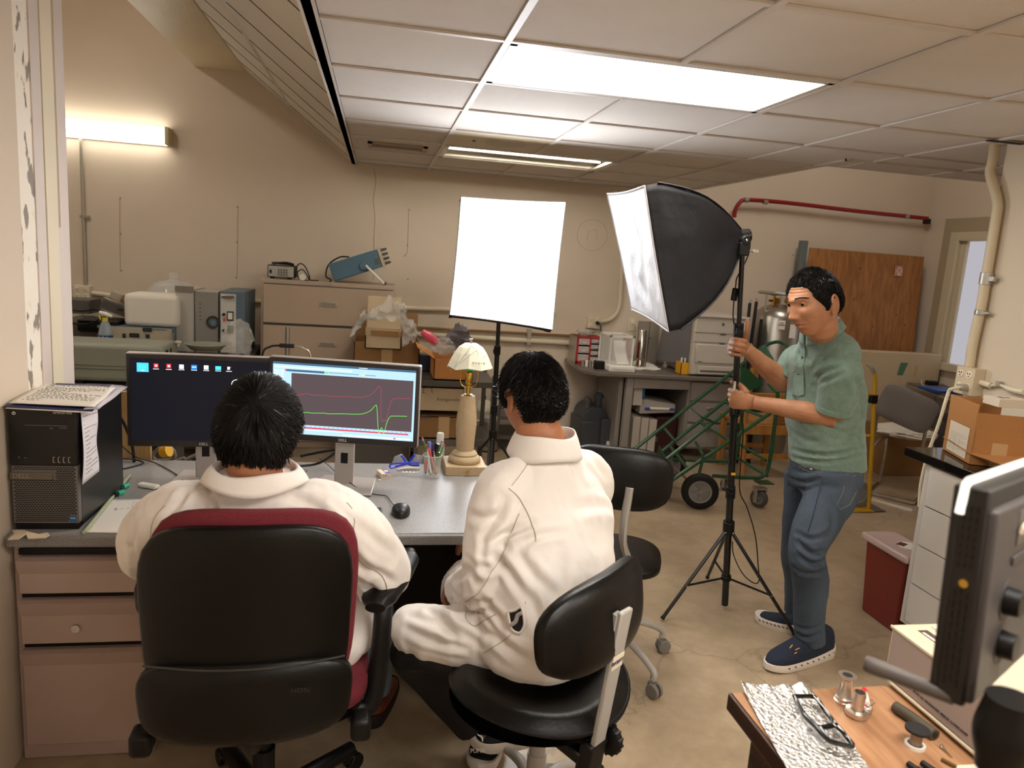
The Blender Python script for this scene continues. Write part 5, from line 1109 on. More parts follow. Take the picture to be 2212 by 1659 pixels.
# ------------------------------------------------------------ seated person in the middle
hc2 = A(1147, 860, 2.0); H2 = headM(hc2, (-.40, .91, -.05), (.02, .05, 1), .97)
nb2 = Vector((.485, 1.965, 1.105))
p2 = MB(); head_mb(p2, H2, .15, n=90)
p2.tube([H2 @ Vector((0, -.03, -.03)), H2 @ Vector((0, -.03, -.09)), nb2+Vector((0, 0, .02)), nb2+Vector((-.02, .02, -.08))], [.056, .056, .058, .05], 20, sm=4)
S2L, S2R = Vector((.35, 1.875, .985)), Vector((.635, 2.03, .985))
E2L, W2L = Vector((.325, 1.815, .765)), A(1005, 1268, 1.93)
E2R, W2R = Vector((.66, 2.12, .76)), Vector((.42, 2.25, .72))
p2.tube([nb2+Vector((-.02, 0.03, -.07)), (.47, 1.86, .8), (.46, 1.78, .68)], [.08, .1, .1], 14, sm=3)
for s_, e_, w_ in ((S2L, E2L, W2L), (S2R, E2R, W2R)):
    p2.tube([nb2+Vector((0, 0, -.09)), s_, e_], [.05, .045, .038], 14, sm=5); p2.tube([e_, e_.lerp(w_, .5), w_], [.038, .034, .026], 14, sm=4)
hand(p2, W2L+Vector((-.0, .0, 0)), (-.3, .9, -.45), (0, -.2, -1), [(45, 60, 40)]*4, ((.7, .6, .1), (.9, .3, .1), (1, .1, .1)), .95, s=(1, .3, 0))
hand(p2, W2R, (-.8, .3, -.1), (0, 0, -1), [(25, 35, 20)]*4, ((.7, .6, .1), (.9, .3, .1), (1, .1, .1)), .95, s=(-.3, -1, 0))
P2 = build('person', remesh(p2, .0045, 3), [m_skin2], smooth=80, label='seated person with black hair and glasses in a white lab coat on the black stool', cat='person', org=(.46, 1.8, 0))
def reg2(az, el):
    a = abs((az+pi) % (2*pi)-pi); z = sin(el)
    if a < .8: lim = .55
    elif a < 1.3: lim = .55-.55*(a-.8)/.5
    elif a < 1.55: lim = -.3+.3*sst(1.42, 1.55, a)
    elif a < 1.85: lim = .05
    elif a < 2.3: lim = .05-.66*(a-1.85)/.45
    else: lim = -.62+.02*cos(a*9)
    return min(1, (z-lim)*2.8)
hair(P2, H2, reg2, (.0, .1, 1), 4600, .05, .019, 23, lift=.022, grey=.07, wild=.38, fat=.15)
# quiff strands on top right
build('glasses', MB().tube([H2 @ Vector((-.082, -.02, .014)), H2 @ Vector((-.083, .04, .012)), H2 @ Vector((-.072, .098, .012))], .0022, 6, sm=3).tube([H2 @ Vector((.082, -.02, .014)), H2 @ Vector((.083, .04, .012)), H2 @ Vector((.072, .098, .012))], .0022, 6, sm=3).tube([H2 @ Vector((x, y, z)) for x, y, z in ((-.072, .1, .02), (-.03, .112, .022), (0, .116, .015), (.03, .112, .022), (.072, .1, .02))], .0025, 6, sm=3).tube([H2 @ Vector((-.045+.026*cos(a), .108-.008*abs(cos(a)), .008+.02*sin(a))) for a in [k*pi/8 for k in range(17)]], .0015, 6), mat('glasses_metal', '2a2d45', .25, metal=.5), P2)
ct = MB()
ax2 = Vector((.8, .6, 0))
ell(ct, [(Vector((.48, 1.79, .60)), .17, .14), (Vector((.485, 1.79, .68)), .18, .145), (Vector((.50, 1.84, .80)), .19, .145), (Vector((.507, 1.90, .92)), .195, .125), (Vector((.50, 1.94, .995)), .175, .10), (Vector((.492, 1.955, 1.05)), .115, .085), (nb2, .078, .072)], ref=Vector((.87, .5, 0)))
ct.tube([nb2+Vector((-.06, -.04, -.08)), S2L, S2L.lerp(E2L, .5)+Vector((-.01, 0, 0)), E2L, E2L+Vector((-.03, .03, -.01))], [.065, .078, .078, .078, .07], 26, sm=6)
ct.tube([E2L+Vector((.01, 0, .02)), E2L.lerp(W2L, .6), W2L+(W2L-E2L)*.35], [.072, .062, .05], 24, sm=5)
ct.tube([nb2+Vector((.06, .04, -.08)), S2R, S2R.lerp(E2R, .5), E2R], [.065, .078, .076, .07], 26, sm=6).tube([E2R, E2R.lerp(W2R, .6), W2R], [.068, .06, .055], 20, sm=4)
KL = Vector((.135, 1.90, .575)); HL = Vector((.40, 1.77, .60))
ct.tube([HL+Vector((.05, 0, 0)), HL.lerp(KL, .4), HL.lerp(KL, .75), KL, KL+Vector((-.03, .015, -.015))], [.095, .09, .082, .074, .058], 28, sm=6)
ct.tube([Vector((.5, 1.85, .56)), Vector((.36, 2.1, .57)), Vector((.3, 2.2, .57))], [.12, .10, .09], 22, sm=5)
ell(ct, [(Vector((.475, 1.765, .58)), .175, .145), (Vector((.475, 1.77, .61)), .185, .155), (Vector((.48, 1.785, .68)), .18, .145)], ref=Vector((.87, .5, 0)))
c2 = [([(1050, 1180), (1100, 1150), (1150, 1130)], .010, .009), ([(1060, 1200), (1100, 1230), (1130, 1290)], .012, .010), ([(1120, 1180), (1170, 1155), (1215, 1150)], .010, .006), ([(1190, 940), (1230, 985), (1260, 1060)], .012, .004), ([(1120, 1200), (1150, 1240), (1200, 1290)], .014, .010), ([(1140, 1260), (1160, 1330), (1200, 1400)], .014, .007)]
c2 += [([(1000, 1100), (1040, 1120), (1080, 1110)], .012, .007), ([(1010, 1210), (1050, 1230), (1085, 1215)], .010, .008), ([(980, 1250), (1010, 1230), (1030, 1260)], .012, .009), ([(1060, 1140), (1040, 1180), (1050, 1230)], .010, .006), ([(975, 1275), (1010, 1300), (1060, 1300)], .010, .007), ([(880, 1360), (940, 1385), (1010, 1400)], .010, .009), ([(890, 1330), (950, 1350), (1040, 1390)], .012, .007), ([(1000, 1330), (1060, 1370), (1120, 1420)], .012, .008), ([(1060, 1340), (1090, 1390), (1150, 1430)], .012, .007), ([(1215, 1190), (1210, 1260), (1190, 1330)], .016, .006), ([(1090, 1080), (1075, 1120), (1040, 1150)], .012, .009), ([(1250, 960), (1300, 1010), (1335, 1070)], .014, .007), ([(1230, 1100), (1290, 1090), (1335, 1110)], .016, .006), ([(1040, 1290), (1070, 1320), (1090, 1360)], .010, .009), ([(960, 1310), (1000, 1320), (1050, 1310)], .010, .009), ([(1180, 1400), (1220, 1420), (1260, 1425)], .010, .007), ([(925, 1320), (960, 1345), (985, 1385)], .012, .008)]
cmb2 = fold(remesh(ct, .0055, 3), c2, .008, 7, 44, (1.5, 1.5, .8))
coat2 = build('lab_coat', cmb2, m_coat, P2, smooth=80)
collar(coat2, nb2+Vector((0, 0, .012)), None, (-.5, .85, 0), (-.18, .26, 1), w=(.084, .082), flapd=.06, seed=2, op=.08, h1=.026)
Bc2 = BVHTree.FromPolygons(cmb2.v, cmb2.f)
def on2(x, y, off=.002):
    h = Bc2.ray_cast(Vector((0, 0, HC)), _ray(x, y).normalized()); return h[0]+h[1]*off if h[0] else A(x, y, 1.8)
def s2(nm, pts, r_=.001, m_=None): build(nm, MB().tube([on2(p[0], p[1]) for p in catmull([Vector((a, b, 0)) for a, b in pts], 6)], r_, 5), m_ or m_coatseam, coat2)
s2('seam', [(1098, 1055), (1120, 1075), (1140, 1110), (1155, 1150), (1158, 1170)]); s2('seam', [(1122, 1110), (1105, 1150), (1090, 1190), (1060, 1240), (1035, 1280), (1005, 1300)])
s2('seam', [(1160, 970), (1135, 1010), (1105, 1050)]); s2('seam', [(1135, 1300), (1133, 1340)]); s2('seam', [(1045, 1410), (1080, 1390), (1105, 1370)])
s2('pocket_stitch', [(1006, 1318), (1008, 1340), (1026, 1353), (1050, 1338), (1072, 1328)])
# opening in the side of the coat showing dark patterned cloth
op_ = [(1100, 1322), (1115, 1318), (1127, 1312), (1134, 1335), (1134, 1352), (1124, 1367), (1108, 1362), (1103, 1345)]
P_ = [on2(x, y, .004) for x, y in op_]; nn = (on2(1115, 1340, .02)-on2(1115, 1340, .0)).normalized()
build('coat_opening', MB().slab(P_, nn*.002), mat('dark_shirt', '15131a', .8), coat2)
build('shirt_stripe', MB().tube([on2(1105, 1350, .009), on2(1116, 1342, .009), on2(1122, 1328, .009), on2(1130, 1322, .009)], .0055, 6, sm=4), mat('grey_stripe', 'a39c97', .8), coat2)
build('opening_edge', MB().tube([on2(x, y, .006) for x, y in op_+op_[:1]], .0035, 6, sm=3), m_coat, coat2)
# black trousers and shoes
m_blk = mat('black_cloth', '131114', .8, bump=.2, bscale=120)
tr_ = MB().tube([HL+Vector((0, .0, -.07)), KL+Vector((.0, .0, -.05)), Vector((.22, 2.02, .33)), Vector((.34, 2.10, .13))], [.07, .062, .058, .05], 18, sm=5).tube([Vector((.5, 1.85, .5)), Vector((.33, 2.15, .52)), Vector((.38, 2.15, .3)), Vector((.48, 2.1, .15))], [.09, .075, .06, .05], 18, sm=5)
build('trousers', remesh(tr_, .008, 3), m_blk, P2, smooth=80)
m_ps = mat('white_rubber', 'd8cfc6', .5)
sA, MA, LA, oA, hA = shoe(P2, Vector((.595, 2.10, .085)), Vector((.345, 2.06, .085)), m_blk, m_ps, w=.052, scallop=False, label='black slip-on sneaker with white sole resting on the stool base')
sB, MB_, LB, oB, hB = shoe(P2, Vector((.45, 2.22, .02)), Vector((.365, 2.02, .02)), m_blk, m_ps, w=.05, scallop=False, label='black sneaker with white ribbed sole lying below the other shoe')
cat_ = [(0, 0), (-.004, .004), (-.012, .006), (-.02, .009), (-.016, .004), (-.008, .0), (-.004, -.005), (-.001, -.013), (.002, -.012), (.001, -.004), (.006, -.001), (.011, .004), (.008, -.003), (.003, -.004)]
q = A(1043, 1592, 1.99); fm = frame(q, (1, .1, -.15), (.0, .5, 1))
build('leaping_cat_emblem', MB(fm).slab([(x*1.0, y*1.0, .0) for x, y in cat_], (0, 0, .001)), m_white, sA)
q = A(1032, 1622, 1.97); build('lettering', MB().text('PUMA', .018, frame(q, (1, .1, -.1), (0, .5, 1))), m_white, sB)
# ============================================================ chairs
m_vinyl = mat('black_vinyl', '070605', .36, spec=.35, bump=.06, bscale=120); m_red = mat('burgundy_fabric', '74202b', .85, var=.2, vscale=300, bump=.25, bscale=600, col2='5c1620')
m_seatgrey = mat('grey_enamel', 'a8a39b', .38)
def slabgrid(fn_front, fn_back, nu, nv):
    mb = MB(); mb.grid(fn_front, nu, nv); n1 = (nu+1)*(nv+1); mb.grid(fn_back, nu, nv)
    I = lambda i, j: j*(nu+1)+i; fs = []
    for i in range(nu): fs += [(I(i, 0), n1+I(i, 0), n1+I(i+1, 0), I(i+1, 0)), (I(i+1, nv), n1+I(i+1, nv), n1+I(i, nv), I(i, nv))]
    for j in range(nv): fs += [(I(0, j+1), n1+I(0, j+1), n1+I(0, j), I(0, j)), (I(nu, j), n1+I(nu, j), n1+I(nu, j+1), I(nu, j+1))]
    mb.add([], []); 
    for f in fs: mb.f.append(list(f)); mb.m.append(0)
    return mb
def pad(T_, w, h, thick, ex=3.5, bulge=.02, curve=0, seg=28, taper=0, cz_=0):
    """rounded cushion in the local XZ plane, front toward +Y"""
    mb = MB(T_)
    def ring(rho, y):
        P = []
        for k in range(seg*2):
            a = pi*k/seg; c, s = cos(a), sin(a); r_ = (abs(c)**ex+abs(s)**ex)**(-1/ex); x, z = r_*c*w/2*rho, r_*s*h/2*rho
            x *= 1+taper*z/(h/2); P.append((x, y+curve*(x*x)/(w*w/4), z+cz_))
        return P
    rings = []
    for t in [k/7 for k in range(8)]:
        a = t*pi/2; rings.append(ring(.02+.98*sin(a), thick/2+bulge*cos(a)-thick*.35*(1-cos(a))*0-thick*.3*(sin(a)**6)))
    for t in [k/7 for k in range(8)][::-1]:
        a = t*pi/2; rings.append(ring(.02+.98*sin(a), -thick/2-bulge*.5*cos(a)+thick*.3*(sin(a)**6)))
    n = seg*2; vs = [p for r_ in rings for p in r_]; fs = []
    for i in range(len(rings)-1):
        for k in range(n): fs.append((i*n+k, (i+1)*n+k, (i+1)*n+(k+1) % n, i*n+(k+1) % n))
    fs += [tuple(range(n)), tuple(range((len(rings)-1)*n, len(rings)*n))[::-1]]
    return mb.add(vs, fs)
t = thing('office_chair', 'large black office chair with burgundy cushions under the left seated person', 'chair', (-.255, 1.72, 0), radians(2))
M = T(t); by = -.215
def TR(x, y, z, rx=0, rz=0): return M @ Matrix.Translation((x, y, z)) @ Matrix.Rotation(radians(rz), 4, 'Z') @ Matrix.Rotation(radians(rx), 4, 'X')
build('backrest_cushion', pad(TR(.012, by+.036, .83, 5), .43, .475, .045, 4.2, .02, .03, taper=.04), m_red, t, smooth=60)
build('backrest_shell', pad(TR(0, by, .815, 5), .43, .46, .035, 4.2, .02, .03, taper=.04), m_vinyl, t, smooth=60)
jk = build('lower_shell', pad(TR(0, by-.006, .64, 3), .445, .20, .05, 3.6, .015, .03, taper=.03), m_vinyl, t, smooth=60)
build('shell_seam', MB(TR(0, by, .735, 5)).tube([(x, -.032+.03*(x/.2)**2, 0) for x in (-.205, -.1, 0, .1, .205)], .0022, 6, sm=4), mat('seam_grey', '3a3735', .4), t)
build('lettering', MB(TR(.115, by-.045, .685, 4)).text('HON', .017, FX(0, 0, 0)), mat('soft_black', '2b2927', .5), t)
build('seat_cushion', pad(M @ Matrix.Translation((.02, .14, .515)) @ Matrix.Rotation(radians(90), 4, 'X'), .50, .46, .07, 4, .012), m_red, t, smooth=60)
build('seat_shell', pad(M @ Matrix.Translation((.02, .14, .475)) @ Matrix.Rotation(radians(90), 4, 'X'), .48, .44, .035, 4, .008), m_vinyl, t, smooth=60)
for s in (1, -1):
    ar = build('arm_support', MB(M).tube([(s*.22, .03, .43), (s*(.275-.04*(s<0)), .04, .44), (s*(.292-.05*(s<0)), .05, .52), (s*(.30-.06*(s<0)), .05, .66), (s*(.30-.06*(s<0)), .07, .72)], [.018, .018, .02, .018, .016], 12, sm=5, el=1.4, ref=(0, 1, 0)), m_black, t, smooth=60)
    build('armrest', MB(M).tube([(s*(.275-.06*(s<0)), -.06, .765), (s*(.288-.06*(s<0)), .0, .765), (s*(.325-.07*(s<0)), .08, .77), (s*(.365-.10*(s<0)), .19, .775), (s*(.375-.10*(s<0)), .23, .79)], [.025, .045, .042, .036, .02], 18, sm=6, el=.5, ref=(1, 0, 0)), m_vinyl, t, smooth=60)
    build('arm_knob', MB(M).cb((s*.25, -.06, .455), (.05, .06, .06)), m_black, t, bevel=.012)
build('back_bracket', MB(M).tube([(0, -.17, .62), (0, -.16, .52), (0, -.08, .44), (0, .12, .44)], .02, 12, sm=5), m_black, t, smooth=60)
build('gas_column', MB(M).cyl((0, .14, .10), (0, .14, .27), .03).cyl((0, .14, .27), (0, .14, .46), .02), m_black, t)
def base(t, M, c, R_, mat_, h0, h1, rots, r_=.028, cr=.028, wheel=None, curved=False):
    for k in rots:
        a = radians(k); d = Vector((cos(a), sin(a), 0)); c_ = Vector(c)
        if curved: pts = [c_+Vector((0, 0, h0)), c_+d*R_*.35+Vector((0, 0, h0+.03)), c_+d*R_*.75+Vector((0, 0, h0+.0)), c_+d*R_+Vector((0, 0, h1-.02)), c_+d*R_*1.0+Vector((0, 0, h1-.05))]
        else: pts = [c_+Vector((0, 0, h0)), c_+d*R_*.5+Vector((0, 0, (h0+h1)/2)), c_+d*R_+Vector((0, 0, h1))]
        lg = build('leg', MB(M).tube(pts, [r_, r_*.95, r_*.8]+([r_*.8]*2 if curved else []), 14, sm=5), mat_, t, smooth=60)
        e = c_+d*R_; side = Vector((-d.y, d.x, 0)); cw = build('caster', MB(M).cyl(e+Vector((0, 0, h1-.01)), e+Vector((0, 0, cr*1.6)), .009, n=10), m_steel, lg)
        build('caster', MB(M), m_black, lg) if 0 else None
        hd = MB(M)
        for s in (-1, 1): hd.cyl(e+d*.012+side*(s*.006)+Vector((0, 0, cr)), e+d*.012+side*(s*.02)+Vector((0, 0, cr)), cr, cr*.93, 24)
        hd.box(tuple(e+Vector((-.014, -.014, cr))), tuple(e+Vector((.014, .014, cr*2.0))))
        build('caster_wheel', hd, wheel or m_black, lg, bevel=.002)
base(t, M, (0, .14, .0), .33, m_black, .105, .075, (44, 116, 188, 260, 332))
# --- black task stool with grey back bar
rz = radians(36); t = thing('task_stool', 'black vinyl stool with round-cornered backrest on a grey bar lettered BIO FIT', 'stool', (.455, 1.70, 0), rz); M = T(t)
def sfn(u, v, top):
    a = 2*pi*u; r_ = v; x = .235*r_*cos(a)*(1+.04*cos(2*a)); y = .225*r_*sin(a)-.0
    e = (abs(cos(a))**3+abs(sin(a))**3)**(-1/3); x *= .8+.2*e; y *= .8+.2*e
    z = .56+.03*(abs(x)/.2)**2*0+.022*(x/.2)**2-.012*exp(-(x*x+(y-.02)**2)/.02) if top else .485
    edge = sst(.75, 1, r_); z = z-(.034*edge**2 if top else -.028*edge**2)
    return Vector((x, y, z))
mb = MB(M).grid(lambda u, v: sfn(u, v, True), 48, 16); mb.grid(lambda u, v: sfn(1-u, v, False), 48, 8)
build('seat', mb, m_vinyl, t, smooth=75)
build('seat_rim', MB(M).tube([sfn(k/48, 1, True)*1 for k in range(49)], .004, 8), m_vinyl, t)
bb = A(1325, 1465, 1.46); Bt, Bb = A(1352, 1318, 1.455), A(1290, 1612, 1.50)
up = (Bt-Bb).normalized(); side = Vector((.80, .59, 0)); side = (side-up*side.dot(up)).normalized(); nr = side.cross(up)
MB_bar = Matrix((side, nr*-1, up)).transposed().to_4x4(); MB_bar = Matrix((side, up.cross(side), up)).transposed().to_4x4(); MB_bar.translation = Bb
Lb = (Bt-Bb).length
bar = build('back_bar', MB(MB_bar).box((-.023, -.006, -.03), (.023, .008, Lb)), m_seatgrey, t, bevel=.004)
lb = build('maker_label', MB(MB_bar).box((-.021, -.0072, Lb*.60), (.0215, -.006, Lb*.60+.036)), m_cream, bar)
build('lettering', MB(MB_bar).text('BIO', .0145, FX(-.0115, -.0078, Lb*.60+.018)).text('FIT', .0145, FX(.0125, -.0078, Lb*.60+.018)), m_ink, lb)
build('logo_dot', MB(MB_bar).lathe([(.0052, 0), (.0052, .0006), (0, .0006)], (.0005, -.0074, Lb*.60+.018), 16, R=Rx(90)), mat('purple', '5b3a8c', .5), lb)
Pc = A(1316, 1328, 1.50)
side2 = Vector((.72, .69, 0)).normalized(); u2 = (Vector((-.12, .10, 1))); u2 = (u2-side2*u2.dot(side2)).normalized()
MP = Matrix((side2, u2.cross(side2), u2)).transposed().to_4x4(); MP.translation = Pc
build('backrest', pad(MP, .46, .205, .05, 3.0, .016, .045), m_vinyl, t, smooth=60)
build('bar_bracket', MB(MB_bar).box((-.026, .004, Lb-.10), (-.004, .03, Lb-.008)).cyl((-.0265, .015, Lb-.04), (-.03, .015, Lb-.04), .004, n=10), m_seatgrey, bar, bevel=.003)
build('seat_bracket', MB(MB_bar).box((-.035, -.008, -.07), (.03, .03, .015)).box((-.04, .02, -.05), (.02, .16, -.02)), m_black, t, bevel=.006)
kb_ = build('knob', MB(MB_bar).cyl((.03, .008, -.012), (.05, .008, -.012), .008, n=12), m_black, t)
kn = MB(MB_bar)
kn.tube([(.045, .008, -.012), (.048, .008, -.012), (.066, .008, -.012), (.07, .008, -.012)], [.034, .039, .039, .030], 28)
for k in range(14):
    a = 2*pi*k/14; kn.box((.047, .008+.0385*cos(a)-.003, -.012+.0385*sin(a)-.003), (.067, .008+.0385*cos(a)+.003, -.012+.0385*sin(a)+.003))
build('knob_grip', kn, m_black, kb_)
cP = (-.02, .04)
pc = A(1160, 1630, 1.84); lc = M.inverted() @ Vector((pc.x, pc.y, 0)); cP = (lc.x, lc.y)
build('gas_column', MB(M).cyl((cP[0], cP[1], .07), (cP[0], cP[1], .22), .028).cyl((cP[0], cP[1], .22), (cP[0], cP[1], .495), .0235), m_seatgrey, t)
base(t, M, (cP[0], cP[1], 0), .27, m_seatgrey, .09, .085, (-75, -3, 69, 141, 213), r_=.017, cr=.027, curved=True)
build('foot_plate', MB(M).lathe([(.09, .098), (.09, .102), (0, .102)], (cP[0]+.05, cP[1]-.02, 0), 32), mat('tread_plate', 'b5aea0', .35, metal=.7, bump=1, bscale=220), t)
# --- the second black chair beyond the middle person
t = thing('task_chair', 'empty black chair with grey casters beyond the person on the stool', 'chair', (.92, 2.55, 0), radians(20)); M = T(t)
Pc = A(1335, 1033, 2.5); s2_ = Vector((.90, -.35, 0)).normalized(); u2 = Vector((-.05, .12, 1)); u2 = (u2-s2_*u2.dot(s2_)).normalized()
MP = Matrix((s2_, u2.cross(s2_), u2)).transposed().to_4x4(); MP.translation = Pc
build('backrest', pad(MP, .40, .235, .05, 3.2, .018, .03), m_vinyl, t, smooth=60)
# piping
seg = 40; pts = []
for k in range(seg+1):
    a = 2*pi*k/seg; c, s = cos(a), sin(a); r_ = (abs(c)**3.2+abs(s)**3.2)**(-1/3.2); pts.append(MP @ Vector((r_*c*.199, .0+.03*(r_*c)**2, r_*s*.1165)))
build('piping', MB().tube(pts, .0035, 8), m_vinyl, t)
sc_ = aZ(1330, 1195, .47); sc_.x -= .02
MS = Matrix.Translation((sc_.x, sc_.y, .465)) @ Matrix.Rotation(radians(-20), 4, 'Z') @ Matrix.Rotation(radians(90), 4, 'X')
build('seat', pad(MS, .40, .40, .055, 3, .012), m_vinyl, t, smooth=60)
build('back_bar', MB().tube([Pc+Vector((.03, -.05, -.02)), Vector((Pc.x+.02, Pc.y-.06, .62)), Vector((sc_.x+.06, sc_.y-.1, .44)), Vector((sc_.x, sc_.y, .43))], .014, 10, sm=5, el=1.8), m_seatgrey, t)
l2 = M.inverted() @ Vector((sc_.x-.02, sc_.y, 0))
build('gas_column', MB(M).cyl((l2.x, l2.y, .07), (l2.x, l2.y, .44), .025), m_seatgrey, t)
base(t, M, (l2.x, l2.y, 0), .30, m_seatgrey, .14, .12, (-82, -12, 60, 132, 204), r_=.017, cr=.03, curved=True, wheel=mat('grey_rubber', '77736d', .5))
# ============================================================ softboxes on stands
m_fab = mat('black_nylon', '100f12', .6, bump=.9, bscale=9, spec=.35); m_fabw = mat('white_nylon', 'aaa7a8', .6, bump=.5, bscale=16, trans=0); m_silverlin = mat('silver_lining', 'a9a7a6', .35, metal=.5)
m_stand = mat('stand_black', '0f0f10', .28, spec=.6)
def softbox(t, C4, apex, front, lit, depthcurve=.12, rim=.05):
    """C4: TL TR BR BL of the front cloth; apex: rear speed ring"""
    TL, TR_, BR, BL = C4; c = (TL+TR_+BR+BL)/4; n = (TR_-TL).cross(BL-TL).normalized(); sagk = .014 if lit else .035
    if n.dot(c-apex) < 0: n = -n
    mb = MB()
    def fr(u, v):
        p = TL.lerp(TR_, u).lerp(BL.lerp(BR, u), v); sag = sin(pi*u)*sin(pi*v)
        w = .010*sin(pi*u)*0
        wr = .009*noise.noise(Vector((u*6, v*7, 1)))+.003*abs(sin(v*12))*0
        edge = (abs(u-.5)*2)**2
        e2 = .02*(1-sin(pi*u))*0
        inw = (c-p)*(sagk*(sin(pi*u) if min(v, 1-v) < .001 else 0)+sagk*(sin(pi*v) if min(u, 1-u) < .001 else 0))
        return p+inw+n*(wr*sag*2-.0)
    mb.grid(fr, 30, 30)
    if front is not None: build('diffusion_cloth', mb, front, t, smooth=80, solid=.001)
    sd = MB(); rimn = n*(-rim)
    ring_r = .05
    ax = (TR_-TL).normalized(); ay = (BL-TL).normalized()
    def edge_pt(k, s):   # k side, s 0..1 along
        q = [TL, TR_, BR, BL]; a, b = q[k], q[(k+1) % 4]; p = a.lerp(b, s); return p+(c-p)*sagk*sin(pi*s)
    for k in range(4):
        def fn(u, v):
            p = edge_pt(k, u)
            e = apex+((p-c)-n*((p-c).dot(n))).normalized()*ring_r
            if v < .12: q = p+rimn*(v/.12)
            else:
                s = (v-.12)/.88; p2 = p+rimn; q = p2.lerp(e, s); bul = sin(pi*s)*depthcurve*(.55+.45*abs(2*u-1)**1.5); out = ((p-c)-n*((p-c).dot(n))).normalized()
                q = q+(out*1.0+n*(-.25))*bul-out*.012*sin(pi*u)*sin(pi*s)*0
                q += out*.006*noise.noise(Vector((u*3+k*5, v*4, 2)))
            return q
        sd.grid(fn, 20, 26)
    build('hood', sd, m_fab, t, smooth=60, solid=.0015)
    rods = MB()
    for k in range(4):
        P_ = []
        p = [TL, TR_, BR, BL][k]; e = apex+((p-c)-n*((p-c).dot(n))).normalized()*ring_r; out = ((p-c)-n*((p-c).dot(n))).normalized()
        for s in [q/10 for q in range(11)]: P_.append((p+rimn).lerp(e, s)+(out-n*.25)*sin(pi*s)*depthcurve*1.0+out*.003)
        rods.tube(P_, .003, 6)
    build('edge_piping', rods, m_fab, t)
    rr = MB(); seg = []
    for k in range(4): seg += [edge_pt(k, s/10)+n*.001 for s in range(10)]
    rr.tube(seg+seg[:1], .0035, 6); build('front_hem', rr, m_fabw, t)
    hb = (c-apex).normalized()
    build('lamp_socket', MB().cyl(apex+hb*.02, apex-hb*.05, .036, .028, 20), m_stand, t, bevel=.004)
    return n
m_on = emis('softbox_glow', (.90, .94, 1), L_SOFT)
def sbz(x, y, d): return Vector((0, 0, HC))+_ray(x, y)*d
# lit one
C1 = [sbz(996, 425, 4.30), sbz(1222, 437, 4.42), sbz(1193, 712, 4.30), sbz(972, 680, 4.18)]
c1 = sum(C1, Vector())/4
t = thing('softbox', 'glowing white softbox facing the desk, on a black stand behind the middle person', 'softbox', (c1.x+.1, c1.y+.4, c1.z-.3))
n1 = (C1[1]-C1[0]).cross(C1[3]-C1[0]).normalized()
if n1.y > 0: n1 = -n1
ap1 = c1-n1*.42+Vector((.02, 0, 0))
softbox(t, C1, ap1, m_on, True, .10)
def stand(label, zone, top, foot, legs, h_collar, spread_z, lean=None, sections=()):
    t = thing('light_stand', label, 'light stand', foot, group=None); P = lambda z: foot.lerp(top, (z-foot.z)/(top.z-foot.z))
    build('lower_tube', MB().cyl(P(foot.z), P(1.05), .0165, n=18), m_stand, t); build('middle_tube', MB().cyl(P(1.0), P(1.40), .0135, n=16), m_stand, t); build('upper_tube', MB().cyl(P(1.35), top, .0105, n=14), m_stand, t)
    for z in (.62, 1.02, 1.38):
        if z+.06 > top.z: continue
        cl = build('collar', MB().cyl(P(z-.03), P(z+.03), .022, n=18), m_black, t, bevel=.003)
        build('knob', MB().cyl(P(z)+Vector((.0, -.02, 0)), P(z)+Vector((-.02, -.04, 0)), .006, n=10).cb(P(z)+Vector((-.028, -.044, 0)), (.012, .006, .026)), m_black, cl, bevel=.002)
    build('leg_collar', MB().cyl(P(h_collar-.03), P(h_collar+.03), .027, n=18), m_black, t, bevel=.003)
    build('spreader_hub', MB().cyl(P(spread_z-.012), P(spread_z+.012), .024, n=18), m_black, t, bevel=.002)
    for e in legs:
        e = Vector(e); a = P(h_collar)+(e-P(h_collar)).normalized()*.03; lg = build('leg', MB().tube([a, e], .0085, 10), m_stand, t)
        m_ = a.lerp(e, .62); build('brace', MB().tube([m_, P(spread_z)], .0055, 8), m_stand, lg)
        build('foot_cap', MB().tube([a.lerp(e, .975), e], .0105, 10), m_black, lg)
        build('rivet', MB().ball(m_+Vector((0, -.008, 0)), .004, n=8).ball(a+Vector((0, -.009, 0)), .004, n=8), m_chrome, lg)
    return t, P
f1 = Vector((ap1.x+.03, ap1.y, .02))
stand('slim black light stand holding the glowing softbox', 0, Vector((ap1.x+.01, ap1.y, ap1.z-.05)), f1, [(f1.x+.35*cos(a), f1.y+.35*sin(a), .008) for a in (.3, 2.4, 4.5)], .45, .1)
build('power_cable', MB().tube([A(1163, 800, ap1.y-.03), A(1130, 900, 4.2), A(1105, 970, 3.9), A(1085, 1040, 3.6), A(1070, 1120, 3.3)], .004, 6, sm=5), m_black, cat='cable', label='black cable hanging behind the desk lamp to the lit softbox')
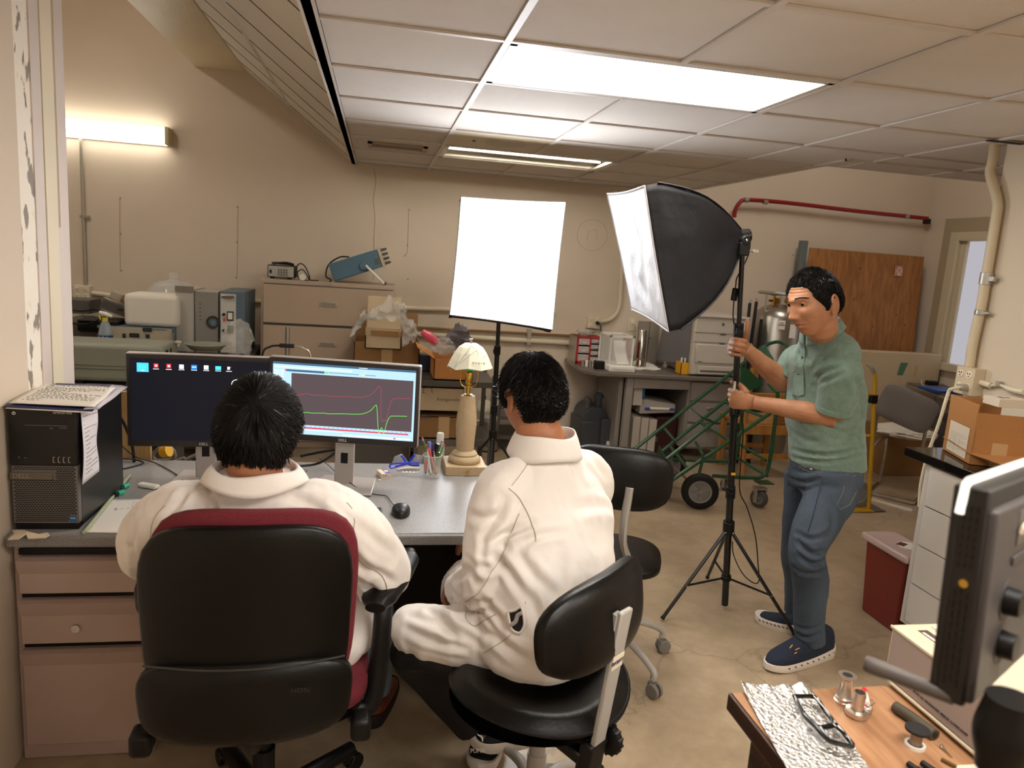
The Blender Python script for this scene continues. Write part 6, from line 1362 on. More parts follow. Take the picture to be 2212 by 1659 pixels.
# dark one held by the standing person
dd_ = -.16
C2 = [sbz(1312, 418, 3.70+dd_), sbz(1393, 401, 2.96+dd_), sbz(1444, 716, 2.96+dd_), sbz(1365, 668, 3.70+dd_)]
ap2 = sbz(1596, 512, 3.33+dd_)
t = thing('softbox', 'unlit softbox with white front and black hood held up beside the standing person', 'softbox', ap2)
softbox(t, C2, ap2, m_fabw, False, .055)
tp = pole_at(1.73); foot = pole_at(.02)
t2, P = stand('black light stand gripped by the standing person', 0, tp, foot, [aZ(1430, 1337, .01), aZ(1718, 1372, .01), aY(1528, 1247, 3.42)], .44, .17)
hd = A(1607, 530, tp.y)
br = build('tilt_bracket', MB().cb(hd+Vector((.0, 0, -.015)), (.045, .03, .055)).cyl(hd+Vector((0, -.017, .02)), hd+Vector((0, .017, .02)), .02, n=18).cyl(tp-Vector((0, 0, .02)), tp+Vector((0, 0, .03)), .013, n=12), m_black, t2, bevel=.004)
build('clamp_handle', MB().cyl(hd+Vector((.02, 0, -.02)), hd+Vector((.06, 0, -.02)), .004, n=8).cb(hd+Vector((.055, 0, -.02)), (.03, .008, .014)), m_steel, br, bevel=.003)
build('rivet', MB().ball(hd+Vector((0, -.019, .02)), .006, n=10), m_chrome, br)
sw = A(1587, 636, 2.93)
build('socket_cord', MB().tube([hd+Vector((.01, -.0, .04)), A(1620, 520, 2.9), A(1618, 545, 2.9), A(1608, 570, 2.9), A(1592, 600, 2.92), sw+Vector((0, 0, .04)), sw-Vector((0, 0, .04)), A(1584, 690, 2.93), A(1592, 730, 2.93), A(1590, 800, 2.93), A(1592, 870, 2.95), A(1605, 920, 2.95), A(1600, 1000, 2.97), A(1598, 1060, 2.98), A(1615, 1100, 2.98), A(1632, 1160, 3.0), A(1638, 1225, 3.0), A(1640, 1252, 2.97), A(1630, 1260, 2.97), A(1605, 1240, 3.0), A(1585, 1200, 3.02), A(1582, 1170, 3.02)], .0028, 6, sm=6), m_black, cat='cable', label='thin black cord hanging in a loop from the unlit softbox')
build('inline_switch', MB().cb(sw, (.024, .018, .055), R=Ry(4)), m_black, cat='switch', label='black inline switch hanging on the cord below the unlit softbox', bevel=.004)
z_ = A(1590, 905, 2.95)
build('yellow_tag', MB().cb(P(A(1586, 1022, 3.0).z)+Vector((0, -.018, 0)), (.018, .006, .012)), mat('yellow_plastic', 'd9a520', .45), t2)
q = A(1586, 838, 2.9); build('locking_clip', MB().tube([q+Vector((0, 0, .03)), q-Vector((0, 0, .01))], [.006, .009], 10).cb(q-Vector((0, 0, .008)), (.03, .012, .008)), m_chrome, cat='clip', label='small metal locking pin pinched in the lower hand of the standing person', bevel=.001)
# ============================================================ back left: bench with instruments
m_beige = mat('instrument_beige', 'b9ad95', .45); m_beige2 = mat('instrument_grey_beige', 'a79f90', .45); m_ggreen = mat('case_grey_green', '8f9080', .42, var=.06, vscale=3)
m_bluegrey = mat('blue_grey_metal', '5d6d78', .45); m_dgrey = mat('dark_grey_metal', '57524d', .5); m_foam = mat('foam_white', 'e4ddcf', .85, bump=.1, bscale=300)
m_card = mat('cardboard', 'a97e4f', .85, var=.08, vscale=9, bump=.1, bscale=60); m_card2 = mat('cardboard_dark', '8d683f', .85, var=.1, vscale=9); m_cardw = mat('cardboard_pale', 'c6b190', .85, var=.05, vscale=6)
m_tape = mat('packing_tape', 'b59468', .3); m_bubble = mat('bubble_wrap', 'e6e2da', .12, alpha=.3, spec=.9, bump=1.2, bscale=70); m_bubble2 = mat('grey_bag', '6d6772', .15, alpha=.7, spec=.9, bump=1.0, bscale=30)
def obox(name, label, cat, x0, y0, z0, x1, y1, z1, m, bv=.004, parent=None, **k): return build(name, MB().box((x0, y0, z0), (x1, y1, z1)), m, parent, bevel=bv, label=label, cat=cat, **k)
BZ = .76
t = thing('storage_bench', 'long dark bench along the back wall holding old instruments', 'bench', (-1.8, 6.0, 0))
build('benchtop', MB().box((-3.1, 5.55, BZ-.04), (-.93, 6.42, BZ)), m_dgrey, t, bevel=.004)
build('lower_shelf', MB().box((-3.1, 5.6, .28), (-.93, 6.4, .31)), m_dgrey, t)
for x in (-3.08, -2.0, -.96):
    for y in (5.58, 6.36): build('leg', MB().box((x-.02, y-.02, 0), (x+.02, y+.02, BZ-.04)), m_dgrey, t)
t = thing('stool_cart', 'grey metal cart in front of the storage bench', 'cart', (-1.9, 5.15, 0))
build('top', MB().box((-2.6, 4.85, .60), (-1.2, 5.45, .63)), mat('cart_grey', '8b857c', .5), t, bevel=.004); build('apron', MB().box((-2.6, 4.85, .50), (-1.2, 4.87, .60)), mat('cart_grey', '8b857c', .5), t)
for x in (-2.58, -1.22):
    for y in (4.87, 5.43): build('leg', MB().box((x-.02, y-.02, 0), (x+.02, y+.02, .6)), m_dgrey, t)
t = thing('long_case', 'long grey-green instrument case lying behind the left monitor', 'instrument case', (-1.8, 5.2, .63))
gx1 = -1.35
build('housing', MB().box((-2.5, 5.02, .66), (gx1, 5.38, .905)), m_ggreen, t, bevel=.03, seg=3); build('side_seam', MB().box((-2.5, 5.017, .742), (gx1-.03, 5.0195, .745)).box((-2.5, 5.017, .765), (gx1-.03, 5.0195, .767)), m_dgrey, t)
build('end_ports', MB().cb((gx1+.002, 5.08, .86), (.004, .05, .03)).cb((gx1+.002, 5.18, .86), (.004, .02, .03)), m_dark, t); build('foot', MB().box((-2.3, 5.05, .63), (-2.25, 5.1, .66)).box((-1.9, 5.05, .63), (-1.85, 5.1, .66)), m_dark, t)
# instruments on the bench
def instr(name, label, x0, y0, z0, x1, y1, z1, body, face, cat='instrument', bv=.004):
    t = thing(name, label, cat, ((x0+x1)/2, (y0+y1)/2, z0)); build('case', MB().box((x0, y0, z0), (x1, y1, z1)), body, t, bevel=bv)
    build('front_panel', MB().box((x0+.006, y0-.004, z0+.006), (x1-.006, y0, z1-.006)), face, t, bevel=.001); return t
t = instr('power_supply', 'wide beige instrument with dark display carrying the white foam box', -1.93, 5.70, BZ, -1.47, 6.1, .945, m_bluegrey, m_beige)
c = lambda x, y, Y=5.69: aY(x, y, Y)
for (x, y, w, h) in ((318, 712, .06, .028), (290, 724, .065, .028), (319, 726, .026, .026), (268, 725, .022, .03)):
    p = c(x, y); dd = build('display', MB().cb(p+Vector((0, .0, 0)), (w, .006, h)), m_dark, t, bevel=.001); build('display_glow', MB().cb(p-Vector((0, .0035, 0)), (w*.7, .001, h*.4)), mat('display_dim', '3b4a44' if w > .03 else '9aa0a3', .4), dd)
build('lettering', MB().text('POWER SUPPLY', .014, FX(c(345, 713).x, 5.694, c(345, 713).z)), m_ink, t)
for x in (-1.95, -1.46): build('rack_handle', MB().tube([(x, 5.70, .80), (x, 5.66, .81), (x, 5.66, .90), (x, 5.70, .91)], .007, 8), m_steel, t)
fb = build('foam_box', MB().box((-1.81, 5.72, .948), (-1.44, 6.02, 1.185)), m_foam, label='white foam box with rounded corners sitting on the beige instrument', cat='foam box', bevel=.035, seg=5)
t = thing('glass_dome', 'clear glass bell jar with a knob behind the white foam box', 'bell jar', (-1.66, 6.25, .97))
build('dome', MB().lathe([(.2, 0), (.2, .18), (.18, .27), (.12, .325), (.04, .34), (.035, .35)], (-1.60, 6.24, .93), 36), m_glass, t, smooth=70, solid=.004); build('knob', MB().lathe([(.032, 0), (.036, .05), (.036, .054), (.0, .054)], (-1.60, 6.24, 1.275), 24), m_glass, t, smooth=50)
build('stand_block', MB().box((-1.78, 6.12, BZ), (-1.42, 6.4, .925)), m_dgrey, label='dark grey block under the glass bell jar', cat='block')
ang = Rx(0)
t = thing('circuit_chassis', 'opened electronic chassis leaning tilted on the instruments', 'chassis', (-1.9, 5.9, .97), 0)
P0, P1 = aY(216, 662, 5.85), aY(288, 690, 5.85); ax = (P1-P0).normalized(); upv = Vector((-ax.z, 0, ax.x)); L_ = (P1-P0).length
MF = Matrix((ax, Vector((0, 1, 0)), upv)).transposed().to_4x4(); MF.translation = P0
build('chassis', MB(MF).box((0, 0, -.01), (L_, .28, .075)), m_steel, t, bevel=.002); build('front_panel', MB(MF).box((0, -.006, -.0), (L_, 0, .055)), m_dgrey, t); build('side_plate', MB(MF).box((L_-.01, -.004, -.01), (L_, .2, .08)), m_dark, t)
build('board', MB(MF).box((.05, .0, .078), (L_-.02, .25, .082)), mat('board_tan', '9c8a72', .5), t); build('transformer', MB(MF).box((.02, .05, .08), (.1, .14, .13)), m_beige2, t, bevel=.003); build('round_dial', MB(MF).cyl((L_-.06, -.008, .022), (L_-.06, -.004, .022), .017, n=18), mat('dial_red', '8a4340', .4), t); build('wires', MB(MF).tube([(.1, .05, .08), (.16, -.01, .09), (.2, .02, .06), (.12, -.02, .03)], .004, 6, sm=5), m_black, t)
obox('instrument_box', 'small dark grey box under the four-socket outlet at far left', 'box', -2.40, 6.1, .98, -2.17, 6.35, 1.085, m_dgrey)
t = instr('rack_unit', 'tall grey rack instrument at the far left edge of the bench', -2.62, 5.75, BZ, -2.21, 6.1, .98, m_beige2, m_dgrey)
build('connector_panel', MB().box((-2.42, 5.742, .80), (-2.25, 5.746, .97)), m_steel, t)
for k in range(4): build('connector', MB().cyl((-2.36+.06*(k % 2), 5.742, .85+.06*(k//2)), (-2.36+.06*(k % 2), 5.72, .85+.06*(k//2)), .014, n=12), m_dark, t)
t = instr('tuner_unit', 'slim black electronic unit with display left of the spray bottle', -2.12, 5.72, .895, -1.85, 6.0, .975, m_black, m_blackg); build('display', MB().cb(aY(193, 686, 5.71), (.07, .004, .03)), m_dgrey, t); build('knob', MB().cyl((-1.97, 5.716, .935), (-1.97, 5.70, .935), .012, n=14), m_chrome, t)
instr('brown_box', 'brown metal box under the slim black unit', -2.12, 5.75, BZ, -1.97, 6.05, .893, mat('brown_metal', '5b4b42', .5), mat('brown_metal', '5b4b42', .5))
build('cable', MB().tube([aY(155, 670, 5.7), aY(180, 672, 5.65), aY(210, 668, 5.62), aY(230, 680, 5.62), aY(190, 700, 5.62), aY(155, 698, 5.65)], .006, 6, sm=5), m_black, cat='cable', label='black cable looping over the instruments at far left')
# spray bottle
sb = aY(228, 728, 5.45); t = thing('spray_bottle', 'clear spray bottle with white and yellow trigger and blue label', 'spray bottle', (sb.x, 5.45, .63)); zt2 = aY(228, 672, 5.45).z
build('bottle', MB().lathe([(0, 0), (.045, 0), (.047, .02), (.047, zt2-.63-.16), (.03, zt2-.63-.09), (.018, zt2-.63-.07), (0, zt2-.63-.07)], (sb.x, 5.45, .63), 28), mat('clear_blue_bottle', 'b8c4cc', .1, alpha=.45), t, smooth=60)
build('label', MB().lathe([(.0478, zt2-.63-.23), (.0478, zt2-.63-.165)], (sb.x, 5.45, .63), 28), mat('label_blue', '27407c', .4), t)
build('label_star', MB().tube([(sb.x-.03, 5.402, zt2-.2), (sb.x+.03, 5.402, zt2-.175)], .003, 5).tube([(sb.x-.03, 5.402, zt2-.175), (sb.x+.03, 5.402, zt2-.2)], .003, 5).tube([(sb.x, 5.401, zt2-.21), (sb.x, 5.401, zt2-.17)], .003, 5), mat('cream_star', 'e6dcae', .5), t)
build('collar', MB().cyl((sb.x, 5.45, zt2-.07), (sb.x, 5.45, zt2-.045), .018, n=16), mat('yellow_trigger', 'd8c23a', .4), t); build('head', MB().tube([(sb.x-.035, 5.45, zt2-.01), (sb.x, 5.45, zt2-.02), (sb.x+.045, 5.45, zt2-.035)], [.012, .016, .01], 10), m_white, t); build('trigger', MB().tube([(sb.x-.03, 5.45, zt2-.015), (sb.x-.035, 5.45, zt2-.04), (sb.x-.028, 5.45, zt2-.06)], .006, 8), mat('yellow_trigger', 'd8c23a', .4), t)
# upright units
t = instr('cabinet_module', 'tall pale grey module standing left of the fan module', -1.475, 5.80, BZ, -1.345, 6.15, 1.235, mat('pale_metal', 'b7b1a6', .45), mat('pale_metal', 'b7b1a6', .45)); build('flange', MB().box((-1.475, 5.79, 1.21), (-1.345, 5.80, 1.255)), m_galv, t)
t = instr('fan_module', 'tall grey module with a round blue fan on its face', -1.338, 5.80, BZ, -1.175, 6.15, 1.225, m_beige2, mat('fan_face', '8f8b83', .45))
fc = aY(460, 696, 5.79); f = build('fan', MB().lathe([(.048, 0), (.048, .006), (.034, .006), (.034, 0)], fc, 32, R=Rx(90), closed=True), m_dark, t); build('fan_hub', MB().lathe([(.026, .0), (.026, .004), (0, .006)], fc, 28, R=Rx(90)), mat('fan_blue', '57788c', .4), f)
for k in range(3): build('guard_ring', MB().lathe([(.022+.01*k, .007), (.0235+.01*k, .007), (.0235+.01*k, .0085), (.022+.01*k, .0085)], fc, 28, R=Rx(90), closed=True), m_galv, f)
build('lettering', MB().text('ENI', .03, frame((-1.315, 5.795, .80), (0, 0, 1), (-1, 0, 0))), m_dark, t); build('port', MB().cb((-1.255, 5.795, .80), (.045, .003, .035)), m_dark, t)
for k in range(5): build('screw_dot', MB().cyl((-1.30, 5.796, 1.13-.03*k), (-1.30, 5.791, 1.13-.03*k), .004, n=8), m_dark, t)
t = instr('power_module', 'tall blue-grey powered module with dials beside the tan filing cabinet', -1.165, 5.80, BZ, -.985, 6.3, 1.235, m_bluegrey, m_bluegrey); build('face', MB().box((-1.155, 5.793, .77), (-1.045, 5.797, 1.215)), mat('face_silver', 'c9c6bd', .35), t)
build('handle', MB().box((-1.145, 5.775, 1.185), (-1.055, 5.79, 1.205)), m_steel, t, bevel=.003); build('meter', MB().cb((-1.085, 5.79, 1.05), (.045, .006, .07)), m_dark, t); build('meter_face', MB().cb((-1.085, 5.786, 1.05), (.033, .002, .05)), m_white, t); build('meter', MB().cb((-1.085, 5.79, .95), (.045, .006, .06)), m_dark, t)
for z in (1.06, .94): build('knob', MB().cyl((-1.13, 5.793, z), (-1.13, 5.775, z), .011, n=14), m_dark, t)
build('red_tag', MB().cb((-1.128, 5.792, 1.02), (.018, .002, .03)), mat('tag_red', 'd4553c', .5), t)
def blob(name, label, cat, c, r, m, seed, amp=.35, sc=3, n=26, parent=None, **k):
    c = Vector(c); r = Vector(r); mb = MB()
    def fn(u, v):
        a, b = 2*pi*u, -pi/2+pi*v; d = Vector((cos(a)*cos(b), sin(a)*cos(b), sin(b))); q = 1+amp*noise.fractal(d*sc+Vector((seed, 0, 0)), 1, 2, 4)
        return c+Vector((d.x*r.x*q, d.y*r.y*q, d.z*r.z*q))
    mb.grid(fn, n, n); return build(name, mb, m, parent, smooth=30, label=label, cat=cat, **k)
blob('bubble_wrap', 'crumpled clump of bubble wrap in front of the blue-grey module', 'bubble wrap', aY(512, 730, 5.42), (.105, .09, .12), m_bubble, 3, .3, 2)
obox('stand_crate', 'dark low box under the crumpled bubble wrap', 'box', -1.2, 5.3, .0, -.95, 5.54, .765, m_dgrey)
build('plastic_tray', MB().lathe([(.10, 0), (.14, .04), (.135, .04), (.098, .004), (0, .004)], aY(445, 755, 5.4), 28), m_ggreen, label='grey plastic ring tray beside the bubble wrap', cat='tray', smooth=50)
build('tray_block', MB().box((-1.45, 5.47, .1), (-1.22, 5.54, .77)), m_dgrey, label='dark panel below the grey ring tray', cat='panel')
build('white_knob', MB().lathe([(.008, 0), (.008, .02), (.02, .024), (.02, .036), (0, .038)], aY(385, 748, 5.3), 18), m_ivory, label='small white knob fitting at the end of the long grey-green case', cat='knob')
# vertical steel post with clamp behind the right monitor
t = thing('clamp_stand', 'short steel rod with black clamp and curved hoses behind the monitors', 'clamp stand', (-.62, 4.2, 0))
pr = aY(621, 706, 4.2); pb_ = aY(621, 790, 4.2)
build('rod', MB().cyl((pr.x, 4.2, .0), (pr.x, 4.2, pr.z), .013, n=18), m_steel, t); build('clamp', MB().cb((pr.x, 4.185, aY(621, 746, 4.2).z), (.08, .03, .022)), m_dark, t, bevel=.004); build('base', MB().lathe([(.12, 0), (.12, .02), (.02, .03), (0, .03)], (pr.x, 4.2, 0), 24), m_dgrey, t)
zz = aY(621, 746, 4.2).z
build('hose', MB().tube([(pr.x-.04, 4.18, zz), (pr.x-.09, 4.18, zz-.01), (pr.x-.13, 4.18, zz-.06), (pr.x-.14, 4.18, zz-.3)], .006, 8, sm=6), m_dark, t); build('hose', MB().tube([(pr.x+.04, 4.18, zz), (pr.x+.09, 4.18, zz-.01), (pr.x+.13, 4.18, zz-.06), (pr.x+.14, 4.18, zz-.3)], .006, 8, sm=6), m_galv, t)
# ------------------------------------------------------------ filing cabinet and boxes
m_tan = mat('tan_metal', 'b09c87', .42, var=.04, vscale=3)
CX0, CX1, CY0, CY1, CZT = -.885, .142, 5.9, 6.4, 1.34
t = thing('filing_cabinet', 'wide tan lateral filing cabinet with four drawers against the back wall', 'filing cabinet', ((CX0+CX1)/2, 6.15, 0))
build('body', MB().box((CX0, CY0+.02, 0), (CX1, CY1, CZT)), m_tan, t, bevel=.004)
for k, (z0, z1) in enumerate(((1.005, 1.30), (.69, .985), (.375, .67), (.06, .355))):
    d = build('drawer', MB().box((CX0+.02, CY0, z0), (CX1-.02, CY0+.02, z1)), m_tan, t, bevel=.003)
    zc_ = z0+.165; build('handle', MB().box((-.445, CY0-.006, zc_-.018), (-.305, CY0-.001, zc_+.018)), m_galv, d, bevel=.002); build('label_slot', MB().box((-.43, CY0-.0075, zc_-.011), (-.32, CY0-.006, zc_+.011)), mat('label_grey', '8b7f70', .5), d)
build('gap_lines', MB().box((CX0+.02, CY0+.015, .986), (CX1-.02, CY0+.021, 1.004)).box((CX0+.02, CY0+.015, 1.3), (CX1-.02, CY0+.021, 1.31)), m_dgrey, t); build('lock', MB().cyl((-.375, CY0+.02, 1.325), (-.375, CY0+.01, 1.325), .012, n=14), m_steel, t)
t = instr('small_supply', 'small silver and black meter with a coiled black cord on the filing cabinet', -.85, 6.0, CZT+.012, -.645, 6.2, CZT+.105, m_black, mat('meter_silver', 'aba79c', .4), bv=.003)
build('foot', MB().box((-.83, 6.0, CZT), (-.8, 6.04, CZT+.012)).box((-.70, 6.0, CZT), (-.67, 6.04, CZT+.012)), m_black, t)
for i in range(4):
    for j in range(3): build('button', MB().cyl((-.765+.02*i, 5.995, CZT+.035+.018*j), (-.765+.02*i, 5.99, CZT+.035+.018*j), .006, n=8), m_dgrey, t)
build('switch', MB().cb((-.825, 5.994, CZT+.055), (.016, .004, .026)), m_black, t)
build('power_lead', MB().tube([(-.81, 6.02, CZT+.115), (-.72, 6.0, CZT+.13), (-.66, 6.03, CZT+.12), (-.74, 6.1, CZT+.125), (-.82, 6.05, CZT+.12), (-.7, 6.0, CZT+.118), (-.66, 6.06, CZT+.11)], .007, 8, sm=6), m_black, t)
t = thing('cord_coil', 'black cord with a round white plug beside the small meter on the cabinet', 'cord', (-.57, 6.0, CZT))
build('cord', MB().tube([(-.64, 5.99, CZT+.02), (-.63, 5.99, CZT+.1), (-.60, 5.99, CZT+.13), (-.56, 5.99, CZT+.1), (-.53, 5.99, CZT+.01), (-.60, 5.97, CZT+.01), (-.62, 5.96, CZT+.06), (-.58, 5.96, CZT+.085), (-.54, 5.97, CZT+.03), (-.52, 5.97, CZT+.007), (-.46, 5.98, CZT+.006)], .0045, 8, sm=6), m_black, t); build('plug', MB().cyl((-.578, 5.955, CZT+.028), (-.578, 5.935, CZT+.028), .026, n=22), m_white, t, bevel=.002)
# tilted blue oscilloscope
pA, pB = aY(733, 604, 6.12), aY(830, 562, 6.12)
qa, qb = aY(733, 600, 6.12), aY(817, 575, 6.12); ax = (aY(812, 533, 6.12)-aY(703, 566, 6.12)).normalized(); upv = Vector((-ax.z, 0, ax.x)); o0 = aY(724, 604, 6.12); o0.z = CZT+.004
MF = Matrix((ax, Vector((0, 1, 0)), upv)).transposed().to_4x4(); MF.translation = o0
t = thing('oscilloscope', 'blue portable instrument tilted up on its white handle on the filing cabinet', 'instrument', (o0.x+.15, 6.1, CZT))
m_teal = mat('teal_blue_paint', '4e6d80', .45)
build('case', MB(MF).box((0, -.10, 0), (.40, .15, .145)), m_teal, t, bevel=.008); build('front_bezel', MB(MF).box((.40, -.105, -.005), (.425, .155, .15)), m_beige, t, bevel=.004)
for j in range(4): kb2 = build('knob', MB(MF).tube([(.425, -.09, .02+.036*j), (.445, -.09, .02+.036*j), (.475, -.09, .02+.036*j)], [.012, .012, .008], 12), m_dgrey, t)
build('pivot', MB(MF).cyl((.26, -.10, .05), (.26, -.12, .05), .032, n=24), m_teal, t, bevel=.003); e = MF.inverted() @ Vector((aY(830, 607, 6.0).x, 6.0, CZT+.012)); build('handle', MB(MF).tube([(.275, -.122, .05), (e.x, -.122, e.z)], .010, 8, el=1.6), m_white, t); build('foot', MB(MF).cyl((e.x-.01, -.122, e.z), (e.x+.02, -.122, e.z-.0), .012, n=10), m_dgrey, t)
build('sticker', MB(MF).box((.35, -.102, .03), (.385, -.1005, .075)), m_dgrey, t)
build('power_lead', MB(MF).tube([(.17, -.03, .15), (.1, -.05, .17), (.0, -.06, .14), (-.05, -.08, .06), (-.02, -.09, .02), (-.05, -.1, .0), (-.06, -.1, -.05)], .006, 8, sm=6), m_black, t)
# boxes in front of the cabinet
def carton(name, label, x0, y0, z0, x1, y1, z1, m=m_card, open_=True, tape=True, flaps=()):
    t = thing(name, label, 'cardboard box', ((x0+x1)/2, (y0+y1)/2, z0)); w = .006
    b = MB().box((x0, y0, z0), (x1, y0+w, z1)).box((x0, y1-w, z0), (x1, y1, z1)).box((x0, y0, z0), (x0+w, y1, z1)).box((x1-w, y0, z0), (x1, y1, z1)).box((x0, y0, z0), (x1, y1, z0+w))
    if not open_: b.box((x0, y0, z1-w), (x1, y1, z1))
    build('walls', b, m, t)
    for f in flaps: build('flap', MB().slab(*f), m, t)
    if tape: xm = (x0+x1)/2; build('tape', MB().box((xm-.04, y0-.001, z1-.16), (xm+.04, y0, z1)), m_tape, t)
    return t
zb2 = .60
tb = carton('cardboard_box', 'large brown cardboard box below the small pale box with bubble wrap', -.155, 5.45, zb2, .325, 5.85, .945, m_card2, flaps=[([(-.155, 5.85, .945), (.325, 5.85, .945), (.325, 5.88, 1.13), (-.10, 5.88, 1.13)], (0, .004, 0))])
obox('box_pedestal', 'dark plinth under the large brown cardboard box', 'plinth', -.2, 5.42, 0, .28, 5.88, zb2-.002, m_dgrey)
p0 = aY(788, 758, 5.4); p1 = aY(866, 758, 5.4)
tb = carton('cardboard_box', 'small pale cardboard box with raised lid draped in bubble wrap', p0.x, 5.42, .90, p1.x, 5.62, 1.035, m_cardw, open_=True, tape=False, flaps=[([(p0.x+.005, 5.62, 1.03), (p1.x-.0, 5.62, 1.03), (p1.x-.005, 5.66, 1.27), (p0.x+.01, 5.66, 1.27)], (0, .005, 0)), ([(p0.x, 5.416, 1.0), (p1.x, 5.416, 1.0), (p1.x, 5.408, 1.038), (p0.x, 5.408, 1.038)], (0, .004, 0))])
build('brown_tape', MB().box((p0.x+.04, 5.402, 1.0), (p1.x-.02, 5.406, 1.036)), mat('glossy_brown_tape', '94703f', .2), tb)
def drape(name, label, pts, m, seed, cat='bubble wrap', n=22, amp=.03, th=.004):
    P = [Vector(p) for p in pts]
    def fn(u, v):
        p = P[0].lerp(P[1], u).lerp(P[3].lerp(P[2], u), v); q = noise.noise_vector(Vector((u*3+seed, v*3, seed)))*amp+noise.noise_vector(Vector((u*9+seed, v*9, seed)))*amp*.4; return p+q
    return build(name, MB().grid(fn, n, n), m, smooth=30, label=label, cat=cat, solid=th)
YB = 5.40
t = thing('bubble_wrap', 'clear bubble wrap spilling over both sides of the small pale box', 'bubble wrap', aY(830, 700, 5.4))
def dr2(pts, seed, amp=.035, n=20):
    P = [Vector(p) for p in pts]
    def fn(u, v):
        p = P[0].lerp(P[1], u).lerp(P[3].lerp(P[2], u), v); return p+noise.noise_vector(Vector((u*3+seed, v*3, seed)))*amp+noise.noise_vector(Vector((u*9+seed, v*9, seed)))*amp*.4
    build('sheet', MB().grid(fn, n, n), m_bubble, t, smooth=30, solid=.003)
dr2([aY(785, 690, 5.38), aY(842, 643, 5.5), aY(868, 690, 5.45), aY(790, 690, 5.38)], 1); dr2([aY(758, 722, 5.36), aY(790, 668, 5.4), aY(800, 690, 5.45), aY(770, 700, 5.4)], 4); dr2([aY(842, 643, 5.5), aY(880, 665, 5.48), aY(893, 735, 5.42), aY(865, 690, 5.4)], 7); dr2([aY(868, 690, 5.38), aY(900, 700, 5.4), aY(893, 738, 5.36), aY(868, 742, 5.36)], 9)
# cart with second box
t = thing('utility_cart', 'dark two-shelf cart loaded with boxes behind the desk lamp', 'cart', (.6, 5.35, 0))
for z in (.30, .735): build('shelf', MB().box((.30, 5.1, z-.045), (.86, 5.6, z)), m_dgrey, t, bevel=.004)
for x in (.31, .85):
    for y in (5.11, 5.59): build('post', MB().box((x-.015, y-.015, .08), (x+.015, y+.015, .78)), m_dgrey, t); build('caster', MB().cyl((x-.012, y, .04), (x+.012, y, .04), .04, n=18), m_black, t)
build('label_mark', MB().add([aY(972, 797, 5.09), aY(972, 802, 5.09), aY(977, 800, 5.09)], [(0, 1, 2)]), m_galv, t)
x0 = aY(910, 870, 5.15).x; x1 = aY(1001, 870, 5.15).x
tb = carton('cardboard_box', 'pale cardboard box printed with a glass and umbrella and Röntgenröhren', .26, 5.15, .50, x1, 5.5, .675, m_cardw, open_=False, tape=False)
q = aY(968, 864, 5.14); build('lettering', MB().text('Röntgenröhren', .032, FX(q.x+.02, 5.149, q.z)), m_ink, tb)
q = aY(915, 838, 5.149)
build('glass_symbol', MB().tube([q+Vector((-.02, 0, .035)), q+Vector((-.017, 0, .005)), q, q+Vector((.017, 0, .005)), q+Vector((.02, 0, .035)), q+Vector((-.02, 0, .035))], .0016, 4).tube([q, q+Vector((0, 0, -.035))], .0016, 4).tube([q+Vector((-.014, 0, -.035)), q+Vector((.014, 0, -.035))], .0016, 4), m_ink, tb)
q = aY(933, 838, 5.149); arc = [q+Vector((.028*cos(a), 0, .005+.022*sin(a))) for a in [pi*k/8 for k in range(9)]]
build('umbrella_symbol', MB().tube(arc+arc[:1], .0016, 4).tube([q+Vector((0, 0, .005)), q+Vector((0, 0, -.03)), q+Vector((.006, 0, -.034)), q+Vector((.01, 0, -.03))], .0016, 4).tube([q+Vector((.01, 0, .04)), q+Vector((.013, 0, .047))], .0015, 4).tube([q+Vector((-.004, 0, .04)), q+Vector((-.001, 0, .047))], .0015, 4).tube([q+Vector((.022, 0, .034)), q+Vector((.026, 0, .042))], .0015, 4), m_ink, tb)
tb = carton('cardboard_box', 'brown cardboard box marked 34 on the lower shelf of the cart', .29, 5.13, .305, .72, 5.55, .465, m_card2, open_=False, tape=True)
q = aY(918, 902, 5.12); build('lettering', MB().text('934', .05, FX(q.x, 5.129, q.z), shear=.3), m_ink, tb)
tb = carton('cardboard_box', 'open orange cardboard box with pink bag and packing leaning on the cart', .41, 5.10, .74, .66, 5.45, .89, mat('cardboard_orange', 'c88b4f', .8), tape=False, flaps=[([(.41, 5.10, .89), (.41, 5.45, .89), (.29, 5.45, .96), (.29, 5.10, .96)], (0, 0, .005))])
build('pink_bag', MB().tube([aY(912, 716, 5.25), aY(928, 728, 5.25), aY(944, 742, 5.25)], [.02, .035, .03], 10, sm=4), mat('pink_plastic', 'e05a78', .3), label='rolled pink antistatic bag sticking out of the orange box', cat='bag', smooth=40)
blob('bubble_wrap', 'small clump of bubble wrap inside the orange box', 'bubble wrap', aY(958, 748, 5.25), (.09, .08, .06), m_bubble, 8, .4)
blob('plastic_bag', 'crumpled grey plastic bag poking out of the orange box', 'bag', aY(992, 730, 5.3), (.08, .08, .085), m_bubble2, 12, .5, 2)
t = instr('stacked_case', 'dark equipment case with blue trim behind the orange box', .33, 5.47, .74, .50, 5.58, .865, m_dgrey, mat('navy_panel', '20304f', .4))
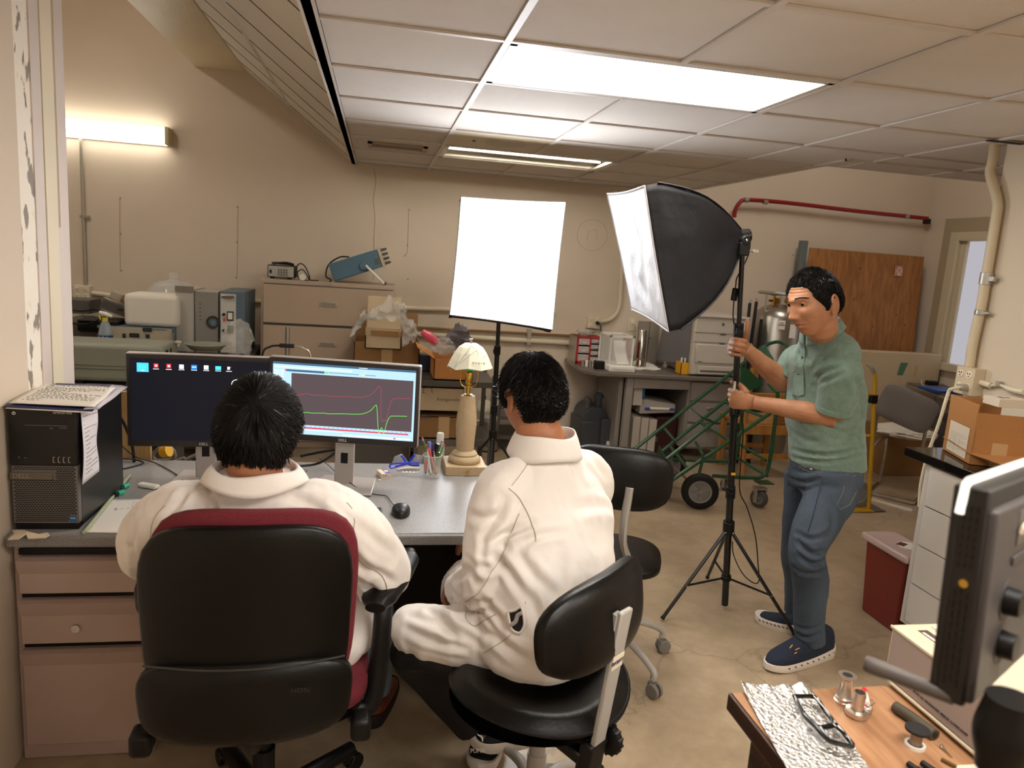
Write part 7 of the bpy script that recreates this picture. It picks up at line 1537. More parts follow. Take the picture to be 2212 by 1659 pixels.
# dewars on the floor
dw = aZ(1053, 972, 0); R_ = .085
t = thing('steel_dewar', 'brushed steel dewar flask standing on the floor behind the lamp', 'dewar', (dw.x, dw.y, 0)); zt3 = aY(1055, 908, dw.y).z
build('body', MB().lathe([(0, 0), (.083, .0), (.086, .01), (.086, zt3-.02), (.08, zt3), (.06, zt3+.005), (0, zt3+.005)], (dw.x, dw.y, 0), 36), m_steel, t, smooth=40); build('lid', MB().lathe([(.07, zt3+.005), (.072, zt3+.03), (.05, zt3+.045), (0, zt3+.045)], (dw.x, dw.y, 0), 24), mat('bag_clear', 'd6d2c8', .2, alpha=.6, bump=1, bscale=50), t); build('foot_ring', MB().lathe([(.088, 0), (.088, .012), (.08, .012), (.08, 0)], (dw.x, dw.y, 0), 36, closed=True), m_black, t)
m_cd = mat('cream_enamel', 'c9c2ab', .35)
ww = Vector((aY(1050, 900, 6.05).x-.02, 6.12, 0)); z1 = aY(1055, 862, 6.05).z
t = thing('cream_dewar', 'cream coloured domed dewar with handles behind the steel flask', 'dewar', ww)
build('body', MB().lathe([(0, 0), (.10, 0), (.105, .02), (.105, z1-.22), (.11, z1-.20), (.11, z1-.19), (.10, z1-.18), (.10, z1-.12), (.106, z1-.11), (.106, z1-.10), (.09, z1-.07), (.06, z1-.035), (.03, z1-.02), (0, z1-.02)], ww, 40), m_cd, t, smooth=40); build('cap', MB().cyl(ww+Vector((0, 0, z1-.02)), ww+Vector((0, 0, z1+.015)), .022, n=20), m_black, t, bevel=.003)
build('handle', MB().tube([ww+Vector((-.09, -.02, z1-.12)), ww+Vector((-.135, -.02, z1-.10)), ww+Vector((-.14, -.02, z1-.17)), ww+Vector((-.11, -.02, z1-.2))], .01, 8, sm=5), m_cd, t); build('handle', MB().tube([ww+Vector((-.1, -.02, z1-.35)), ww+Vector((-.14, -.02, z1-.37)), ww+Vector((-.14, -.02, z1-.47)), ww+Vector((-.1, -.02, z1-.48))], .01, 8, sm=5), m_cd, t)
t = thing('low_cart', 'dark low frame cart behind the steel dewar', 'cart', (1.05, 6.2, 0)); build('shelf', MB().box((1.04, 5.95, .27), (1.5, 6.4, .30)), m_dgrey, t); build('shelf', MB().box((1.04, 5.95, .1), (1.5, 6.4, .12)), m_dgrey, t)
for x in (1.05, 1.49):
    for y in (5.96, 6.39): build('leg', MB().cyl((x, y, 0), (x, y, .45), .01, n=8), m_dgrey, t)
# vacuum pump
pp0 = Vector((1.99, 6.2, 0))
t = thing('vacuum_pump', 'dark grey vacuum pump on the floor beside the back desk', 'pump', pp0)
m_pump = mat('pump_grey', '3c3f42', .45)
def pbx(n, a, b, m=m_pump, bv=.01): return build(n, MB().box(a, b), m, t, bevel=bv)
pbx('body', (1.80, 6.0, .02), (2.04, 6.4, .26)); build('housing', MB().cyl((1.92, 6.02, .28), (1.92, 6.35, .28), .11, n=24), m_pump, t, bevel=.006); pbx('belt_guard', (1.96, 5.94, .02), (2.10, 6.0, .30)); build('inlet', MB().cyl((1.86, 6.1, .34), (1.86, 6.1, .46), .028, n=16).cyl((1.86, 6.1, .42), (1.86, 6.1, .44), .04, n=16), m_dgrey, t)
build('exhaust', MB().cyl((1.96, 6.1, .34), (1.96, 6.1, .50), .035, n=16).cyl((1.96, 6.1, .46), (1.96, 6.1, .48), .05, n=16), m_pump, t); build('sight_glass', MB().cb((2.03, 5.935, .08), (.03, .01, .05)), m_white, t)
# ------------------------------------------------------------ back desk and things on it
m_dtop = mat('dark_laminate', '6b625a', .35, var=.06, vscale=4); m_gm = mat('desk_grey_metal', '8d857d', .42, var=.06, vscale=4)
t = thing('steel_desk', 'grey steel desk with dark top against the back wall under the printer', 'desk', (2.4, 6.05, 0))
D = (1.70, 5.72, 3.12, 6.48)
build('worktop', MB().slab([(1.70, 5.86, .71), (1.80, 5.72, .71), (3.12, 5.66, .71), (3.12, 6.48, .71), (1.72, 6.48, .71)], (0, 0, .035)), m_dtop, t, bevel=.008, seg=3)
sd = build('end_panel', MB().box((2.04, 5.82, 0), (2.08, 6.4, .71)), m_gm, t, bevel=.004); build('leg_panel', MB().box((2.08, 5.74, 0), (2.14, 5.80, .71)), m_gm, t, bevel=.004)
dr = build('centre_drawer', MB().box((2.14, 5.735, .62), (2.64, 5.76, .705)), m_gm, t, bevel=.003); build('lock', MB().cyl((2.41, 5.735, .66), (2.41, 5.727, .66), .009, n=12), m_steel, dr)
build('pedestal', MB().box((2.64, 5.76, .1), (3.08, 6.4, .71)), m_gm, t, bevel=.004)
for k, (a, b) in enumerate(((.53, .69), (.34, .51), (.12, .32))):
    d = build('drawer', MB().box((2.66, 5.74, a), (3.06, 5.765, b)), m_gm, t, bevel=.003); build('handle', MB().box((2.82, 5.725, b-.05), (2.90, 5.74, b-.035)), m_chrome, d, bevel=.003)
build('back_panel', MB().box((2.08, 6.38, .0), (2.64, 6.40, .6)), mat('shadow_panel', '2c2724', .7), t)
# under the desk
t = thing('document_case', 'pale plastic carrying case with blue latches under the back desk', 'case', (2.42, 5.95, .38))
build('shell', MB().slab([(2.24, 5.80, .385), (2.56, 5.80, .405), (2.56, 5.80, .48), (2.24, 5.80, .52)], (0, .3, 0)), mat('case_pale', 'aea79e', .5), t, bevel=.01, seg=3); build('handle', MB().cb((2.42, 5.79, .44), (.2, .02, .018)), m_white, t, bevel=.005)
for x in (2.30, 2.52): build('latch', MB().cb((x, 5.785, .438), (.045, .022, .02)), mat('latch_blue', '2d48a8', .4), t, bevel=.003)
for k in range(3):
    x = 2.19+.075*k; b = build('binder', MB().box((x, 5.80, .02), (x+.066, 6.08, .36-.01*k)), mat('binder_grey', 'b8aea2', .6), label=('left' if k == 0 else 'middle' if k == 1 else 'right')+'most of the three pale upright binders on the floor under the back desk' if k != 1 else 'middle one of the three pale upright binders on the floor under the back desk', cat='binder', group='binders under the back desk', bevel=.002)
obox('binder_shelf', 'white boxed folder with blue edge hanging beside the pale case', 'folder', 2.17, 5.80, .46, 2.25, 6.0, .66, mat('folder_white', 'c9c2b8', .6)); obox('folder', 'thin blue folder behind the white boxed folder', 'folder', 2.255, 5.80, .46, 2.27, 6.0, .68, mat('folder_blue', '2f66a8', .5))
obox('case_stand', 'dark crate under the pale carrying case', 'crate', 2.30, 6.10, .0, 2.50, 6.2, .38, m_dark)
t = thing('suitcase', 'dark maroon suitcase on the floor under the back desk', 'suitcase', (2.52, 5.9, 0)); build('shell', MB().box((2.42, 5.86, .0), (2.63, 6.1, .355)), mat('maroon_vinyl', '3a1417', .5), t, bevel=.02, seg=3); build('latch', MB().cb((2.44, 5.858, .15), (.02, .006, .04)), m_dgrey, t)
# organizer
q = aY(1237, 770, 6.2)
t = thing('drawer_organizer', 'small red parts organizer with clear drawers at the left of the back desk', 'organizer', (1.82, 6.25, .745))
ox0, ox1, oz1 = 1.735, 1.98, .985
build('frame', MB().box((ox0, 6.16, .745), (ox1, 6.18, .77)).box((ox0, 6.16, oz1-.015), (ox1, 6.40, oz1)).box((ox0, 6.16, .745), (ox0+.018, 6.4, oz1)).box((ox1-.012, 6.16, .745), (ox1, 6.4, oz1)).box((ox0+.12, 6.16, .745), (ox0+.132, 6.4, oz1)).box((ox0, 6.38, .745), (ox1, 6.4, oz1)), mat('organizer_red', 'a82428', .4), t, bevel=.002)
build('side', MB().box((ox0-.006, 6.165, .745), (ox0, 6.4, oz1)), m_galv, t)
for i in range(2):
    for j in range(4 if i else 3):
        h = (oz1-.77)/(4 if i else 3); xa = ox0+.02+i*.114; xb = xa+(.098 if i == 0 else .09); dd = build('drawer', MB().box((xa, 6.162, .772+j*h), (xb, 6.36, .772+j*h+h-.014)), mat('drawer_clear', 'b3a8a4', .2), t, bevel=.003); build('pull', MB().cb(((xa+xb)/2, 6.157, .772+j*h+.02), (.03, .01, .006)), m_white, dd)
blob('clutter_bag', 'small clear bag of parts on top of the red organizer', 'bag', (1.84, 6.28, oz1+.03), (.08, .06, .028), mat('bag_clear', 'd6d2c8', .2, alpha=.6, bump=1, bscale=50), 4)
for k in range(4): build('film_canister', MB().cyl((1.765+.033*k, 6.02, .745), (1.765+.033*k, 6.02, .79), .013, n=14).cyl((1.765+.033*k, 6.02, .79), (1.765+.033*k, 6.02, .80), .0145, n=14), m_white if k % 2 else m_galv, label='small round canister in the row in front of the red organizer', cat='canister', group='small canisters on the back desk')
build('black_timer', MB().box((1.83, 5.88, .745), (1.92, 5.94, .815)), m_black, label='small black device left of the glass balance', cat='device', bevel=.01, seg=3)
# balance
bx = aY(1295, 795, 5.82); t = thing('analytical_balance', 'white laboratory balance with glass enclosure and paper slip on the back desk', 'balance', (2.03, 5.95, .745))
build('base', MB().slab([(1.92, 5.76, .745), (2.15, 5.76, .745), (2.15, 6.14, .745), (1.92, 6.14, .745)], (0, 0, .055)), m_white, t, bevel=.012, seg=3)
build('keypad', MB().slab([(1.95, 5.755, .77), (2.12, 5.755, .77), (2.12, 5.80, .801), (1.95, 5.80, .801)], (0, 0, .002)), mat('keypad_grey', 'b5bcc0', .4), t)
fr_ = MB()
for x in (1.935, 2.135):
    for y in (5.83, 6.12): fr_.box((x-.006, y-.006, .80), (x+.006, y+.006, 1.04))
fr_.box((1.929, 5.824, 1.03), (2.141, 5.84, 1.045)).box((1.929, 6.11, 1.03), (2.141, 6.126, 1.045)).box((1.929, 5.824, 1.03), (1.941, 6.126, 1.045)).box((2.129, 5.824, 1.03), (2.141, 6.126, 1.045)); build('enclosure_frame', fr_, m_white, t)
build('enclosure_glass', MB().box((1.941, 5.828, .80), (2.129, 5.831, 1.03)).box((2.134, 5.83, .80), (2.137, 6.12, 1.03)).box((1.933, 5.83, .80), (1.936, 6.12, 1.03)), m_glass, t); build('rear_column', MB().box((1.94, 6.08, .80), (2.13, 6.13, 1.03)), mat('balance_grey', 'c4c0b8', .5), t)
build('receipt_paper', MB().grid(lambda u, v: Vector((1.985+.11*u+.02*v*v, 5.90-.08*v*v+.0, .995-.19*v)), 6, 10), m_paper, cat='paper', label='curled printed paper slip hanging in the glass balance', solid=.001, smooth=60)
obox('red_box', 'thin red box standing against the right side of the balance', 'box', 2.155, 5.98, .745, 2.175, 6.2, 1.0, mat('organizer_red', 'a82428', .4))
# steel tube, jars, yellow box, cloth
q = aZ(1376, 780, .745); t = thing('steel_cylinder', 'tall shiny steel tube flask on the back desk', 'flask', (2.30, 6.05, .745)); build('body', MB().lathe([(0, 0), (.03, 0), (.032, .05), (.022, .07), (.022, .08), (.034, .09), (.034, .335), (.03, .34), (.0, .34)], (2.29, 6.05, .745), 30), m_chrome, t, smooth=40); build('side_pipe', MB().cyl((2.345, 6.07, .745), (2.345, 6.07, 1.08), .012, n=12), m_steel, t)
t = thing('yellow_jar', 'small yellow jar with pale lid left of the steel tube', 'jar', (2.20, 6.1, .745)); build('jar', MB().cyl((2.205, 6.08, .745), (2.205, 6.08, .83), .032, n=20), mat('jar_yellow', 'b99a20', .4), t); build('lid', MB().cyl((2.205, 6.08, .83), (2.205, 6.08, .855), .033, n=20), m_dark, t)
t = thing('spare_bottle', 'pale plastic bottle behind the yellow jar', 'bottle', (2.21, 6.2, .745)); build('body', MB().lathe([(.0, 0), (.03, 0), (.03, .13), (.015, .15), (.015, .17), (0, .17)], (2.21, 6.2, .745), 18), m_cream, t, smooth=50); build('cap', MB().cyl((2.21, 6.2, .915), (2.21, 6.2, .94), .018, n=14), m_white, t)
p = aZ(1434, 788, .745); t = carton('yellow_box', 'small open yellow box crammed with white-capped vials', p.x-.085, 5.76, .745, p.x+.03, 5.88, .85, mat('box_yellow', 'd79a1c', .6), tape=False)
for k in range(6):
    vx_, vy_ = p.x-.068+.016*k, 5.80+.03*(k % 2); build('vial', MB().cyl((vx_, vy_, .752), (vx_, vy_, .87), .0075, n=12).cyl((vx_, vy_, .87), (vx_, vy_, .885), .0088, n=12), m_white, label='white capped vial packed in the small yellow box', cat='vial', group='vials in the yellow box')
drape('cloth', 'white cloth rag lying flat on the back desk in front of the steel tube', [aZ(1355, 783, .752), aZ(1390, 775, .752), aZ(1428, 799, .752), aZ(1372, 797, .752)], m_paper, 5, 'cloth', 14, .012, .006)
build('scraper', MB().tube([aZ(1405, 772, .757), aZ(1425, 786, .757)], .008, 8), m_steel, label='small metal tool lying left of the yellow box', cat='tool')
build('glass_funnel', MB().lathe([(.004, 0), (.02, .02), (.022, .028), (.008, .045), (.006, .06)], aZ(1436, 796, .747), 16), m_glass, label='little glass stopper in front of the yellow box', cat='stopper', smooth=60)
t = thing('wood_boards', 'grey weathered boards leaning on the wall behind the steel tube', 'board', (2.5, 6.45, .745))
for k, (a, b) in enumerate(((2.40, 2.50), (2.505, 2.60))): build('board', MB().box((a, 6.44, .745), (b, 6.47, 1.13+.0*k)), mat('grey_board', '8f877b', .7, var=.15, vscale=6, stretch=(4, 4, .6)), t)
build('latch', MB().cb((2.50, 6.43, .98), (.05, .015, .012)).cb((2.49, 6.43, .94), (.012, .012, .12)), m_dgrey, t)
# printer
t = thing('laser_printer', 'large white laser printer with grey side on the back desk', 'printer', (2.87, 6.0, .745))
PX0, PX1, PY0, PY1, PZ = 2.625, 3.10, 5.72, 6.30, 1.245
m_pr = mat('printer_white', 'bdb5a9', .5); m_prg = mat('printer_grey', '6e6d70', .5)
build('body', MB().box((PX0, PY0+.01, .755), (PX1, PY1, PZ)), m_pr, t, bevel=.012, seg=3)
ms_ = MB()
ms_.slab([(PX0-.11, PY1-.1, .80), (PX0-.004, PY0+.06, .83), (PX0-.004, PY0+.06, 1.2), (PX0-.07, PY1-.1, 1.16)], (.0, .04, 0)); build('side_panel', ms_, m_prg, t, bevel=.01)
build('top_lid', MB().box((PX0-.01, PY0-.005, PZ), (PX1+.01, PY1, PZ+.02)), m_pr, t, bevel=.006)
for z in (1.115, 1.035): build('tray_seam', MB().box((PX0+.002, PY0+.0065, z), (PX1-.002, PY0+.0095, z+.003)), m_dgrey, t); build('tray_notch', MB().box((2.86, PY0+.005, z-.012), (2.91, PY0+.009, z+.002)), m_dgrey, t)
build('front_door', MB().box((PX0+.03, PY0-.004, .86), (PX1-.0, PY0+.009, 1.02)), m_pr, t, bevel=.006); build('door_mark', MB().box((PX0+.05, PY0-.006, .87), (PX0+.09, PY0-.0045, .876)), m_dgrey, t)
build('paper_tray', MB().box((PX0+.06, PY0-.008, .765), (PX1-.03, PY0+.009, .835)), m_pr, t, bevel=.005); build('tray_slot', MB().box((PX0+.08, PY0-.011, .785), (PX1-.05, PY0-.0085, .80)), m_dgrey, t); build('logo_mark', MB().box((2.865, PY0+.005, 1.185), (2.885, PY0+.009, 1.205)), m_dgrey, t)
build('dark_back', MB().box((PX1+.0, PY0+.08, .8), (PX1+.02, PY1, PZ-.02)), m_prg, t)
# big gas dewar and black tubes
cx_ = (aY(1640, 690, 6.1).x+.19); 
t = thing('gas_cylinder_dewar', 'tall stainless steel liquid gas tank with valves behind the standing person', 'gas tank', (cx_, 6.12, 0)); zt4 = aY(1650, 675, 6.1).z
build('body', MB().lathe([(0, .02), (.2, .02), (.21, .06), (.21, zt4-.04), (.19, zt4+.01), (.14, zt4+.05), (.06, zt4+.08), (0, zt4+.08)], (cx_, 6.12, 0), 44), m_steel, t, smooth=45)
zr = aY(1650, 632, 6.1).z
build('guard_ring', MB().tube([(cx_+.185*cos(a), 6.12+.185*sin(a), zr) for a in [2*pi*k/24 for k in range(25)]], .013, 8), m_galv, t)
for a in (3.5, 5.6, 1.0): build('guard_post', MB().cyl((cx_+.18*cos(a), 6.12+.18*sin(a), zt4), (cx_+.18*cos(a), 6.12+.18*sin(a), zr), .01, n=8), m_galv, t)
build('valve', MB().cyl((cx_-.07, 6.1, zt4+.06), (cx_-.07, 6.1, zr-.02), .012, n=10).cb((cx_-.07, 6.1, zt4+.11), (.10, .02, .02)).cyl((cx_-.07, 6.04, zt4+.11), (cx_-.07, 6.06, zt4+.11), .03, n=14), m_brass, t); build('valve_handle', MB().cyl((cx_-.07, 6.1, zr-.02), (cx_-.07, 6.1, zr-.005), .035, n=12), m_dark, t); build('gauge', MB().cyl((cx_+.04, 6.03, zt4+.12), (cx_+.04, 6.06, zt4+.12), .03, n=18), m_brass, t)
for (x, y, w, h) in ((1688, 702, .07, .08), (1712, 716, .06, .12)): p = aY(x, y, 5.90); build('tag', MB().cb(p, (w, .003, h)), m_paper, t)
build('drum_label_text', MB().text('liquid\nnitrogen', .018, FX(aY(1688, 702, 5.9).x, 5.897, aY(1688, 700, 5.9).z)), m_ink, t)
for k, (a, b, lb) in enumerate((((1620, 655), (1602, 815), 'leftmost of the three thin black tubes leaning by the steel tank'), ((1634, 652), (1612, 825), 'middle one of the three thin black tubes leaning by the steel tank'), ((1645, 690), (1632, 830), 'rightmost of the three thin black tubes leaning by the steel tank'))):
    pa, pb = aY(*a, 6.0), aY(*b, 5.85); d = (pb-pa).normalized(); pb = pa+d*(pa.z/abs(d.z)) ; t = thing('black_tube', lb, 'tube', pb, group='black tubes by the tank'); build('tube', MB().cyl(pa, pb, .014, .018, 12), m_black, t); build('tip', MB().cyl(pa-d*.03, pa, .01, n=10), m_galv, t)
# plywood, strut, flat box
m_ply = wood('plywood', 'ab7440', '8b5a2c', 3.5, .6, axis=(9, 9, 1.2), knots=10)
zt5 = aY(1755, 535, 6.35).z; 
t = thing('plywood_sheet', 'large orange-brown plywood sheet with knots leaning on the back wall', 'plywood', (4.55, 6.3, 0))
pw = MB().hexa([(3.98, 6.28, .62), (5.20, 6.28, .62), (5.20, 6.30, .62), (3.98, 6.30, .62)], [(3.98, 6.36, zt5), (5.20, 6.36, zt5-.005), (5.20, 6.38, zt5-.005), (3.98, 6.38, zt5)]); build('sheet', pw, m_ply, t, bevel=.004)
q = aY(1942, 585, 6.335); st = build('sticker', MB().cb(q, (.085, .004, .10), R=Rx(-2)), mat('sticker_white', 'd9b9a2', .6), t)
build('sticker_frame', MB().tube([q+Vector(p) for p in ((-.038, -.004, .045), (.038, -.004, .045), (.036, -.004, -.045), (-.03, -.004, -.045), (-.038, -.004, .045))], .003, 4).tube([q+Vector((-.036, -.004, .04)), q+Vector((0, -.004, .0)), q+Vector((.036, -.004, .04))], .002, 4).tube([q+Vector((-.03, -.004, -.04)), q+Vector((0, -.004, .0)), q+Vector((.036, -.004, -.04))], .002, 4), mat('sticker_red', 'a8433c', .6), st)
obox('metal_strut', 'grey steel strut standing at the left edge of the plywood', 'strut', 3.90, 6.38, .02, 3.965, 6.44, aY(1740, 520, 6.4).z, mat('strut_grey', '6f7878', .45, metal=.3))
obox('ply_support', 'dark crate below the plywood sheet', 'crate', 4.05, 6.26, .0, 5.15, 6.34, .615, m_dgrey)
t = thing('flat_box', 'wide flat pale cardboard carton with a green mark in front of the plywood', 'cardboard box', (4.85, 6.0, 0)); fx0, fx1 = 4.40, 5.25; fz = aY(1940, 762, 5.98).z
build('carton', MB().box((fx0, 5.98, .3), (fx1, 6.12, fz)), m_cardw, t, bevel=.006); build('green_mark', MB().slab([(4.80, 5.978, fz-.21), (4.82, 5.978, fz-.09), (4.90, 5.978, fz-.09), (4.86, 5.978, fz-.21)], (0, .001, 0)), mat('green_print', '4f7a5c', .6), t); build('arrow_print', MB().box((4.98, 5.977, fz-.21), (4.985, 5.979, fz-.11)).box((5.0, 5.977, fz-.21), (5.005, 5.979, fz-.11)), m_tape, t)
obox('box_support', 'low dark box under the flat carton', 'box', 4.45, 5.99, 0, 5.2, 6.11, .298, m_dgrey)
# table on the right with conduit and cables
t = thing('corner_table', 'worn brown-topped table in the right corner covered with cables', 'table', (5.0, 5.6, 0))
top = [aZ(1900, 802, .74), aZ(1905, 815, .74), aZ(2052, 858, .74), Vector((5.15, 5.35, .74)), Vector((5.22, 5.95, .74))]
tl_ = aZ(1898, 806, .74); tn = aZ(2050, 858, .74)
m_tt = mat('table_brown', '6f5a47', .45, var=.1, vscale=6)
tp_ = [(4.55, 5.93, .70), (4.42, 5.55, .70), (4.25, 4.62, .70), (5.2, 4.55, .70), (5.2, 5.93, .70)]
tp_ = [tuple(aZ(1900, 800, .72)), tuple(aZ(1903, 815, .72)), tuple(aZ(2054, 862, .72)), (4.95, tn.y-.1, .72), (5.25, 5.9, .72)]
build('tabletop', MB().slab([Vector((p[0], min(p[1], 5.93), .70)) for p in tp_], (0, 0, .035)), m_tt, t, bevel=.006)
build('edge_rail', MB().tube([Vector((p[0], min(p[1], 5.93)-.004, .71)) for p in tp_[:3]], .011, 8), m_galv, t)
for x, y in ((4.75, 5.75), (5.15, 5.8), (4.85, 5.25), (5.05, 5.3)): build('leg', MB().cyl((x, y, 0), (x, y, .70), .015, n=10), m_galv, t)
Yc = 5.6
build('conduit_bundle', MB().tube([aZ(1905, 799, .755), aZ(1915, 793, .77), aZ(1960, 797, .77), aZ(2010, 797, .77), aZ(2060, 799, .78)], .014, 8, sm=4).tube([aZ(1910, 803, .755), aZ(1930, 802, .76), aZ(2000, 808, .77), aZ(2060, 805, .77)], .014, 8, sm=4), m_galv, cat='conduit', label='flexible grey metal conduit bundle along the corner table')
obox('blue_folder', 'blue plastic wrapped pack lying on the corner table', 'pack', 4.72, 5.35, .737, 5.0, 5.6, .76, mat('wrap_blue', '1f4f9c', .3)); q = aZ(2012, 832, .75)
build('black_adapter', MB().cb(q+Vector((0, 0, .02)), (.10, .06, .04)), m_black, label='black power adapter at the front edge of the corner table', cat='adapter', bevel=.006)
build('cord', MB().tube([aZ(2000, 838, .745), aZ(1990, 826, .75), aZ(1998, 815, .76), aZ(2010, 812, .755)], .006, 6, sm=5), m_ivory, cat='cord', label='cream cord looping by the black adapter on the corner table')
# gray chair with white cushion
gp = aY(1958, 880, 4.7); t = thing('side_chair', 'grey fabric cantilever chair with a white cushion by the corner table', 'chair', (3.95, 4.9, 0)); mg_ = mat('grey_upholstery', '6f6762', .9, bump=.2, bscale=300)
sx_ = (aY(2003, 900, 4.62)-aY(1912, 860, 4.85)).normalized(); uu = Vector((.0, .1, 1)); uu = (uu-sx_*uu.dot(sx_)).normalized(); MP = Matrix((sx_, uu.cross(sx_), uu)).transposed().to_4x4(); MP.translation = aY(1958, 882, 4.72)
build('backrest', pad(MP, .40, .27, .035, 5, .008, .0), mg_, t, smooth=60); sc2 = aZ(1965, 945, .44)
blob('seat_cushion', None, None, (sc2.x+.06, sc2.y+.15, .455), (.24, .24, .045), mat('cushion_white', 'cfc6b8', .8), 6, .18, 3, parent=t)
for k in ((1908, 890), (1995, 945)): pass
e1 = MP @ Vector((-.18, .0, -.05)); e2 = MP @ Vector((.17, 0, -.05))
for e in (e1, e2):
    b = Vector((e.x, e.y, .42)); fwd = Vector((sx_.y, -sx_.x, 0)).normalized()*-1; f = b+fwd*.42
    build('frame_tube', MB().tube([e, b, b+fwd*.05+Vector((0, 0, -.03)), f+Vector((0, 0, -.03)), f+Vector((0, 0, -.38)), f+fwd*-.05+Vector((0, 0, -.405)), b+Vector((0, 0, -.40))], .012, 10, sm=4), m_chrome, t)
b0 = Vector((e1.x, e1.y, .02)); b1 = Vector((e2.x, e2.y, .02)); build('rear_floor_tube', MB().cyl(b0, b1, .012, n=10), m_chrome, t)
obox('floor_carton', 'brown carton on the floor under the corner table', 'cardboard box', 4.3, 5.35, 0, 4.75, 5.7, .42, m_card2); obox('floor_carton', 'dark box further right under the corner table', 'box', 4.85, 5.35, 0, 5.2, 5.7, .5, m_dgrey)
# ------------------------------------------------------------ wooden chair
m_oak = wood('oak', 'b4803f', '98662e', 4, .45, axis=(8, 8, 1)); t = thing('wooden_chair', 'light oak wooden chair behind the green hand truck', 'chair', (3.2, 5.5, 0))
def bar(n, a, b, r, m=m_oak, el=1): return build(n, MB().tube([a, b], r, 4, el=el), m, t, smooth=0)
CXa, CXb, CYf, CYr = 2.93, 3.34, 5.28, 5.66
ba = aY(1567, 785, CYf-.02); 
for x in (CXa, CXb+.02):
    build('back_post', MB().tube([(x, CYf-.07, 0), (x, CYf, .45), (x+.0, CYf-.03, .90 if x == CXa else .80)], [.025, .028, .022], 4), m_oak, t, smooth=0)
build('top_rail', MB().box((CXa, CYf-.04, .80), (CXa+.05, CYf-.01, .92)), m_oak, t, bevel=.004); build('back_rail', MB().box((CXa, CYf-.03, .62), (CXb+.02, CYf-.005, .70)), m_oak, t, bevel=.004); build('back_rail', MB().box((CXa, CYf-.03, .36), (CXb, CYf-.005, .44)), m_oak, t, bevel=.004)
build('seat', MB().box((CXa-.03, CYf-.02, .43), (CXb+.05, CYr, .46)), m_oak, t, bevel=.01); build('back_slat', MB().box((CXb-.16, CYf-.025, .44), (CXb-.06, CYf-.01, .63)), wood('dark_slat', '8c5528', '6e401d', 4), t)
for x in (CXa, CXb): build('leg', MB().box((x-.02, CYr-.06, 0), (x+.02, CYr-.02, .43)), m_oak, t)
for y in (CYf-.03, CYr-.05): build('stretcher', MB().box((CXa, y, .16), (CXb, y+.02, .20)), m_oak, t)
obox('wooden_post', 'short brown wooden plank standing left of the standing person', 'plank', 3.60, 5.35, 0, 3.66, 5.40, .62, wood('brown_plank', '8c5a30', '6c4121', 4))
# ------------------------------------------------------------ green hand truck
m_gt = mat('hand_truck_green', '1f4a2c', .32, var=.1, vscale=10, spec=.6); t = thing('green_hand_truck', 'large dark green convertible hand truck lying back on its wheels', 'hand truck', (2.5, 4.6, 0))
wf = aZ(1510, 1102, 0)    # near wheel contact
wz = .13; WA = Vector((wf.x+.0, wf.y, wz)); 
far = Vector((WA.x-.20, WA.y+.52, wz))
axd = (far-WA).normalized()
# main rails: near pair and far pair, from the toe (lower left) up to the handle (upper right)
nb_, nt_ = aY(1445, 1040, WA.y+.02), aY(1685, 885, WA.y-.0)
rails = [((1447, 1040), (1700, 868), 4.48), ((1430, 1000), (1605, 862), 4.55), ((1418, 985), (1600, 840), 4.95), ((1352, 985), (1600, 790), 5.05)]
for a, b, Y in rails: build('rail', MB().tube([aY(*a, Y), aY(*b, Y+.12)], .0135, 10), m_gt, t)
ra = [aY(*a, Y) for a, b, Y in rails]; rb_ = [aY(*b, Y+.12) for a, b, Y in rails]
build('toe_plate', MB().slab([ra[0]+Vector((0, 0, -.05)), ra[0]+Vector((-.09, 0, -.03)), ra[2]+Vector((-.09, 0, -.03)), ra[2]+Vector((0, 0, -.05))], (0, 0, .008)).slab([ra[0]+Vector((0, 0, -.05)), ra[2]+Vector((0, 0, -.05)), ra[2]+Vector((.01, 0, .08)), ra[0]+Vector((.01, 0, .08))], (.006, 0, 0)), m_gt, t)
def cross(p, q, r_=.011): build('crossbar', MB().tube([p, q], r_, 8), m_gt, t)
for s in (.15, .5, .8): cross(ra[0].lerp(rb_[0], s), ra[2].lerp(rb_[2], s))
bw = MB()
for k in range(9):
    u = k/8; p = aY(1492+(1540-1492)*u, 885+(915-885)*u, 4.9-.3*u)
    bw.v.append(p+Vector((-.02, 0, .03-.04*sin(pi*u)*.5))); bw.v.append(p+Vector((.02, 0, .0-.04*sin(pi*u)*.5)))
for k in range(8): bw.f.append([2*k, 2*k+2, 2*k+3, 2*k+1]); bw.m.append(0)
build('curved_strap', bw, m_gt, t, solid=.006)
# handle loop & nose at top
build('handle_loop', MB().tube([aY(1600, 790, 5.17), aY(1640, 755, 5.2), aY(1670, 740, 5.15), aY(1692, 742, 5.05), aY(1700, 760, 4.95), aY(1700, 868, 4.6)], .0135, 10, sm=5), m_gt, t)
build('handle_plate', MB().slab([aY(1628, 765, 5.1), aY(1655, 748, 5.1), aY(1680, 790, 5.0), aY(1650, 800, 5.0)], (.0, .006, 0)), m_gt, t)
build('green_panel', MB().slab([aY(1600, 790, 4.75), aY(1620, 800, 4.75), aY(1650, 832, 4.75), aY(1618, 845, 4.75), aY(1600, 830, 4.75)], (0, .01, 0)), m_gt, t)
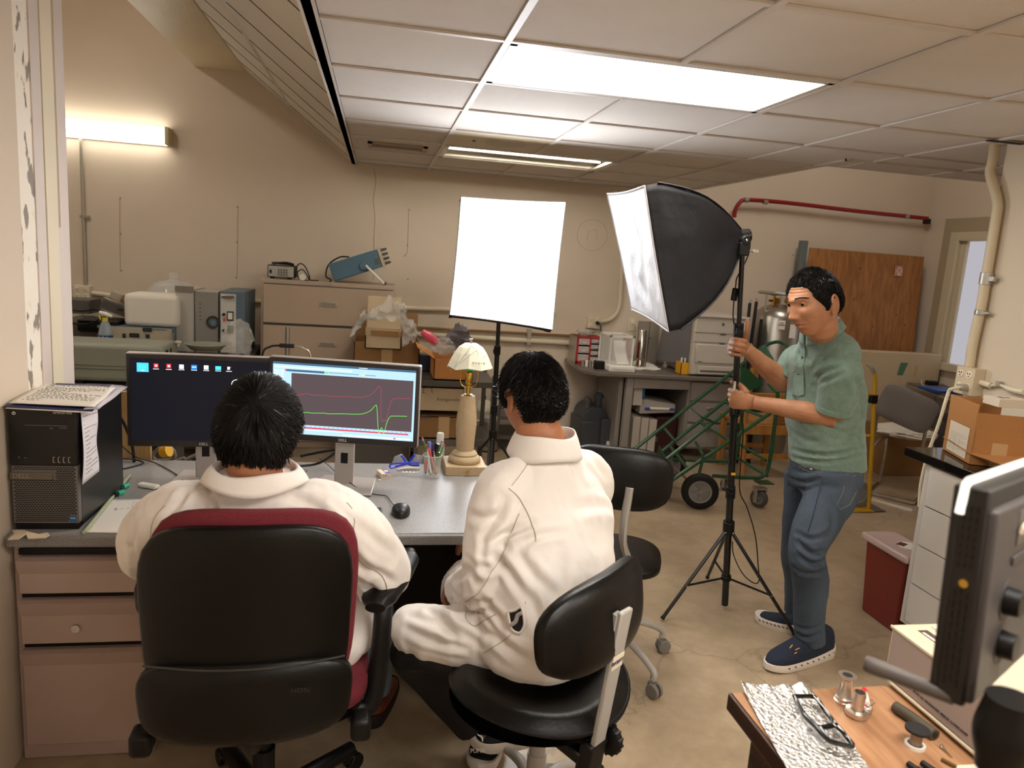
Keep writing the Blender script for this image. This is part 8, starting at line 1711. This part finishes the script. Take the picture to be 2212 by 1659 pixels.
# rear frame with casters
c3 = aZ(1637, 1095, 0); 
fb = [aY(1680, 850, 4.55), aY(1672, 930, 4.55), aY(1660, 1010, 4.55), aY(1645, 1030, 4.55), aY(1620, 1032, 4.55), aY(1540, 1028, 4.55)]
build('rear_frame', MB().tube(fb, .0135, 10, sm=5), m_gt, t); build('rear_frame', MB().tube([aY(1605, 880, 4.95), aY(1595, 960, 4.95), aY(1585, 992, 4.95), aY(1560, 997, 4.95), aY(1455, 993, 4.95)], .0125, 10, sm=5), m_gt, t)
for a, b in (((1657, 1028, 4.55), (1590, 988, 4.95)), ((1655, 995, 4.55), (1598, 960, 4.95)), ((1503, 955, 4.9), (1520, 985, 4.55)), ((1435, 925, 4.95), (1460, 955, 4.9)), ((1520, 985, 4.5), (1510, 1025, 4.5)), ((1680, 850, 4.55), (1660, 830, 4.7))): cross(aY(*a), aY(*b))
build('caster_plate', MB().cb(aY(1650, 1042, 4.55), (.11, .09, .008)), m_gt, t)
def wheel(c, ax, r, w, label, tread=m_black, hub='hub_grey', spokes=9, par=t):
    ax = Vector(ax).normalized(); Rm = frame((0, 0, 0), ax.orthogonal(), ax.cross(ax.orthogonal())).to_3x3()
    wl = build('wheel', MB().lathe([(r*.62, -w/2), (r*.86, -w/2), (r*.97, -w*.38), (r, -w*.1), (r, w*.1), (r*.97, w*.38), (r*.86, w/2), (r*.62, w/2)], c, 40, R=Rm, closed=True), tread, par, smooth=50, label=label)
    mh = mat(hub, '8b8884', .4, metal=.4); h = MB().lathe([(r*.52, -w*.42), (r*.62, -w*.46), (r*.62, w*.46), (r*.52, w*.42)], c, 36, R=Rm, closed=True); h.lathe([(0, -w*.6), (r*.12, -w*.6), (r*.12, w*.6), (0, w*.6)], c, 16, R=Rm); h.lathe([(0, -w*.1), (r*.54, -w*.1), (r*.54, w*.1), (0, w*.1)], c, 36, R=Rm)
    for k in range(spokes):
        a = 2*pi*k/spokes; d = Rm @ Vector((cos(a), sin(a), 0)); h.tube([Vector(c)+d*r*.1, Vector(c)+d*r*.55], w*.22, 6)
    build('wheel_hub', h, mh, wl, smooth=40); return wl
face = Vector((-.30, -.95, 0))
wheel(WA+Vector((0, .02, 0)), face, .128, .05, None); wheel(aY(1450, 1005, 4.98), face, .11, .045, None)
build('axle', MB().cyl(WA, aY(1450, 1005, 4.98), .009, n=10), mat('rust_steel', '7a5a48', .6), t)
def caster(p, r, par):
    p = Vector(p); wheel(p+Vector((0, 0, r)), (-.8, -.55, 0), r, .035, None, tread=mat('caster_grey', '4a4846', .5), spokes=0, par=par); build('caster_fork', MB().cb(p+Vector((.03, -.01, r*1.3)), (.008, .05, r*1.6)).cb(p+Vector((-.03, .01, r*1.3)), (.008, .05, r*1.6)).cb(p+Vector((0, 0, r*2.15)), (.08, .07, .01)), m_galv, par)
caster((c3.x, c3.y, 0), .065, t); cc2 = aZ(1575, 1065, 0); caster((cc2.x, cc2.y+.05, 0), .05, t)
# yellow hand truck
m_yel = mat('hand_truck_yellow', 'c79a1f', .4, var=.12, vscale=15); t = thing('yellow_hand_truck', 'yellow hand truck standing behind the standing person', 'hand truck', (3.5, 4.55, 0))
Y_ = 4.5; f0 = aY(1880, 1103, Y_)
build('rail', MB().tube([aY(1876, 1100, Y_), aY(1884, 950, Y_), aY(1890, 830, Y_), aY(1888, 805, Y_)], .0145, 10, sm=3), m_yel, t); build('handle_tube', MB().tube([aY(1888, 806, Y_), aY(1884, 795, Y_), aY(1874, 785, Y_+.02)], .0145, 10, sm=3), m_galv, t)
build('rail', MB().tube([aY(1876, 1100, Y_)+Vector((-.33, .05, 0)), aY(1884, 950, Y_)+Vector((-.33, .05, 0)), aY(1890, 830, Y_)+Vector((-.33, .05, 0))], .0145, 10, sm=3), m_yel, t)
for y in (852, 942): p = aY(1886, y, Y_); build('crossbar', MB().cyl(p, p+Vector((-.33, .05, 0)), .010, n=10), m_yel, t)
build('strap', MB().cb(aY(1886, 862, Y_), (.05, .04, .06)), m_black, t, bevel=.004)
p = aZ(1880, 1103, .01); build('toe_plate', MB().box((p.x-.36, p.y-.02, .005), (p.x+.02, p.y+.2, .012)), m_yel, t); build('toe_mesh', MB().box((p.x+.02, p.y-.01, .006), (p.x+.12, p.y+.16, .010)), m_dgrey, t)
wp = aY(1848, 1078, Y_+.05); wheel(Vector((wp.x, Y_+.05, .105)), (-.45, -.9, 0), .105, .04, None, tread=mat('worn_rubber', '6b645b', .6), spokes=0, par=t, hub='worn_steel')
# wall behind the chairs: skirting of dark objects
# ============================================================ right side: drawer cabinet, carton, bin
m_cabw = mat('cabinet_white', 'cfc8bf', .4); m_gran = mat('black_worktop', '15110f', .08, var=.3, vscale=300, spec=.7)
t = thing('drawer_cabinet', 'white cabinet with four flat drawers and glossy black worktop at the right wall', 'cabinet', (2.77, 2.5, 0))
build('body', MB().box((2.42, 1.9, .10), (2.955, 2.745, .855)).box((2.48, 1.95, 0), (2.95, 2.70, .10)), m_cabw, t, bevel=.002)
for k in range(4): z = .125+.182*k; build('drawer', MB().box((2.408, 1.95, z), (2.42, 2.705, z+.177)), m_cabw, t, bevel=.0015)
build('gap', MB().box((2.418, 1.95, .12), (2.4215, 2.705, .855)), m_dark, t)
build('worktop', MB().box((2.395, 1.85, .855), (2.955, 2.86, .895)), m_gran, t, bevel=.003)
BA, BB = aZ(2034, 968, .90), aZ(2091, 1001, .90)
m_bx = mat('carton_tan', 'a4713f', .85, var=.06, vscale=8, bump=.1, bscale=60); m_lab = mat('label_paper', 'cbbda8', .7)
BA.x = max(BA.x, 2.41); d1 = Vector((BB.x-BA.x, BB.y-BA.y, 0)); L1_ = .27; u1 = d1.normalized(); v1 = Vector((-u1.y, u1.x, 0)); v1 = v1 if v1.x > 0 else -v1
tt_ = thing('shipping_carton', 'open brown shipping carton with a white label on the black worktop', 'cardboard box', (BA.x, BA.y, .895))
hb = .15; w_ = .21; O = Vector((BA.x+.01, BA.y, .897)); B_ = O+u1*d1.length
def wallq(p, q, h, th=.005, nm='wall', lean=Vector()): n_ = (q-p).cross(Vector((0, 0, 1))).normalized()*th; return build(nm, MB().slab([p, q, q+Vector((0, 0, h))+lean, p+Vector((0, 0, h))+lean], n_), m_bx, tt_, bevel=.0008)
Lf = d1.length
C_ = O+v1*w_; D_ = B_+v1*w_
wallq(O, B_, hb); wallq(B_, D_, hb); wallq(O, C_, hb); wallq(C_, D_, hb)
build('floor_panel', MB().slab([O, B_, D_, C_], (0, 0, .004)), m_bx, tt_)
wallq(O+Vector((0, 0, hb)), B_+Vector((0, 0, hb))-u1*.0, .105, nm='flap', lean=Vector((.0, .0, 0))+u1*-.004); wallq(O+Vector((0, 0, hb)), C_+Vector((0, 0, hb)), .10, nm='flap'); 
wallq(B_+Vector((.0, 0, .135))-u1*.012, D_+Vector((0, 0, .135))-u1*.012+v1*.12, .085, nm='inner_panel')
build('flap', MB().slab([O+Vector((-.012, -.0, .055)), B_+Vector((-.012, -.0, .045)), B_+u1*.22+v1*.12+Vector((0, 0, .03)), B_+v1*.3+Vector((0, 0, .06))], (0, 0, .004)), m_bx, tt_)
nl = v1*-1
P0_ = O.lerp(B_, .16)+nl*.0065; P1_ = O.lerp(B_, .86)+nl*.0065
lab = build('shipping_label', MB().slab([P0_+Vector((0, 0, .012)), P1_+Vector((0, 0, .012)), P1_+Vector((0, 0, hb-.005)), P0_+Vector((0, 0, hb-.005))], nl*.0008), m_lab, tt_)
lm = MB()
for k in range(9): z = .03+.009*k; a, b = .1, (.9 if k % 3 else .5); lm.tube([P0_.lerp(P1_, a)+nl*.001+Vector((0, 0, z)), P0_.lerp(P1_, b)+nl*.001+Vector((0, 0, z))], .0004, 4)
for s in (.35, .6): lm.tube([P0_.lerp(P1_, s)+nl*.001+Vector((0, 0, .02)), P0_.lerp(P1_, s)+nl*.001+Vector((0, 0, .09))], .0003, 4)
build('label_print', lm, m_ink, lab)
build('tape', MB().slab([B_+v1*.07+nl*0-u1*0+Vector((0, 0, .0))+u1*.006, B_+v1*.13+u1*.006, B_+v1*.13+u1*.006+Vector((0, 0, .1)), B_+v1*.07+u1*.006+Vector((0, 0, .1))], u1*.0008), m_tape, tt_)
q = aY(2175, 868, 2.62); t2_ = thing('parcel', 'small white labelled parcel lying in the open shipping carton', 'parcel', q); build('box', MB().cb(q, (.14, .10, .035), R=Rz(-8)), m_lab, t2_, bevel=.001); build('lettering', MB().text('45', .02, frame(q+Vector((.0, 0, .018)), (0, -1, 0), (1, 0, 0))), m_ink, t2_); build('dark_patch', MB().cb(q+Vector((-.03, 0, .018)), (.015, .03, .001)), m_dark, t2_)
# sharps bin
m_bin = mat('bin_red', '6e2015', .35); m_lidp = mat('lid_translucent', 'b79f97', .3)
t = thing('waste_bin', 'dark red waste bin with translucent lid standing beside the white drawer cabinet', 'bin', (2.5, 2.9, 0))
x0, x1, y0, y1, zh = 2.43, 2.60, 2.775, 3.06, .385
build('body', MB().hexa([(x0+.02, y0+.02, 0), (x1-.0, y0+.02, 0), (x1-.0, y1-.02, 0), (x0+.02, y1-.02, 0)], [(x0, y0, zh), (x1, y0, zh), (x1, y1, zh), (x0, y1, zh)]), m_bin, t, bevel=.01, seg=3); build('body_tab', MB().box((x0-.006, 2.9, zh-.03), (x0+.002, 2.98, zh-.018)), m_bin, t)
ld = build('lid', MB().box((x0-.018, y0-.02, zh-.02), (x1, y1+.02, zh+.018)), m_lidp, t, bevel=.012, seg=3)
build('lid_opening', MB().lathe([(.052, 0), (.052, .003), (0, .003)], ((x0+x1)/2+.01, 2.88, zh+.018), 28), m_white, ld); build('opening_hole', MB().cb(((x0+x1)/2-.015, 2.90, zh+.0215), (.05, .035, .001), R=Rz(30)), mat('hole_red', '5c120d', .5), ld)
# ------------------------------------------------------------ wooden table in the foreground
m_tabw = wood('table_wood', 'bb8c66', '9c7150', 5, .35, axis=(9, 1.0, 9)); m_tabe = wood('table_edge', '4a2a17', '2f190d', 5, .4, axis=(3, 1, 9))
t = thing('wooden_table', 'wood-topped table with dark edge at the lower right, holding foil and metal parts', 'table', (1.2, .9, 0)); TZ = .75
build('top', MB().box((.765, .45, TZ-.002), (1.9, 1.29, TZ)), m_tabw, t); build('edge', MB().box((.758, .445, TZ-.04), (1.905, 1.295, TZ-.0022)), m_tabe, t, bevel=.003)
for x, y in ((.82, 1.22), (1.84, 1.22), (.82, .52), (1.84, .52)): build('leg', MB().box((x-.025, y-.025, 0), (x+.025, y+.025, TZ-.04)), m_tabe, t)
m_foil = mat('aluminium_foil', 'e6e3de', .27, metal=1, bump=.8, bscale=110)
f = [aZ(1597, 1482, TZ), aZ(1748, 1487, TZ), aZ(1880, 1665, TZ), aZ(1700, 1665, TZ)]
f[2] = f[1]+(f[2]-f[1])*1.35; f[3] = f[0]+(f[3]-f[0])*1.35
def ff(u, v):
    p = f[0].lerp(f[1], u).lerp(f[3].lerp(f[2], u), v); e = noise.fractal(Vector((u*14, v*24, 3)), 1, 2, 3)*.0008+abs(noise.noise(Vector((u*22, v*36, 5))))*.0014+noise.noise(Vector((u*50, v*80, 7)))*.0004; e2 = noise.noise(Vector((u*5, v*6, 9)))*.004
    edge = .008*(1-sst(0, .12, v))*abs(noise.noise(Vector((u*4, 1, 2))))*2+.010*(1-sst(0, .1, u))*(1-sst(0, .2, v)); return p+Vector((e2*.5*(1 if u < .02 or u > .98 else 0), e2*.3*(v < .02), .0035+e+edge))
fo = build('aluminium_foil', MB().grid(ff, 110, 170), m_foil, label='crinkled sheet of aluminium foil lying on the wooden table', cat='foil', smooth=25)
Zt = TZ+.008
def gl(name, label, pts_o, pts_i): pass
t = thing('glasses_frame', 'black empty goggle frame with a clear lens lying on the aluminium foil', 'glasses frame', aZ(1790, 1560, TZ))
m_gb = mat('frame_black', '0d0d0e', .15, spec=.7)
zz = TZ+.017
L1o = [(1716, 1504), (1760, 1506), (1778, 1530), (1803, 1562), (1803, 1566), (1772, 1572), (1752, 1558), (1735, 1540), (1722, 1518)]
L2o = [(1772, 1572), (1803, 1566), (1815, 1575), (1830, 1594), (1842, 1612), (1800, 1604), (1788, 1596)]
build('rim', MB().tube([aZ(x, y, zz) for x, y in L1o+L1o[:1]], .0045, 8, sm=3), m_gb, t); build('rim', MB().tube([aZ(x, y, zz) for x, y in L2o+L2o[:1]], .0045, 8, sm=3), m_gb, t)
build('browline', MB().tube([aZ(x, y, zz+.002) for x, y in ((1716, 1503), (1724, 1522), (1738, 1546), (1760, 1568), (1778, 1588), (1796, 1602), (1843, 1613))], [.003, .005, .0055, .006, .0055, .005, .004], 8, sm=4, el=.7), m_gb, t); build('temple', MB().tube([aZ(x, y, zz+.003) for x, y in ((1758, 1505), (1775, 1524), (1795, 1548), (1803, 1568), (1830, 1590), (1842, 1611))], .0028, 8, sm=3), m_gb, t)
bl_ = blob('lens', None, None, aZ(1752, 1582, TZ+.012), (.028, .045, .006), mat('film_clear', 'f4f6f8', .08, alpha=.1), 3, .2, 2, parent=t)
build('nose_pad', MB().ball(aZ(1750, 1577, TZ+.016), (.006, .007, .003), n=12), mat('pad_grey', '4d4f52', .3), t)
m_al = mat('machined_aluminium', 'd6ccc1', .34, metal=1)
p = aZ(1822, 1516, TZ); p.z = TZ; t = thing('flange_adapter', 'tall conical steel vacuum flange fitting, the taller one on the wooden table', 'fitting', p)
h_ = .062
build('body', MB().lathe([(.020, 0), (.020, .005), (.0175, .006), (.0175, .012), (.014, .016), (.0115, .035), (.0105, h_-.012), (.014, h_-.006), (.0185, h_-.003), (.0185, h_), (.010, h_), (.009, h_-.02), (0, h_-.02)], p, 40), m_al, t, smooth=35); build('bore', MB().lathe([(.0098, h_-.0005), (.0088, h_-.012), (0, h_-.012)], p, 24), m_dark, t)
p = aZ(1850, 1545, TZ); p.z = TZ; t = thing('clamp_fitting', 'short steel tube fitting held in a hinged clamp on the wooden table', 'fitting', p)
build('tube', MB().lathe([(.012, .01), (.012, .052), (.0098, .052), (.0098, .02), (0, .02)], p, 36), m_al, t, smooth=35); build('clamp_ring', MB().lathe([(.013, .002), (.022, .002), (.0235, .006), (.022, .012), (.013, .014)], p, 40, closed=True), m_al, t, smooth=35)
e = (aZ(1880, 1541, TZ)-p).normalized(); build('clamp_hinge', MB().cb(p+e*.026+Vector((0, 0, .009)), (.014, .012, .013), R=Rz(-15)), m_al, t, bevel=.002); build('clamp_bolt', MB().cyl(p+e*.033+Vector((0, 0, .002)), p+e*.033+Vector((0, 0, .017)), .0042, n=14), m_al, t, bevel=.001)
a, b = aZ(1866, 1487, TZ+.008), aZ(1874, 1521, TZ+.008); t = thing('marker_pen', 'white marker pen with a red cap lying beside the steel fittings', 'marker', b)
build('barrel', MB().tube([a.lerp(b, .3), b], [.0055, .0055], 16), m_white, t); build('cap', MB().tube([a, a.lerp(b, .12), a.lerp(b, .34)], [.0035, .006, .0062], 16), mat('marker_red', 'e02434', .35), t); build('print', MB().tube([a.lerp(b, .5)+Vector((-.002, 0, .0054)), a.lerp(b, .8)+Vector((-.002, 0, .0054))], .0007, 4), m_ink, t)
build('red_clip', MB().cb(aZ(1862, 1522, TZ+.004), (.016, .010, .006)), mat('marker_red', 'e02434', .35), label='small red cap between the marker pen and the clamp fitting', cat='cap', bevel=.001)
build('wire_loop', MB().tube([aZ(x, y, TZ+.003) for x, y in ((1876, 1512), (1884, 1511), (1891, 1516), (1885, 1521), (1878, 1524))], .0007, 5, sm=4), m_steel, label='tiny bent wire loop right of the marker pen', cat='wire')
a, b = aZ(1933, 1526, TZ+.012), aZ(2020, 1588, TZ+.012); m_rub = mat('rubber_tube', '4d4636', .6, var=.2, vscale=30)
t = thing('rubber_hose', 'short thick olive rubber hose lying along the beige instrument', 'hose', a.lerp(b, .5)); build('hose', MB().tube([a, a.lerp(b, .5)+Vector((.002, .004, 0)), b], .0115, 24, sm=6), m_rub, t, smooth=50)
dr_ = (b-a).normalized(); build('bore', MB().cyl(b, b+dr_*.0006, .0065, n=18), m_dark, t); build('bore', MB().cyl(a-dr_*.0006, a, .0065, n=18), m_dark, t)
p = aZ(1976, 1612, TZ); p.z = TZ; t = thing('spool', 'black-topped metal spool standing on a white ring on the wooden table', 'spool', p)
build('ring', MB().lathe([(.0135, 0), (.0185, 0), (.0185, .006), (.0135, .006)], p, 36, closed=True), m_white, t, smooth=40); build('post', MB().cyl(p, p+Vector((0, 0, .034)), .011, n=28), mat('satin_metal', '988c7e', .4, metal=.8), t); build('cap', MB().lathe([(0, .033), (.022, .033), (.0225, .035), (.022, .038), (0, .038)], p, 40), mat('rubber_black', '201e1d', .6), t)
t = thing('wood_screw', 'silver wood screw lying near the white-ringed spool', 'screw', aZ(2033, 1613, TZ)); a, b = aZ(2034, 1613, TZ+.004), aZ(2058, 1637, TZ+.003); build('shank', MB().tube([a, b], [.0022, .0007], 10), m_chrome, t); build('head', MB().tube([a-(b-a)*.06, a, a+(b-a)*.05], [.0042, .004, .0022], 14), m_chrome, t)
build('brass_rod', MB().tube([aZ(2034, 1640, TZ+.004), aZ(2066, 1657, TZ+.004)], .0035, 12), mat('dull_brass', '7d6a3f', .4, metal=.7), label='short dull brass rod in front of the silver screw', cat='rod')
for lb, (x, y) in (('left one of the two black rounded tool handles at the bottom edge of the table', (1962, 1650)), ('right one of the two black rounded tool handles at the bottom edge of the table', (1992, 1648))):
    a = aZ(x, y, TZ+.01); build('tool_handle', MB().tube([a, a+Vector((.006, -.04, 0)), a+Vector((.012, -.09, 0))], [.006, .0095, .008], 14, sm=3), m_black, label=lb, cat='tool handle', group='black tool handles')
build('label_slip', MB().cb(aZ(2090, 1661, TZ+.001), (.05, .02, .0015)), m_cream, label='cream slip of card at the bottom edge of the wooden table', cat='card')
# beige microwave instrument
t = thing('microwave_instrument', 'large beige box instrument lettered MICROWAVE BRIDGE on the wooden table', 'instrument', (1.4, 1.05, TZ)); m_mw = mat('lilac_grey_panel', 'a99a92', .4); m_mwt = mat('cream_trim', 'd9ccb0', .35)
bx0, bx1, by0, by1, bz0, bz1 = 1.135, 1.62, .55, 1.31, TZ+.012, TZ+.135
build('body', MB().box((bx0+.004, by0, bz0), (bx1, by1, bz1)), m_mwt, t, bevel=.004, seg=3); build('side_panel', MB().box((bx0+.001, by0+.01, bz0+.006), (bx0+.005, by1-.008, bz1-.008)), m_mw, t)
build('trim', MB().box((bx0-.003, by0, bz0-.003), (bx0+.004, by1, bz0+.003)).box((bx0-.001, by0, bz1-.007), (bx0+.004, by1, bz1)), m_mwt, t, bevel=.0015)
for y in (1.27, 1.13, .8): build('foot', MB().cyl((bx0+.02, y, TZ), (bx0+.02, y, bz0), .011, n=16), m_mwt, t)
build('lettering', MB().text('ER 041 XG  MICROWAVE  BRIDGE  X-WIDE BAND', .0066, frame((bx0+.0002, 1.145, bz0+.022), (0, -1, 0), (0, 0, 1)), ext=.0006), m_ink, t)
build('emblem', MB().tube([(bx0+.0008, 1.25-.004*k, bz0+.022+.004*sin(k*2.1)) for k in range(7)], .0006, 5, sm=3), m_ink, t)
for (x, y) in ((1.19, 1.255), (1.19, 1.185)):
    st = build('top_sticker', MB().box((x-.012, y-.026, bz1), (x+.012, y+.026, bz1+.0006)), mat('sticker_brown', '5c4b44', .4), t); build('sticker_print', MB().box((x-.009, y-.02, bz1+.0007), (x-.003, y+.016, bz1+.001)), m_paper, st)
build('clear_label_holder', MB().box((1.22, 1.2, bz1), (1.30, 1.29, bz1+.005)), m_white, t, bevel=.001); build('white_label', MB().box((1.235, 1.215, bz1+.0051), (1.30, 1.275, bz1+.0056)), m_paper, t)
# ------------------------------------------------------------ LED panel in the right foreground
m_led = mat('led_housing', '454140', .5, metal=.2); m_leds = mat('led_side', '24211e', .55)
A0, A1 = sbz(2005, 1500, .80), sbz(2062, 1045, .775); e1 = Vector((.857, .515, 0)); upd = (A1-A0).normalized(); e1 = (e1-upd*e1.dot(upd)).normalized(); nb_ = upd.cross(e1)*-1
if nb_.y > 0: nb_ = -nb_
H_ = (A1-A0).length; W_ = .34; ML_ = Matrix((e1, nb_, upd)).transposed().to_4x4(); ML_.translation = A0
t = thing('led_panel', 'grey LED video light panel seen from behind, close at the right edge', 'light panel', (A0.x+.15, A0.y+.05, A0.z))
build('side_frame', MB(ML_).box((0, 0.006, 0), (W_, .034, H_)).box((0, -.001, 0), (.012, .008, H_)).box((0, -.001, 0), (W_, .008, .01)), m_leds, t, bevel=.003); build('back_shell', MB(ML_).box((.002, .03, .004), (W_-.002, .042, H_-.02)), m_led, t, bevel=.009, seg=4)
build('light_face', MB(ML_).box((0.014, 0.001, .012), (W_-.014, .0065, H_-.004)), emis('led_glow', (1, .93, .82), 4.0), t, bevel=.002)
build('glow_rim', MB(ML_).tube([(.0, .008, H_-.03), (.001, .010, H_-.006), (.008, .010, H_+.003), (.05, .010, H_+.004), (W_, .010, H_+.004)], .0045, 10, sm=3), emis('led_rim', (1, .90, .76), .75), t)
vn = MB(ML_)
for i in range(3):
    for k in range(9): vn.box((-.0006, .012+.006*i, .02+.012*k+.003*(i % 2)), (.001, .0145+.006*i, .029+.012*k+.003*(i % 2)))
build('side_vents', vn, m_black, t); vn = MB(ML_)
for i in range(3):
    for k in range(7): vn.box((-.0006, .012+.006*i, .15+.010*k), (.001, .0145+.006*i, .156+.010*k))
build('side_ports', vn, m_black, t); build('thread_hole', MB(ML_).cyl((-.001, .02, .133), (.001, .02, .133), .0045, n=16), m_brass, t)
for z in (.055, .105):
    kn = build('knob', MB(ML_).lathe([(.017, .042), (.016, .056), (.0, .057)], (0, 0, 0), 26, R=Matrix(((1, 0, 0), (0, 0, 1), (0, 1, 0)))) if 0 else MB(ML_).cyl((.075, .042, z), (.075, .058, z), .016, .0145, 26), m_black, t, bevel=.001); build('dial_ring', MB(ML_).tube([(.075+.023*cos(a), .0425, z+.023*sin(a)) for a in [pi*(.35+1.3*k/12) for k in range(13)]], .0005, 5), m_led, kn)
build('screen_window', MB(ML_).box((.085, .0418, .165), (.22, .0432, .205)), m_dgrey, t, bevel=.001); build('barn_latch', MB(ML_).tube([(.085, .045, .180), (.088, .047, .190), (.105, .047, .193)], .0022, 8, sm=3), m_cream, t); build('step', MB(ML_).box((.075, .0418, .145), (.2, .0445, .155)), m_led, t, bevel=.001)
hA, hB = sbz(1868, 1432, .84), sbz(2015, 1490, .80)
build('tilt_handle', MB().tube([hA, hA.lerp(hB, .1), hA.lerp(hB, .6), hB+(hB-hA)*.3], [.008, .0095, .0085, .008], 16, sm=3), mat('soft_grey_grip', '5f5854', .5), t, smooth=50)
pk = sbz(2180, 1548, .74); build('swivel_mount', MB().tube([pk+Vector((0, 0, .02)), pk-Vector((0, 0, .02)), pk-Vector((0, 0, .06))], [.024, .03, .022], 20, sm=4), m_black, t); build('pole', MB().cyl((pk.x+.005, pk.y, 0), (pk.x, pk.y, pk.z-.04), .0125, n=16), mat('dark_bronze_pole', '3a2e24', .5), t)
build('cable', MB().tube([pk+Vector((-.025, 0, -.005)), pk+Vector((-.015, .0, -.02)), pk+Vector((.02, 0, -.03))], .0012, 6, sm=4), m_greycab, t)
for k, a in enumerate((.4, 2.5, 4.6)): build('leg', MB().tube([(pk.x+.005, pk.y, .35), (pk.x+.005+.3*cos(a), pk.y+.3*sin(a), .01)], .009, 8), m_stand, t)
